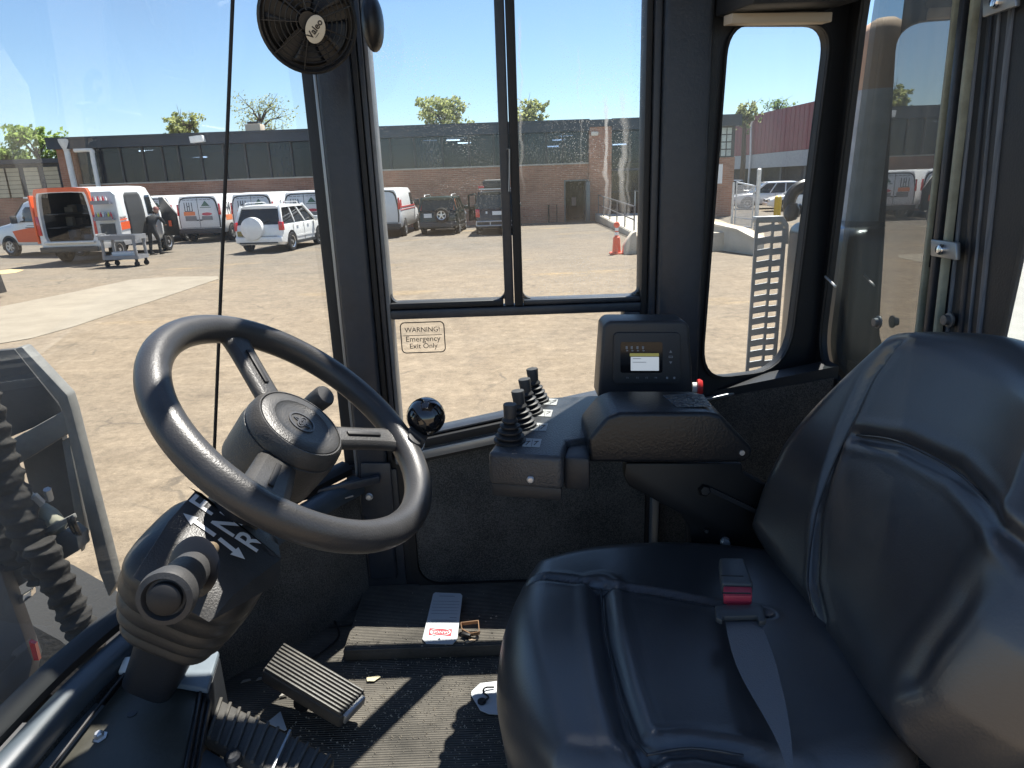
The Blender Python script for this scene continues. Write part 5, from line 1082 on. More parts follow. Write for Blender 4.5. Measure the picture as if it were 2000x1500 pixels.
q = MB(); q.lathe([(rx_*1.03, -1.2), (rx_*1.03, -.16), (rx_, -.155)], (ex.x+.01, ex.y, ex.z), (0, 0, 1), 24); LP(q, 'exhaust_shield', M('shield_grey', (.48, .48, .46), .5, .0, var=.2, vscale=12))
q = MB(); q.lathe([(rx_*.98, -.155), (rx_, -.06), (rx_*.95, -.03), (rx_*.75, -.008), (rx_*.4, .004), (0, .008)], (ex.x+.01, ex.y, ex.z), (0, 0, 1), 24); LP(q, 'exhaust_stack', EXM)
HOOD = M('hood_paint', (.025, .028, .027), .3, coat=.2, var=.2, vscale=7)
hx0 = PY(1535, 440, 1.86).x; hz = PY(1560, 431, 1.86).z
q = MB(); q.box(hx0, 1.04, 1.50, 1.86, .9, hz); LP(q, 'engine_hood', HOOD, bevel=.03, seg=3)
lo_ = [PY(*p, 1.84) for p in ((1545, 430), (1541, 400), (1548, 378), (1562, 366), (1580, 362), (1600, 368))]
q = MB(); q.tube(smooth_path(lo_, 5), .016, 10); q.tube(smooth_path([PY(*p, 1.84) for p in ((1557, 402), (1566, 412), (1582, 410), (1600, 398))], 4), .010, 8); LP(q, 'lifting_loop', BLACK)
q = MB(); q.lathe([(.02, 0), (.02, .02), (.012, .035)], PY(1546, 424, 1.83), (0, 0, 1), 10); LP(q, 'hood_bolt', BLACK)
# slotted guard plate beside the hood
PLm = M('guard_plate_grey', (.40, .41, .41), .45, .1, var=.1, vscale=20)
YG = 1.80
gl_, gr_ = PY(1468, 560, YG).x, PY(1528, 560, YG).x; gt_, gb_ = PY(1500, 432, YG).z, PY(1480, 760, YG).z
gp = []
def gbox(x0, x1, z0, z1, y0=YG, y1=YG+.006): q = MB(); q.box(x0, x1, y0, y1, z0, z1); return q
wG = gr_-gl_
plate_parent = LP(gbox(gl_, gl_+wG*.10, gb_, gt_-.0005), 'guard_plate', PLm, smooth=0)
for x0, x1 in ((.52, .60), (.88, 1.0)): gbox(gl_+wG*x0, gl_+wG*x1, gb_, gt_-(.02 if x1 == 1. else .0005)).build('guard_strip', PLm, plate_parent, smooth=0)
nsl = 15; pit = (gt_-gb_)/nsl
for k in range(nsl):
    z = gb_+k*pit
    q = MB(); q.prism([V((gl_+wG*.10, YG+.0002, z)), V((gl_+wG*.52, YG+.0002, z+pit*.16)), V((gl_+wG*.52, YG+.0002, z+pit*.74)), V((gl_+wG*.10, YG+.0002, z+pit*.58))], (0, .006, 0)); q.build('guard_slat', PLm, plate_parent, smooth=0)
    q = MB(); q.prism([V((gl_+wG*.60, YG+.0002, z+pit*.12)), V((gl_+wG*.88, YG+.0002, z+pit*.18)), V((gl_+wG*.88, YG+.0002, z+pit*.72)), V((gl_+wG*.60, YG+.0002, z+pit*.66))], (0, .006, 0)); q.build('guard_slat', PLm, plate_parent, smooth=0)
q = MB(); q.prism([V((gl_, YG-.001, gt_-.004)), V((gl_+wG*.8, YG-.001, gt_-.004)), V((gl_+wG*.97, YG-.001, gt_-.02)), V((gl_+wG, YG-.001, gt_-.06)), V((gl_+wG*1.1, YG-.001, gt_-.06)), V((gl_+wG*1.05, YG-.001, gt_-.01)), V((gl_+wG*.85, YG-.001, gt_+.012)), V((gl_, YG-.001, gt_+.012))], (0, .03, 0)); q.build('guard_edge', PLm, plate_parent, bevel=.002)
# --- roof out of view, with an opening added to let sun onto the wheel
q = MB(); q.frame([V((x, y, Z1)) for x, y in ((.74, .25), (.74, 1.47), (-.46, 1.47), (-.46, .25))], [V((x, y, Z1)) for x, y in ((.16, .62), (.16, 1.41), (-.42, 1.41), (-.42, .62))], (0, 0, .06)); LP(q, 'roof', CABP, smooth=0)
for x in (-.30, -.16, -.02): q = MB(); q.box(x, x+.025, .62, 1.41, Z1+.02, Z1+.05); LP(q, 'shade_bar', CABP, smooth=0)  # unseen bars added to cast shade bands on the wheel rim
# --- windscreen
def wsx(Y, z):                        # front glass: leans back, bulges forward in the middle
    b_ = -.57-.105*(1-max(0., min(1., (Y-.85)/.35))**1.6) if Y > .85 else -.675-.02*math.sin((.85-Y)*2)
    return b_ + (z-1.72)*.196
JY = 1.20
N1 = 14
secs = []
for i in range(N1+1):
    Y_ = .28+(JY-.28)*i/N1
    secs.append([V((wsx(Y_, z_)-o_, Y_, z_)) for z_, o_ in ((1.50, 0), (Z1, 0), (Z1, .005), (1.50, .005))])
q = MB(); q.loft(secs); LP(q, 'windscreen', GL_FRONT, smooth=30)
pl = [V((-.378, 1.425, 1.60)), V((-.378, 1.425, Z1))]; jl = [V((wsx(JY, 1.52), JY+.002, 1.52)), V((wsx(JY, Z1), JY+.002, Z1))]
nn_ = (jl[0]-pl[0]).cross(pl[1]-pl[0]).normalized()*.005
q = MB(); q.loft([[pl[0], pl[1], pl[1]+nn_, pl[0]+nn_], [jl[0], jl[1], jl[1]+nn_, jl[0]+nn_]]); LP(q, 'corner_pane', glass_mat('corner_glass', dust_sheen=.022, blotch=.04, ior=1.05, sscale=5), smooth=0)
q = MB(); q.tube([V((wsx(JY, z_)+.002, JY+.001, z_)) for z_ in (1.53, 1.75, 2.0, 2.25, Z1)], .0032, 8); LP(q, 'glass_joint', GASK)
# sill of the windscreen: gasket, ledge and lining below
path = [(-.37, 1.395, 1.603), (-.464, 1.275, 1.59), (-.585, 1.165, 1.53)] + [(wsx(y_, 1.52)+.012, y_, 1.515) for y_ in (1.08, .98, .85, .70, .5, .28)]
path = smooth_path(path, 4)
def swept(path, prof):                # prof: (inward, up) offsets
    ss = []
    for i, p in enumerate(path):
        d = (path[min(i+1, len(path)-1)]-path[max(i-1, 0)]); d.z = 0; d.normalize(); nrm_ = V((-d.y, d.x, 0))
        if nrm_.x < 0 and i > 8: nrm_ = -nrm_
        if i <= 8 and nrm_.y > 0 and nrm_.x < 0: nrm_ = -nrm_
        ss.append([V((p.x+nrm_.x*a_, p.y+nrm_.y*a_, (p.z+b_) if b_ > -1 else FZ-.01)) for a_, b_ in prof])
    return MB().loft(ss)
LP(swept(path, [(-.022, -.01), (.012, -.01), (.016, .006), (.004, .016), (-.016, .016)]), 'windscreen_gasket', GASK, smooth=50)
LP(swept(path, [(.018, -.045), (.048, -.045), (.050, -.022), (.042, -.012), (.018, -.010)]), 'windscreen_ledge', M('ledge_blue_black', (.05, .065, .08), .35, var=.15), smooth=50)
LP(swept(path, [(.012, -9), (.03, -9), (.028, -.046), (.012, -.046)]), 'front_lining', FELT, smooth=50)
q = MB(); a = V((wsx(.6, 1.5)+.06, .45, 1.452)); q.prism([PZ(160, 1362, 1.44), PZ(262, 1395, 1.44), PZ(180, 1530, 1.44), PZ(-60, 1540, 1.44), PZ(-20, 1490, 1.44)], (0, 0, -.012)); LP(q, 'front_shelf', M('pale_blue_plate', (.26, .30, .33), .5, var=.1, vscale=8), bevel=.003)
# bracket and brace behind the steering column
q = MB(); q.prism([PY(*p, 1.372) for p in ((705, 905), (762, 905), (770, 1008), (705, 1008))], (0, .006, 0)); br_ = LP(q, 'sill_bracket', CABP, bevel=.003)
for px, py in ((719, 941), (721, 970)):
    q = MB(); q.lathe([(.0085, 0), (.0085, .002), (.006, .0035), (.0055, .007), (0, .0075)], PY(px, py, 1.371), (0, -1, .1), 14); q.build('bracket_bolt', GALV, br_)
q = MB(); q.bar(PY(565, 975, 1.30), PY(742, 935, 1.36), .012, .018); LP(q, 'sill_brace', CABP, bevel=.003)
q = MB(); q.bar(PY(575, 1000, 1.29), PY(690, 968, 1.33), .004, .003); LP(q, 'sill_brace', EDGE)
# --- boom and quick coupler seen through the windscreen
BOOM = M('boom_grey', (.13, .128, .12), .6, .0, bump=.1, bscale=60, col2=(.20, .196, .182), vscale=7)
BOOMD = M('boom_dark', (.05, .05, .05), .65, var=.3, vscale=8)
YB = 1.62
def B_(pts, y=YB): return [PY(px, py, y) for px, py in pts]
def bplate(name, pts, y, th, mat, **k): q = MB(); q.prism(B_(pts, y), (0, th, 0)); return LP(q, name, mat, **k)
bplate('boom_plate', ((-60, 690), (28, 682), (118, 795), (122, 812), (10, 858), (-60, 880)), YB+.03, .02, BOOMD, bevel=.003)
bplate('boom_flange', ((26, 681), (42, 677), (131, 772), (140, 800), (227, 1140), (212, 1168), (193, 1120), (122, 808), (112, 786)), YB-.03, .035, BOOM, bevel=.005)
bplate('boom_web', ((40, 880), (120, 850), (165, 1035), (80, 1040)), YB+.06, .02, BOOMD, smooth=0)
bplate('boom_crossbar', ((-60, 905), (124, 802), (136, 845), (48, 900), (-60, 960)), YB-.02, .05, BOOM, bevel=.004)
bplate('boom_crossbar', ((-60, 1165), (20, 1105), (128, 1035), (150, 1050), (155, 1075), (30, 1150), (-60, 1210)), YB-.08, .05, BOOM, bevel=.004)
bplate('boom_crossbar', ((60, 1048), (142, 1005), (146, 1014), (64, 1058)), YB-.10, .012, BOOM, bevel=.002)
bplate('boom_strut', ((120, 862), (134, 855), (168, 1040), (158, 1080)), YB-.01, .02, BOOM, bevel=.003)
bplate('coupler_plate', ((-60, 1090), (0, 1115), (64, 1292), (40, 1400), (-60, 1400)), YB-.14, .04, M('coupler_grey', (.07, .068, .07), .5, var=.15), bevel=.005)
bplate('coupler_reflector', ((56, 1253), (68, 1258), (76, 1290), (66, 1290)), YB-.15, .01, REDL, smooth=0)
bplate('cylinder_rod', ((28, 1172), (60, 1152), (62, 1166), (30, 1190)), YB-.12, .02, CHROME, bevel=.004)
# crinkled hose sleeves
SLEEVE = M('hose_sleeve', (.030, .028, .026), .92, spec=.2, bump=.5, bscale=45, var=.3, vscale=14)
def sleeve(pts, rad, y, name, seed):
    rnd = random.Random(seed); pth = smooth_path(B_(pts, y), 16); ss = []; prev = None
    n_ = 26; ph = [rnd.uniform(0, 6.28) for _ in range(len(pth))]
    a = None
    for i, p in enumerate(pth):
        t_ = (pth[min(i+1, len(pth)-1)]-pth[max(i-1, 0)]).normalized()
        a = V((0, -1, 0)); a = (a-t_*a.dot(t_)).normalized(); b = t_.cross(a); ring = []
        for k in range(n_):
            an = 6.2832*k/n_
            f_ = 1 + .13*math.sin(i*.95+1.6*math.sin(an*1.0+i*.11)+seed) + .07*math.sin(i*2.1+an*2+seed*2) + .04*rnd.uniform(-1, 1)
            ring.append(p+(a*math.cos(an)+b*math.sin(an))*rad*f_)
        ss.append(ring)
    q = MB().loft(ss); return LP(q, name, SLEEVE, smooth=80, sub=1)
sleeve(((-40, 770), (-15, 850), (10, 930), (40, 1010), (68, 1075), (88, 1130)), .037, YB-.13, 'hose_sleeve', 1)
sleeve(((-70, 880), (-30, 960), (10, 1040), (40, 1100)), .037, YB-.09, 'hose_sleeve', 2)
sleeve(((75, 1060), (110, 1130), (140, 1190), (165, 1240), (190, 1310)), .035, YB-.16, 'hose_sleeve', 3)
q = MB(); c = PY(92, 1010, YB-.06); q.lathe([(.012, -.05), (.026, -.04), (.028, 0), (.02, .03), (.01, .04), (.008, .07)], c, (-.5, 0, .87), 16); LP(q, 'hose_fitting', M('fitting_khaki', (.33, .32, .25), .5, .3))
q = MB(); c = PY(80, 985, YB-.08); q.lathe([(.012, 0), (.012, .03), (.007, .03), (.007, .05)], c, (-.3, -.3, .9), 6); q.lathe([(.009, 0), (.009, .035)], c+V((.025, 0, .012)), (.2, -.3, .9), 6); LP(q, 'hydraulic_coupling', GALV)
for px in (135, 142): q = MB(); q.tube(smooth_path([PY(px, 1010, YB-.1), PY(px+4, 1025, YB-.1), PY(px+16, 1048, YB-.05)], 4), .006, 6); LP(q, 'hose_line', BLACK)
q = MB(); q.box(-3.2, -.95, .4, 1.3, .5, 1.05); LP(q, 'front_frame', BOOMD, bevel=.02)
for sx in (-1.7, 1.5):                                   # the loader's own tyres carry it on the ground
    for yy in (-.05, 1.75):
        q = MB(); q.lathe([(.30, -.2), (.52, -.2), (.60, -.13), (.60, .13), (.52, .2), (.30, .2)], (sx, yy, .60), (0, 1, 0), 28); w_ = LP(q, 'wheel', RUB); q = MB(); q.lathe([(.30, -.12), (.1, -.1), (.1, .1), (.30, .12)], (sx, yy, .60), (0, 1, 0), 20); q.build('rim', BOOM, w_)
# --- warning sticker on the lower pane
INK = M('sticker_ink', (.035, .026, .02), .6)
ys = YW+.0215
def sx_(px, py): return PY(px, py, ys)
c = sx_(826, 659); hw_ = (sx_(870, 659)-sx_(783, 659)).x/2; hh_ = (sx_(826, 629)-sx_(826, 690)).z/2
st = thing('warning_sticker', 'clear emergency exit warning sticker with black rounded outline on lower pane', 'sticker', c)
q = MB(); q.frame([V((x, ys, z)) for x, z in rrect(c.x, c.z, hw_, hh_, .010, 6)], [V((x, ys, z)) for x, z in rrect(c.x, c.z, hw_-.0022, hh_-.0022, .008, 6)], (0, -.0004, 0)); q.build('outline', INK, st, smooth=0)
q = MB(); q.box(c.x-hw_+.006, c.x+hw_-.006, ys-.0004, ys, c.z+.0042, c.z+.0054); q.build('divider', INK, st, smooth=0)
for s_, z_, sz in (('WARNING!', .0165, .0150), ('Emergency', -.0035, .0168), ('Exit Only', -.0190, .0158)):
    text_obj('lettering', s_, sz, (c.x, ys, c.z+z_), (1, 0, 0), (0, 0, 1), INK, st, .0002, sx=.98 if s_[0] == 'W' else 1.0)
# ================================================================== CAB INTERIOR
PLAS = M('black_grained_plastic', (.032, .032, .032), .42, bump=.16, bscale=420, var=.15, vscale=12, wear=.3)
PLASM = M('matt_black_plastic', (.036, .036, .037), .55, bump=.1, bscale=420)
WHEELM = M('steering_rim_rubber', (.036, .036, .037), .36, bump=.10, bscale=420, var=.15, vscale=10)
WHT = M('white_print', (.72, .73, .72), .6)
GLOSSB = M('gloss_black_knob', (.006, .006, .007), .06, coat=1)
# ---------------------------------------------------------------- steering wheel
C0 = V((-.282, .851, 1.902)); AN = V((.649, -.073, .757)).normalized()
E2 = V((0, 1, 0)); E2 = (E2-AN*E2.dot(AN)).normalized(); E1 = AN.cross(E2); E1 = -E1 if E1.x > 0 else E1      # E1 forward-up, E2 away from the door
def SW(a, b, s=0): return C0 + E1*a + E2*b - AN*s
def PSW(px, py, s=0): return PN(px, py, C0-AN*s, AN)
sw = thing('steering_wheel', 'black three spoke steering wheel with ball spinner knob', 'steering wheel', C0)
RR = .190
q = MB(); ringp = [C0+(E1*math.cos(a*6.28318/96)+E2*math.sin(a*6.28318/96))*RR for a in range(96)]; q.tube(ringp, .0198, 20, closed=True); q.build('rim', WHEELM, sw, smooth=80)
q = MB(); q.lathe([(.0, -.085), (.050, -.085), (.066, -.080), (.069, -.03), (.068, -.020), (.0665, -.019), (.0665, -.017), (.068, -.016), (.066, -.004), (.060, .004), (.0585, .004), (.0575, .001), (.0565, .004), (.050, .0065), (.040, .0065), (.0385, .0055), (.030, .0045), (.0, .004)], C0, AN, 56); q.build('hub', PLAS, sw, smooth=30)
# emblem on the cap
EMB = M('emblem_grey', (.06, .06, .062), .35)
q = MB(); n_ = 40; cc = C0+AN*.0045
q.frame([cc+(E1*math.cos(k*6.2832/n_)+E2*math.sin(k*6.2832/n_))*.019 for k in range(n_)], [cc+(E1*math.cos(k*6.2832/n_)+E2*math.sin(k*6.2832/n_))*.0165 for k in range(n_)], AN*.0012)
for ax_, aa in ((.0075, .0035), (.0035, .013), (.013, .0055)):
    o_ = [cc+E1*math.cos(k*6.2832/n_)*aa+E2*math.sin(k*6.2832/n_)*ax_ for k in range(n_)]; i_ = [cc+E1*math.cos(k*6.2832/n_)*(aa-.0018)+E2*math.sin(k*6.2832/n_)*(ax_-.0018) for k in range(n_)]
    q.frame(o_, i_, AN*.0012)
q.build('hub_emblem', EMB, sw, smooth=30, kind='stuff')
def spoke(px, py, w0, w1, s0, s1):
    p = PSW(px, py) - C0; d = p.normalized(); sd = AN.cross(d); ss = []
    for f_ in (0., .12, .35, .7, .88, 1.):
        r_ = .05+(RR-.05)*f_; wd = w0+(w1-w0)*f_ + (.010 if f_ >= .99 else (.003 if f_ > .8 else 0)); s_ = s0+(s1-s0)*f_; th = .020
        c = C0+d*r_-AN*s_
        ss.append([c+sd*wd*.8+AN*th*.55, c+sd*wd+AN*th*.1, c+sd*wd*.9-AN*th*.5, c-sd*wd*.9-AN*th*.5, c-sd*wd+AN*th*.1, c-sd*wd*.8+AN*th*.55])
    q = MB().loft(ss); q = q.build('spoke', PLAS, sw, smooth=50, sub=1)
    g = MB(); c0_ = C0+d*.085-AN*(s0+(s1-s0)*.25-.0117); c1_ = C0+d*.145-AN*(s0+(s1-s0)*.68-.0117); g.bar(c0_, c1_, .0075, .0035, AN); g.build('spoke_groove', GASK, q, bevel=.0015)
spoke(448, 640, .021, .021, .018, .004)
spoke(822, 862, .021, .020, .018, .004)
spoke(512, 985, .027, .034, .030, .006)
# spinner knob with clamp and cable tie
kb = PSW(822, 868)+AN*.020; kc = PY(832, 813, kb.y)
q = MB(); q.tube([PSW(795, 876)-AN*.01, PSW(795, 876)+AN*.022], .0125, 14); q.obox(PSW(800, 868)+AN*.012, E1*.016, E2*.010, AN*.014); cl_ = q.build('knob_clamp', PLASM, sw, bevel=.002)
q = MB(); q.lathe([(.008, 0), (.008, .5)], PSW(803, 862)+AN*.015, (kc-PSW(803, 862)-AN*.015), 12); q.v = [p for p in q.v]
q = MB(); q.tube([PSW(800, 864)+AN*.015, kc], [.0095, .008], 12); q.build('knob_stem', GASK, sw)
q = MB(); q.sphere(kc, .0305, 32, 20); q.build('spinner_knob', GLOSSB, sw, smooth=80)
tie = PSW(797, 868)+AN*.010; q = MB(); q.tube([tie+E1*.021*math.cos(a*.35)+E2*.029*math.sin(a*.35)+AN*.004*math.sin(a) for a in range(18)], .0009, 6, closed=True); q.tube([tie-E2*.028, tie-E2*.03-E1*.016, tie-E2*.027-E1*.03], .0009, 6); q.build('cable_tie', M('tie_white', (.7, .7, .68), .5), sw)
# ---------------------------------------------------------------- steering column with direction selector
sco = thing('steering_column', 'black steering column with rubber gaiter and direction selector beneath the wheel', 'steering column', C0-AN*.5)
def PC(px, py, s): return PN(px, py, C0-AN*s, AN)
q = MB(); q.lathe([(.040, -.08), (.040, -.22), (.036, -.22), (.036, -.30)], C0, AN, 24); q.build('column_tube', CABD, sco)
# wiper stalk
a = PY(592, 806, .97); b = PY(640, 768, .955); d_ = (b-a).normalized()
q = MB(); q.tube([a-d_*.07, a], .010, 12); q.lathe([(.010, 0), (.0145, .006), (.0165, .035), (.0165, .050), (.0145, .054), (0, .055)], a, d_, 24); wk = q.build('wiper_stalk', PLASM, sco)
ms = MB(); up_ = d_.cross(rt).normalized(); up_ = up_ if up_.dot(fw) < 0 else -up_
for h_, w_ in ((.018, .008), (.030, .002)):
    ms.obox(a+d_*h_+up_*.0168, d_.cross(up_)*.010, d_*.0004, up_*.0003)
ms.build('stalk_mark', WHT, wk, smooth=0)
# gaiter: a bellows with rounded square folds
GA = PY(388, 1128, .87); gn = V((.50, -.08, .86)).normalized(); gx = V((.86, 0, -.5)).normalized(); gy = gn.cross(gx)
def gring(h, hx, hy, off=(0, 0), ex=4.0):
    out = []
    for k in range(40):
        a_ = 6.2832*k/40; c_, s_ = math.cos(a_), math.sin(a_); r_ = (abs(c_)**ex+abs(s_)**ex)**(-1/ex); out.append(GA+gn*h+gx*(c_*r_*hx+off[0])+gy*(s_*r_*hy+off[1]))
    return out
prof = [(-.120, .070), (-.112, .082), (-.100, .086), (-.088, .076), (-.078, .092), (-.064, .098), (-.050, .090), (-.044, .099), (-.028, .106), (-.012, .098), (-.006, .106), (.012, .112), (.030, .106), (.036, .112), (.055, .112), (.085, .098), (.10, .075), (.104, .05)]
q = MB().loft([gring(h*.78, r_*.82, r_*.90) for h, r_ in prof]); q.build('gaiter', M('gaiter_rubber', (.022, .0215, .021), .42, bump=.06, bscale=200, wear=.25), sco, smooth=80, sub=1)
q = MB().loft([gring(-.088, .045, .045), gring(-.215, .038, .038)]); q.build('gaiter_neck', CABD, sco, smooth=60)
# selector housing: lettered top face, rounded body, mouth for the lever
S1 = .155
top = [PC(*p, S1) for p in ((381, 958), (545, 1064), (487, 1130), (328, 1018))]
bot = [PY(258, 1128, .70), PY(408, 1216, .685), PY(545, 1140, .78), PY(400, 985, .84)]
tq = [top[0], top[1], top[2], top[3]]; bq = [bot[3], bot[2], bot[1], bot[0]]
q = MB().loft([bq, [b_.lerp(t_, .55)+AN*.006 for b_, t_ in zip(bq, tq)], tq]); q.build('selector_housing', PLAS, sco, bevel=.010, seg=3, smooth=50)
# mouth
mo = [PY(*p, .655) for p in ((330, 1085), (352, 1062), (385, 1062), (412, 1085), (418, 1120), (395, 1165), (350, 1150))]
cm_ = sum((p for p in mo), V())/len(mo)
q = MB(); q.lathe([(.034, 0), (.030, .002), (.0, .003)], PY(378, 1108, .668), (-.25, -.85, .45), 24); q.build('selector_mouth', BLACK, sco)
# lettering and arrows, read from the seat
def st_text(s_, px, py, sz): return text_obj('lettering', s_, sz, PC(px, py, S1-.0012), E2, E1, WHT, sco, .0002, bold=.0006)
st_text('F', 399, 988, .048); st_text('N', 446, 1024, .048); st_text('R', 489, 1057, .048)
def arrow(p0, p1):
    a_, b_ = PC(*p0, S1-.0012), PC(*p1, S1-.0012); d_ = (b_-a_).normalized(); sd = AN.cross(d_); L_ = (b_-a_).length
    q = MB(); q.prism([a_+sd*.0034, a_+d_*(L_-.017)+sd*.0034, a_+d_*(L_-.017)+sd*.0095, b_, a_+d_*(L_-.017)-sd*.0095, a_+d_*(L_-.017)-sd*.0034, a_-sd*.0034], AN*.0004); q.build('arrow_mark', WHT, sco, smooth=0)
arrow((420, 1046), (358, 1003)); arrow((428, 1052), (478, 1092))
# lever
l0 = PY(398, 1088, .70); l1 = PY(321, 1170, .585); dv = (l1-l0).normalized(); LL = (l1-l0).length
q = MB(); q.tube([l0-dv*.03, l0+dv*.03], .0085, 14); lv_ = q.build('selector_lever', M('lever_brass', (.28, .22, .15), .4, .6), sco)
q = MB(); q.lathe([(.0095, .018), (.015, .024), (.0205, .04), (.022, .07), (.0215, LL-.03), (.026, LL-.024), (.0285, LL-.008), (.027, LL), (.0215, LL+.002), (.019, LL-.004)], l0, dv, 36); q.build('lever_grip', PLASM, lv_, smooth=40)
q = MB(); q.lathe([(.0165, LL-.006), (.0165, LL+.002), (.014, LL+.0045), (0, LL+.006)], l0, dv, 30); q.build('horn_button', GASK, lv_, smooth=40)
q = MB(); q.tube(smooth_path([PY(300, 1195, .80), PY(290, 1225, .84), PY(282, 1255, .88), PY(268, 1290, .90)], 5), .008, 8); q.tube(smooth_path([PY(290, 1200, .82), PY(276, 1235, .86), PY(272, 1270, .90)], 5), .006, 8); q.build('wiring_loom', GASK, sco)
# ---------------------------------------------------------------- pedestal box with cable
pb = thing('pedestal_box', 'dark olive metal cover with hex bolt in the lower left corner', 'cover', (-.58, .84, FZ))
OLV = M('olive_black_cover', (.042, .041, .033), .45, bump=.05, bscale=120, var=.2, vscale=9)
zt_ = 1.455
tp = [PZ(*p, zt_) for p in ((247, 1320), (392, 1342), (352, 1540), (85, 1520))]
q = MB(); q.prism(tp, (0, 0, -.16)); q.build('cover', OLV, pb, bevel=.006, seg=3)
for k in range(3):
    a_ = PZ(396+k*9, 1338+k*5, zt_-.008*k); b_ = PZ(356+k*11, 1545, zt_-.008*k); q = MB(); q.bar(a_, b_, .004, .012); q.build('cover_flange', CABD, pb, bevel=.001)
q = MB(); q.lathe([(.010, 0), (.010, .001), (.0065, .002), (.0065, .008), (.0045, .010), (0, .0102)], PZ(196, 1440, zt_+.0005), (-.1, -.15, 1), 6); q.build('hex_bolt', GALV, pb, smooth=20)
q = MB(); q.lathe([(.007, 0), (.007, .0006), (0, .0007)], PZ(258, 1394, zt_+.0003), (0, 0, 1), 18); q.build('empty_hole', BLACK, pb)
bp_ = [PZ(*p, 1.468) for p in ((290, 1262), (428, 1270), (405, 1345), (250, 1318))]
q = MB(); q.prism(bp_, (0, 0, -.012)); q.build('column_base_plate', GREYB, pb, bevel=.004)
q = MB(); q.prism([p+V((0, 0, -.013)) for p in bp_], (0, 0, -.17)); q.build('column_base', CABD, pb, bevel=.004)
q = MB(); q.tube([PZ(243, 1316, 1.472), PZ(180, 1395, 1.470), PZ(98, 1502, 1.468), PZ(60, 1550, 1.468)], .0026, 8); o = q.build('control_cable', GASK); tag(o, 'thin black cable running along the edge of the olive cover', 'cable')
a_ = PZ(247, 1300, 1.478); d_ = (PZ(256, 1278, 1.485)-a_)
q = MB(); q.obox(a_, d_.normalized()*.013, d_.cross(V((0, 0, 1))).normalized()*.008, V((0, 0, .0035))); o = q.build('cable_label', M('label_white', (.62, .64, .62), .5), bevel=.002); tag(o, 'small white printed label wrapped round the thin black cable', 'label')
# ---------------------------------------------------------------- pedals
def pedal(name, label, quad, z0, z1, th, nrib, along, mat, w_rib):
    P = [PZ(*p, z) for p, z in zip(quad, (z0, z0, z1, z1))]; t = thing(name, label, 'pedal', P[0]*.5+P[2]*.5)
    n_ = (P[1]-P[0]).cross(P[2]-P[0]).normalized(); n_ = n_ if n_.z > 0 else -n_
    q = MB(); q.prism(P, -n_*th); q.build('pad', mat, t, bevel=.006, seg=3)
    for k in range(nrib):
        f_ = (k+.5)/nrib
        if along: a_, b_ = P[0].lerp(P[1], f_), P[3].lerp(P[2], f_)
        else: a_, b_ = P[0].lerp(P[3], f_), P[1].lerp(P[2], f_)
        if not along and .60 < f_ < .68: continue
        a2, b2 = a_.lerp(b_, .02), a_.lerp(b_, .98); q = MB(); q.bar(a2+n_*.0015, b2+n_*.0015, w_rib, .007, n_); q.build('rib', mat, t, bevel=.0012)
    c = P[0]*.25+P[1]*.25+P[2]*.25+P[3]*.25; q = MB(); q.tube([c-n_*th, V((c.x-.03, c.y+.01, FZ+.02))], .016, 10); q.build('arm', CABD, t)
    return t, n_, P
PEDM = M('pedal_rubber', (.045, .043, .041), .5, bump=.1, bscale=200, var=.25, vscale=16, wear=.5)
pa, pn, PP = pedal('accelerator_pedal', 'long lengthwise ribbed rubber accelerator pedal in the middle of the floor', ((552, 1256), (512, 1308), (668, 1402), (716, 1352)), 1.385, 1.335, .028, 9, True, PEDM, .0045)
q = MB(); q.bar(PP[2].lerp(PP[3], .1)-pn*.01, PP[2].lerp(PP[3], .9)-pn*.01, .010, .018, pn); q.build('pedal_hinge', GALV, pa, bevel=.002)
pk, kn, KP = pedal('brake_pedal', 'wide crosswise ribbed rubber brake pedal cropped by the bottom edge', ((424, 1360), (398, 1440), (610, 1560), (655, 1478)), 1.41, 1.385, .02, 12, False, PEDM, .005)
q = MB(); m1, m2 = KP[0].lerp(KP[3], .64), KP[1].lerp(KP[2], .64); q.bar(m1+kn*.003, m2+kn*.003, .004, .012, kn); q.build('metal_edge', EDGE, pk, bevel=.001)
q = MB(); q.prism([KP[1]+V((0, 0, -.021)), KP[2]+V((0, 0, -.021)), KP[2]+V((-.01, -.1, -.03)), KP[1]+V((-.03, -.1, -.03))], (0, 0, -.006)); q.build('pedal_plate', GREYB, pk, bevel=.002)
q = MB(); q.lathe([(.012, 0), (.012, .012), (.008, .016)], PZ(457, 1486, 1.40), (0, -.2, 1), 12); q.build('pivot_bolt', CABD, pk)
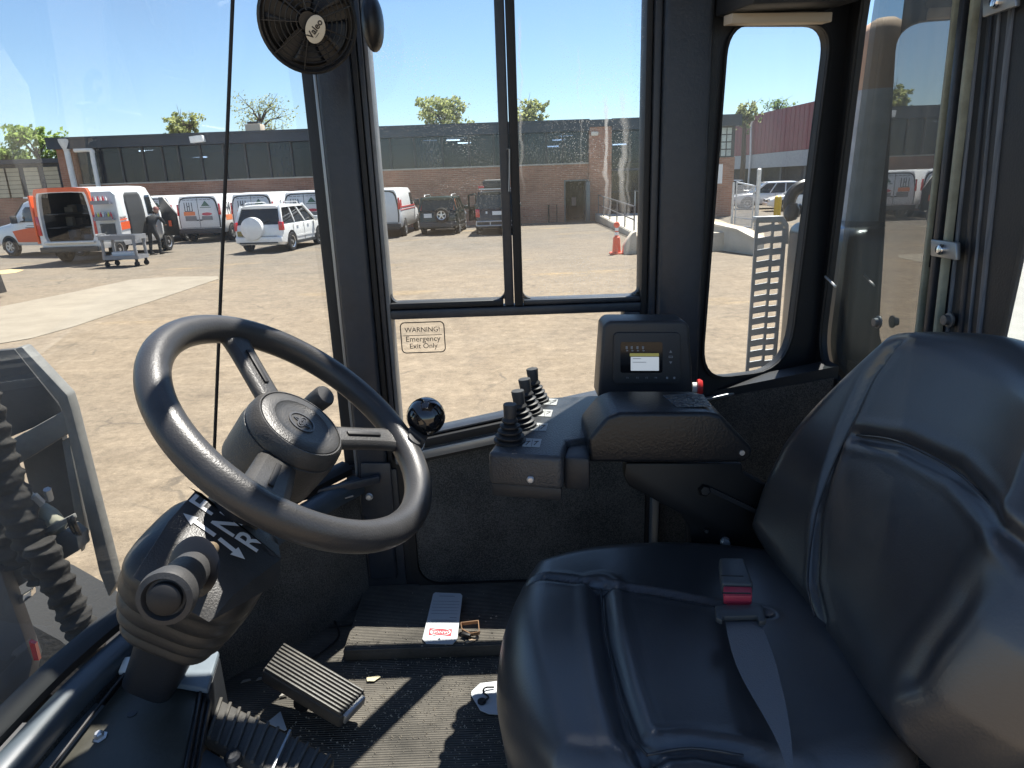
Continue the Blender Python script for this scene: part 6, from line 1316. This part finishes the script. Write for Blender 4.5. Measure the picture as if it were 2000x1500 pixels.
# ---------------------------------------------------------------- seat
VINYL = M('seat_vinyl', (.036, .037, .040), .33, bump=.045, bscale=340, var=.12, vscale=7, spec=1.0)
def seg_dist(x, y, pl):
    best = 9
    for (x0, y0), (x1, y1) in zip(pl[:-1], pl[1:]):
        dx, dy = x1-x0, y1-y0; t_ = max(0, min(1, ((x-x0)*dx+(y-y0)*dy)/(dx*dx+dy*dy+1e-12))); best = min(best, math.hypot(x-x0-dx*t_, y-y0-dy*t_))
    return best
def pad(name, par, to3, hx, hy, k, m0, er, skirt, grooves, shape, N=110):
    """cushion in metres: to3(x, y, h) places a surface point; grooves = (polyline, half width, depth)"""
    q = MB(); fl = [i/N*2.3-1.15 for i in range(N+1)]
    def fn(u, v):
        a, b = u*2.3-1.15, v*2.3-1.15; m_ = max(abs(a), abs(b)); over = max(0, m_-1)
        if over > 0: a, b = max(-1, min(1, a)), max(-1, min(1, b))
        mm = min(1, m_); x = a*math.sqrt(1-b*b*k/2)*hx; y = b*math.sqrt(1-a*a*k/2)*hy
        t_ = max(0, (mm-m0)/(1-m0)); h = -er*(1-math.sqrt(max(0, 1-t_*t_))) + shape(x, y)*(1-t_*t_) - over/.15*skirt
        if t_ < .999:
            for pl, w_, d_ in grooves:
                ds = seg_dist(x, y, pl)
                if ds < w_*3: h += (-d_*math.exp(-(ds/w_)**2) + d_*.16*math.exp(-((ds-w_*2.0)/(w_*.9))**2))*(1-t_*.5)
        sh = .012*over/.15
        return to3(x*(1-sh*3), y*(1-sh*3), h)
    q.grid(fn, N, N); return q.build(name, VINYL, par, smooth=80)
st_ = thing('operator_seat', 'black vinyl operator seat with contoured backrest and stitched panels', 'seat', (.25, .80, FZ))
ZS = 1.615; SX, SY = .225, .795
def cu3(x, y, h): return V((SX+x, SY+y, ZS + h - (.16*(x+.08)**2*4 if x < -.08 else 0)))
def cpx(px, py): p = PZ(px, py, ZS); return (p.x-SX, p.y-SY)
G1 = [cpx(*p) for p in ((1000, 1112), (1060, 1122), (1170, 1146), (1290, 1162), (1420, 1186), (1500, 1200))]
G2 = [cpx(*p) for p in ((1172, 1146), (1180, 1230), (1205, 1345), (1232, 1430), (1262, 1470))]
G3 = [cpx(*p) for p in ((1262, 1468), (1350, 1456), (1450, 1470), (1560, 1500))]
pad('cushion', st_, cu3, .262, .275, .80, .74, .075, .085, ((G1, .006, .009), (G2, .012, .016), (G3, .010, .013)), lambda x, y: .010*(1-(y/.27)**2)*(1 if x < -.1 else 1-(x+.1)*2.4) - .004)
q = MB(); q.box(.03, .45, .58, 1.02, 1.36, 1.50); q.build('seat_base', CABD, st_, bevel=.02)
q = MB(); q.box(.02, .46, .60, .66, FZ+.002, 1.36); q.box(.02, .46, .94, 1.0, FZ+.002, 1.36); q.build('seat_rail', CABD, st_, bevel=.01)
BO = V((.385, .80, 1.575)); bt = R(25); BU = V((math.sin(bt), 0, math.cos(bt))); BN = V((-math.cos(bt), 0, math.sin(bt))); BH = .243
def bk3(x, y, h):                     # x across (world y), y along the height
    f_ = (y+BH)/(2*BH); wv = 1 - .37*max(0, min(1, (f_-.42)/.50))**1.2 - .10*max(0, (.25-f_)/.25)
    return BO + V((0, 1, 0))*x*wv + BU*(y+BH) + BN*h
def bpx(px, py):
    p = PN(px, py, BO+BN*.02, BN)-BO; y = p.dot(BU)-BH; f_ = (y+BH)/(2*BH); wv = 1 - .37*max(0, min(1, (f_-.42)/.50))**1.2 - .10*max(0, (.25-f_)/.25); return (p.y/wv, y)
K1 = [bpx(*p) for p in ((1750, 672), (1700, 738), (1652, 828), (1612, 915), (1582, 1005), (1566, 1130), (1580, 1200))]
K2 = [bpx(*p) for p in ((1662, 846), (1740, 857), (1850, 912), (1940, 1000), (2010, 1085))]
K3 = [bpx(*p) for p in ((2000, 1060), (1905, 1180), (1830, 1275), (1800, 1330))]
pad('backrest', st_, bk3, .305, BH, .50, .72, .070, .05, ((K1, .007, .008), (K2, .010, .010), (K3, .016, .006)), lambda x, y: .030*min(1, abs(x)/.22)**2.2 + .004*math.cos(y*9))
def piping(pl, to3, off=.0015, h=-.004):
    if len(pl) < 2: return
    pl3 = smooth_path([to3(x+off, y, h) for x, y in pl], 6); q = MB(); q.tube(pl3, .0016, 6); return q.build('piping', M('seat_piping', (.03, .031, .034), .4), st_, smooth=60)
for g_ in (G1, G2, G3): piping([p for p in g_ if abs(p[0]) < .22 and abs(p[1]) < .24], cu3)
for g_ in (K1, K2, K3): piping([p for p in g_ if abs(p[0]) < .24 and abs(p[1]) < .20], bk3, h=.010)
# seat belt
BELT = M('belt_webbing', (.15, .145, .148), .8, bump=.25, bscale=600)
bl = thing('seat_belt', 'dark grey seat belt with red release button lying on the seat', 'seat belt', PZ(1440, 1200, ZS))
def bz(px, py, dz): p = PZ(px, py, ZS+dz); return p
wl = [(1416, 1212, 1484, 1210), (1421, 1240, 1494, 1236), (1428, 1270, 1506, 1266), (1438, 1300, 1516, 1298), (1452, 1330, 1524, 1330), (1470, 1362, 1532, 1362), (1490, 1396, 1539, 1398), (1508, 1428, 1544, 1430), (1522, 1458, 1547, 1462), (1536, 1500, 1550, 1510), (1545, 1545, 1556, 1550)]
q = MB().loft([[bz(a_, b_, .034), bz(c_, d_, .034), bz(c_, d_, .031), bz(a_, b_, .031)] for a_, b_, c_, d_ in wl]); q.build('webbing', BELT, bl, smooth=60)
q = MB(); q.prism([bz(*p, .036) for p in ((1396, 1192), (1488, 1190), (1496, 1222), (1482, 1224), (1478, 1212), (1412, 1214), (1410, 1222), (1398, 1216))], (0, 0, .008)); q.build('tongue', M('belt_plastic', (.05, .055, .058), .45), bl, bevel=.002)
q = MB(); q.prism([bz(*p, .036) for p in ((1403, 1112), (1452, 1113), (1470, 1165), (1408, 1163))], (0, 0, .020)); bkl = q.build('buckle', M('buckle_plastic', (.06, .066, .07), .4), bl, bevel=.004, seg=3)
q = MB(); q.bar(bz(1411, 1158, .0565), bz(1466, 1159, .0565), .002, .0012); q.bar(bz(1408, 1124, .0565), bz(1452, 1125, .0565), .0012, .0008); q.build('buckle_slot', BLACK, bkl, smooth=0)
q = MB(); q.prism([bz(*p, .038) for p in ((1412, 1162), (1467, 1163), (1468, 1182), (1413, 1181))], (0, 0, .014)); q.build('release_button', M('belt_red', (.48, .04, .07), .45), bl, bevel=.002)
q = MB(); q.prism([bz(*p, .036) for p in ((1420, 1183), (1462, 1183), (1464, 1192), (1418, 1192))], (0, 0, .004)); q.build('latch_tongue', M('belt_red_dark', (.20, .03, .04), .5), bl, smooth=0)
# ---------------------------------------------------------------- armrest console with levers and monitor
cn = thing('control_console', 'black armrest console with four hydraulic levers and display', 'console', (.12, 1.1, 1.70))
ZC = 1.800
tp = [PZ(*p, ZC) for p in ((952, 884), (1098, 894), (1108, 862), (1150, 856), (1182, 770), (1033, 777))]
CONP = M('console_plastic', (.036, .040, .046), .30, bump=.22, bscale=330, var=.2, vscale=12, wear=.35)
q = MB(); q.prism(tp, (0, 0, -.055)); q.build('console_body', CONP, cn, bevel=.008, seg=3)
t2 = [PZ(*p, ZC) for p in ((957, 884), (1096, 893), (1096, 880), (960, 872))]
q = MB(); q.prism([p+V((0, .001, -.052)) for p in t2], (0, 0, -.022)); q.build('console_underside', CABD, cn, bevel=.003)
c = PY(1036, 936, tp[0].y*.45+tp[1].y*.55-.001); q = MB(); q.lathe([(.006, 0), (.006, .003), (.004, .005), (0, .0055)], c, (0, -1, 0), 12); q.build('console_bolt', GALV, cn)
q = MB(); q.prism([PZ(*p, ZC-.008) for p in ((1100, 893), (1152, 896), (1152, 862), (1112, 860))], (0, 0, -.055)); q.build('console_step', CABD, cn, bevel=.006)
for bx_, by_, tx, ty in ((996, 862, 996, 789), (1019, 832, 1011, 763), (1033, 806, 1024, 740), (1046, 783, 1039, 720)):
    b0 = PZ(bx_, by_, ZC); tpp = PY(tx, ty, b0.y+.0); ax = (tpp-b0); H_ = ax.length; s_ = b0.y/1.0
    q = MB(); pf = [(.026, 0), (.026, .004)]
    for k in range(4): r_ = .0235-.0035*k; pf += [(r_-.004, .006+k*.0085), (r_, .009+k*.0085), (r_, .011+k*.0085)]
    q.lathe(pf+[(.009, .042), (.008, H_*.62)], b0, ax, 24); lv_ = q.build('lever_boot', M('boot_rubber', (.016, .016, .017), .55), cn, smooth=35)
    q = MB(); q.lathe([(.0085, H_*.52), (.0095, H_*.6), (.0112, H_*.97), (.0105, H_), (0, H_+.0008)], b0, ax, 20); q.build('lever_knob', PLASM, lv_, smooth=35)
DEC = M('decal_label', (.36, .37, .36), .55)
for k, (px, py) in enumerate(((1039, 865), (1053, 834), (1064, 807), (1076, 785))):
    sc2 = 1-.09*k; w_, h_ = 17*sc2, 9*sc2
    q = MB(); q.prism([PZ(*p, ZC+.0003) for p in ((px-w_-2, py+h_*.8), (px+w_-2, py+h_), (px+w_+2, py-h_*.8), (px-w_+2, py-h_))], (0, 0, .0006)); dcl = q.build('lever_decal', DEC, cn, smooth=0)
    q = MB()
    for s_ in (-1, 1):
        q.bar(PZ(px+s_*8*sc2-4, py+4-k, ZC+.0012), PZ(px+s_*8*sc2+4, py-4+k, ZC+.0012), .0012, .0006); q.bar(PZ(px+s_*8*sc2-3, py-3, ZC+.0012), PZ(px+s_*8*sc2+5, py-3, ZC+.0012), .0012, .0006)
    q.bar(PZ(px-1, py+h_*.7, ZC+.0012), PZ(px+1, py-h_*.7, ZC+.0012), .0006, .0006); q.build('decal_symbol', INK, dcl, smooth=0)
# armrest
ya = .985
pf = [PY(*p, ya) for p in ((1150, 858), (1186, 815), (1212, 806), (1384, 806), (1410, 812), (1434, 838), (1470, 876), (1470, 892), (1455, 905), (1380, 905), (1150, 904))]
q = MB(); q.prism(pf, (0, .115, 0)); ar = q.build('armrest', M('armrest_skin', (.010, .011, .013), .36, bump=.12, bscale=300), cn, bevel=.014, seg=4, smooth=50)
q = MB(); q.lathe([(.0042, 0), (.0042, .002), (0, .0022)], PY(1449, 884, ya), (0, -1, 0), 14); q.build('armrest_pin', GALV, cn)
wp = [PY(*p, ya) for p in ((1330, 806), (1398, 806))]
q = MB(); q.prism([V((wp[0].x, ya+.025, wp[0].z+.0002)), V((wp[1].x, ya+.022, wp[0].z+.0002)), V((wp[1].x+.004, ya+.085, wp[0].z+.0002)), V((wp[0].x-.01, ya+.09, wp[0].z+.0002))], (0, 0, .0008)); q.build('worn_patch', M('worn_vinyl', (.035, .04, .045), .26, bump=1.0, bscale=110, spec=.8), ar, smooth=0)
# support bracket
BRK = M('bracket_black', (.005, .005, .006), .5)
q = MB(); q.prism([PY(*p, 1.05) for p in ((1222, 905), (1450, 905), (1452, 925), (1560, 985), (1560, 1120), (1440, 1110), (1350, 1075), (1346, 1030), (1330, 1005), (1228, 950), (1220, 935))], (0, .03, 0)); q.build('support_bracket', BRK, cn, bevel=.004)
q = MB(); q.bar(PY(1385, 955, 1.045), PY(1480, 1000, 1.045), .008, .004, (0, 1, 0)); q.build('bracket_slot', CABD, cn)
for px, py, r_ in ((1375, 957, .011), (1416, 1058, .009), (1378, 1036, .005)):
    q = MB(); q.lathe([(r_, 0), (r_, .004), (r_*.7, .009), (0, .0095)], PY(px, py, 1.049), (0, -1, .2), 6 if r_ > .01 else 14); q.build('bracket_bolt', GALV if r_ == .009 else BRK, cn, smooth=20)
# monitor
ym = 1.19
def mm(px, py, o=0): return PY(px, py, ym-o)
pf = [mm(*p) for p in ((1168, 780), (1172, 720), (1178, 640), (1184, 630), (1194, 627), (1332, 627), (1342, 630), (1347, 640), (1352, 720), (1354, 782))]
q = MB(); q.prism(pf, (0, .07, 0)); mn = q.build('monitor_housing', M('monitor_plastic', (.030, .031, .034), .42, bump=.12, bscale=380), cn, bevel=.006, seg=3)
def rr2(x0, y0, x1, y1, r_, o): return [mm(x, y, o) for x, y in [(a_, b_) for a_, b_ in rrect((x0+x1)/2, (y0+y1)/2, (x1-x0)/2, (y1-y0)/2, r_, 5)]]
q = MB(); q.prism(rr2(1198, 650, 1330, 750, 10, .006), (0, .0058, 0)); q.build('bezel', PLASM, mn, bevel=.0015)
q = MB(); q.prism(rr2(1212, 668, 1294, 728, 4, .0068), (0, .0007, 0)); q.build('screen_glass', M('screen_black', (.008, .009, .011), .12), mn, smooth=0)
q = MB(); q.prism(rr2(1232, 697, 1287, 724, 1, .0072), (0, .0003, 0)); q.build('screen_page', M('lcd_white', (.4, .42, .44), .4, emit=(.80, .88, .95, .12)), mn, smooth=0)
q = MB(); q.prism(rr2(1230, 690, 1287, 696, 1, .0072), (0, .0003, 0)); q.build('screen_bar', M('lcd_yellow', (.25, .23, .06), .4, emit=(.5, .47, .15, .08)), mn, smooth=0)
LCD = M('lcd_icon', (.25, .26, .28), .5)
q = MB()
for x in (1224, 1234, 1245, 1256): q.prism(rr2(x-2, 676, x+2, 682, .5, .0072), (0, .0003, 0)); q.prism(rr2(x-1, 684, x+3, 686, .5, .0072), (0, .0003, 0))
q.prism(rr2(1236, 700, 1252, 701, .3, .0076), (0, .0002, 0)); q.prism(rr2(1236, 707, 1262, 708, .3, .0076), (0, .0002, 0)); q.build('screen_icons', LCD, mn, smooth=0, kind='stuff')
for px, py, s_ in ((1310, 687, 't'), (1310, 697, 'o'), (1310, 708, 'd')):
    q = MB()
    if s_ == 't': q.prism([mm(px-3, py+2, .0068), mm(px+3, py+2, .0068), mm(px, py-3, .0068)], (0, .0004, 0))
    elif s_ == 'd': q.prism([mm(px-3, py-2, .0068), mm(px+3, py-2, .0068), mm(px, py+3, .0068)], (0, .0004, 0))
    else: q.frame(rr2(px-4, py-2, px+4, py+2, 1, .0068), rr2(px-3, py-1, px+3, py+1, .5, .0068), (0, .0004, 0))
    q.build('monitor_key', LCD, mn, smooth=0)
for px, s_ in ((1226, 'F1'), (1245, 'F2'), (1263, 'F3'), (1281, 'F4')): text_obj('monitor_key', s_, .0048, mm(px, 738, .0066), (1, 0, 0), (0, 0, 1), LCD, mn, .0001)
for px in (1303, 1317): q = MB(); q.prism(rr2(px-2, 736, px+2, 740, 1, .0066), (0, .0004, 0)); q.build('monitor_key', LCD, mn, smooth=0)
# emergency stop on the side of the monitor
c = mm(1352, 757, -.03); q = MB(); q.lathe([(.010, 0), (.010, .008)], c, (1, -.15, 0), 16); es = q.build('stop_collar', WHT, cn); q = MB(); q.lathe([(.009, .008), (.0155, .009), (.0165, .013), (.014, .018), (0, .019)], c, (1, -.15, 0), 24); q.build('stop_button', M('stop_red', (.55, .03, .03), .35), es)
# ---------------------------------------------------------------- cab fan
fc = PY(602, 42, 1.17); fn_ = (CAM-fc).normalized(); fn_ = (fn_+V((.10, 0, -.05))).normalized(); fu = (V((0, 0, 1))-fn_*fn_.z).normalized(); fr = fu.cross(fn_); fr = fr if fr.x > 0 else -fr
fa = thing('cab_fan', 'round black cab fan with wire guard on the front pillar', 'fan', fc)
RF = .090
FANM = M('fan_black', (.015, .015, .016), .4)
def FP(x, y, z=0): return fc+fr*x+fu*y+fn_*z
def fring(r_, z, n_=48): return [FP(r_*math.cos(a*6.2832/n_), r_*math.sin(a*6.2832/n_), z) for a in range(n_)]
q = MB(); q.lathe([(RF, -.022), (RF+.004, -.02), (RF+.005, 0), (RF, .004), (RF-.004, .0), (RF-.003, -.02), (RF-.002, -.022), (RF, -.022)], fc, fn_, 48); q.build('guard_rim', FANM, fa, smooth=40)
for k in range(7):
    r_ = .024+k*.0098; z = .020*(1-(r_/RF)**2); q = MB(); q.tube(fring(r_, z), .0013, 6, closed=True); q.build('guard_ring', FANM, fa)
for k in range(9):
    a_ = 6.2832*k/9+.35; q = MB(); q.tube([FP(r_*math.cos(a_), r_*math.sin(a_), .021*(1-(r_/RF)**2)) for r_ in (.02, .04, .06, .088)], .0016, 6); q.build('guard_wire', FANM, fa)
for k in range(7):
    r_ = .030+k*.0095; q = MB(); q.tube(fring(r_, -.038+.014*(r_/RF)**2), .0016, 6, closed=True); q.build('rear_guard_ring', FANM, fa)
for k in range(12):
    a_ = 6.2832*k/12; q = MB(); q.tube([FP(.02*math.cos(a_), .02*math.sin(a_), -.039), FP(.089*math.cos(a_+.35), .089*math.sin(a_+.35), -.022)], .0018, 6); q.build('rear_guard_wire', FANM, fa)
for k in range(5):
    a_ = 6.2832*k/5+.9; q = MB()
    def blade(u, v, a_=a_):
        r_ = .02+.060*u; w_ = (v-.5)*(.55+.35*u); return FP(r_*math.cos(a_+w_), r_*math.sin(a_+w_), -.012-.016*(v-.5))
    q.grid(blade, 6, 6); b_ = q.build('fan_blade', FANM, fa, smooth=60); md = b_.modifiers.new('thick', 'SOLIDIFY'); md.thickness = .0015
q = MB(); q.lathe([(.022, -.075), (.026, -.07), (.026, -.03), (.018, -.012), (.018, .004)], fc, fn_, 24); q.build('fan_motor', FANM, fa)
q = MB(); q.tube([FP(.0, 0, -.06), FP(.06, .02, -.10), FP(.09, .05, -.14)], .012, 10); q.build('fan_bracket', FANM, fa)
mc = PY(728, 45, 1.30); q = MB(); q.sphere(mc, .034, 20, 14, (.55, 1, 1.35)); q.build('bracket_cap', FANM, fa)
bc = FP(.010, -.012, .023); n_ = 32; tl_ = R(18)
bu = fu*math.cos(tl_)+fr*math.sin(tl_); bv = fr*math.cos(tl_)-fu*math.sin(tl_)
q = MB(); q.prism([bc+bu*.0255*math.cos(k*6.2832/n_)+bv*.0185*math.sin(k*6.2832/n_) for k in range(n_)], fn_*.002); bd = q.build('badge', M('badge_cream', (.62, .57, .46), .45), fa, bevel=.0006)
ta = R(52); tr_ = fr*math.cos(ta)+fu*math.sin(ta); tu_ = fu*math.cos(ta)-fr*math.sin(ta)
text_obj('badge_lettering', 'Valeo', .0172, bc+fn_*.0023+tu_*.001, tr_, tu_, INK, bd, .0002, bold=.0005)
q = MB(); q.bar(bc+fn_*.0024-tu_*.008-tr_*.012, bc+fn_*.0024-tu_*.0085-tr_*.001, .0010, .0004, fn_); q.build('badge_mark', INK, bd)
for o in fa.children_recursive:                    # true size of the fan
    if not o.name.startswith('bracket_cap'):
        for v in o.data.vertices: v.co = fc+(v.co-fc)*.79
# ---------------------------------------------------------------- things lying on the floor
zl = FZ+.0285
dt = thing('danger_tag', 'white lockout tag with red danger oval lying on the floor ledge', 'tag', PZ(862, 1208, zl))
_A, _B, _C = PZ(825, 1254, zl+.003), PZ(890, 1258, zl+.003), PZ(872, 1158, zl+.020); TN = (_B-_A).cross(_C-_A).normalized(); TN = TN if TN.z > 0 else -TN
co = [(846, 1160), (850, 1157), (899, 1159), (903, 1163), (893, 1248), (884, 1258), (833, 1257), (825, 1248)]
q = MB(); P_ = [PN(px, py, _A, TN) for px, py in co]; q.prism(P_, -TN*.0012); q.build('card', M('tag_card', (.50, .52, .54), .5), dt, smooth=0)
def tg(px, py, dz=.0004): return PN(px, py, _A+TN*dz, TN)
for k, y_ in enumerate((1174, 1180, 1186, 1192, 1198)): q = MB(); x0 = 846-k*1.0; q.bar(tg(x0, y_), tg(x0+52, y_+1), .0006, .0003); q.build('ruled_line', M('tag_ink', (.10, .12, .16), .6), dt, smooth=0)
q = MB()
for y_, a_, b_ in ((1164, 858, 888), (1206, 878, 892), (1211, 842, 892), (1214, 842, 892)): q.bar(tg(a_, y_), tg(b_, y_+.6), .0011, .0003)
q.build('small_print', M('tag_ink', (.10, .12, .16), .6), dt, smooth=0, kind='stuff')
q = MB(); q.prism([tg(*p) for p in ((839, 1227), (883, 1229), (881, 1242), (837, 1240))], TN*.0003); q.build('red_field', M('tag_red', (.50, .03, .05), .5), dt, smooth=0)
ce = tg(860, 1234.5, .0010); rx2 = (tg(882, 1235)-tg(839, 1234)); rl2 = rx2.length/2; ru = rx2.normalized(); rv = TN.cross(ru)
q = MB(); q.frame([ce+ru*rl2*.93*math.cos(k*.19635)+rv*.0105*math.sin(k*.19635) for k in range(32)], [ce+ru*rl2*.88*math.cos(k*.19635)+rv*.0092*math.sin(k*.19635) for k in range(32)], (0, 0, .0003)); q.build('red_oval', WHT, dt, smooth=0)
text_obj('lettering', 'DANGER', .0105, ce, -ru, -rv, WHT, dt, .0002)
q = MB(); q.lathe([(.0022, 0), (.0022, .0005), (0, .0005)], tg(858, 1248), (0, 0, 1), 12); q.build('eyelet', BLACK, dt)
ls = thing('leather_scrap', 'folded brown leather strap scrap beside the danger tag', 'scrap', PZ(915, 1235, zl))
q = MB(); pts = [PZ(*p, zl+z_) for p, z_ in (((900, 1222), .012), ((934, 1218), .014), ((936, 1240), .006), ((918, 1243), .001), ((902, 1234), .004))]
q.loft([[p, p+V((0, -.004, .010)), p+V((.0015, -.003, .011)), p+V((.0015, .0015, 0))] for p in pts+[pts[0]]]); q.build('strap_loop', M('tan_leather', (.30, .17, .09), .6, var=.2, vscale=40), ls, smooth=40)
q = MB(); q.bar(PZ(903, 1238, zl+.006), PZ(918, 1244, zl+.006), .008, .010); q.build('stitched_patch', BLACK, ls, bevel=.001)
q = MB(); q.prism([PZ(*p, zl+.001) for p in ((908, 1252), (936, 1245), (934, 1249), (912, 1257))], (0, 0, .001)); q.build('strap_end', M('cream_leather', (.45, .33, .22), .6), ls, smooth=0)
wt_ = thing('paper_tag', 'white cut corner tag with black tie half under the seat', 'tag', PZ(942, 1365, FZ))
q = MB(); q.prism([PZ(*p, FZ+.004) for p in ((921, 1352), (938, 1336), (985, 1330), (1010, 1360), (1000, 1398), (955, 1395), (938, 1388), (921, 1360))], (0, 0, .002)); q.build('card', M('tag_card2', (.55, .57, .60), .6), wt_, smooth=0)
q = MB(); q.lathe([(.008, 0), (.008, .003), (0, .003)], PZ(941, 1371, FZ+.007), (0, 0, 1), 14); q.tube(smooth_path([PZ(941, 1371, FZ+.010), PZ(954, 1362, FZ+.014), PZ(944, 1352, FZ+.014), PZ(948, 1343, FZ+.012), PZ(965, 1342, FZ+.010)], 5), .0018, 6); q.build('tie', BLACK, wt_)
q = MB(); q.prism([PZ(*p, FZ+.0035) for p in ((716, 1324), (740, 1320), (744, 1322), (731, 1331), (717, 1331))], (0, 0, .001)); o = q.build('paper_scrap', M('yellowed_paper', (.52, .46, .30), .7), smooth=0); tag(o, 'small yellowed paper scrap beside the accelerator pedal', 'scrap')
q = MB(); q.prism([PZ(*p, FZ+.02) for p in ((521, 1412), (548, 1390), (560, 1425), (556, 1428))], (0, 0, .001)); o = q.build('paper_scrap', M('blue_paper', (.52, .58, .62), .6), smooth=0); tag(o, 'pale blue paper corner poking out above the brake pedal', 'scrap')
lf_ = thing('dry_leaf', 'dry yellow leaf on a grey stub by the far wall', 'leaf', PZ(722, 1172, FZ))
q = MB(); c = PZ(722, 1168, FZ+.012); q.add([c+V((-.008, 0, 0)), c+V((0, -.002, .007)), c+V((.009, 0, .005)), c+V((.004, .003, -.005)), c+V((-.003, .004, -.006))], [(0, 1, 2, 3, 4)]); o = q.build('blade', M('leaf_yellow', (.50, .36, .08), .6), lf_); md = o.modifiers.new('thick', 'SOLIDIFY'); md.thickness = .001
q = MB(); q.tube([PZ(717, 1180, FZ+.004), PZ(712, 1187, FZ+.003)], .004, 6); q.build('stub', M('stub_grey', (.25, .26, .28), .6), lf_)
q = MB(); q.tube(smooth_path([PZ(*p, FZ+.006) for p in ((600, 1292), (640, 1265), (662, 1240), (652, 1210), (640, 1180), (660, 1166), (700, 1166))], 6), .0022, 6); o = q.build('loose_wire', GASK); tag(o, 'loose black wire looping over the floor mat near the column', 'wire')
q = MB(); q.tube(smooth_path([PZ(*p, FZ+.006) for p in ((642, 1225), (690, 1218), (740, 1198), (790, 1183))], 6), .002, 6); o = q.build('loose_wire', GASK); tag(o, 'straighter black wire running towards the danger tag', 'wire')
for k, (px, py, s_) in enumerate(((470, 1335, .012), (500, 1330, .016), (545, 1362, .010), (590, 1378, .008))):
    a_ = PZ(px, py, FZ+.004); q = MB(); q.prism([a_, a_+V((s_*1.6, .004, .003)), a_+V((s_*1.3, .009, .002)), a_+V((.003, .007, .001))], (0, 0, .0015)); o = q.build('torn_scrap', M('grey_scrap', (.30, .28, .25), .8), smooth=0); tag(o, ('pale torn scrap left of the accelerator pedal, nearest the column', 'long pale torn scrap just left of the accelerator pedal', 'small pale scrap below the accelerator pedal tip', 'tiny pale scrap under the accelerator pedal')[k], 'scrap', None)
# grit on the mat: past counting
rnd = random.Random(11); q = MB()
for k in range(2600):
    x, y = rnd.gauss(-.16, .16), rnd.gauss(1.05, .10)
    if not (-.5 < x < .05 and .8 < y < 1.36) : continue
    z = FZ+.0285 if (y > 1.17 and x > -.355) else FZ+.0005; s_ = rnd.choice((.0006, .0007, .0008, .0010, .0011, .0014, .002))*rnd.uniform(.8, 1.2)
    c = V((x, y, z)); q.add([c+V((-s_, -s_*.6, 0)), c+V((s_, -s_*.8, 0)), c+V((s_*.2, s_, 0)), c+V((0, 0, s_*1.2))], [(0, 1, 3), (1, 2, 3), (2, 0, 3), (0, 2, 1)])
o = q.build('grit', M('grit_pale', (.42, .36, .28), .9, col2=(.25, .22, .18), vscale=60), smooth=0, kind='stuff'); o['label'] = 'pale grit scattered over the ribbed floor mat'; o['category'] = 'grit'
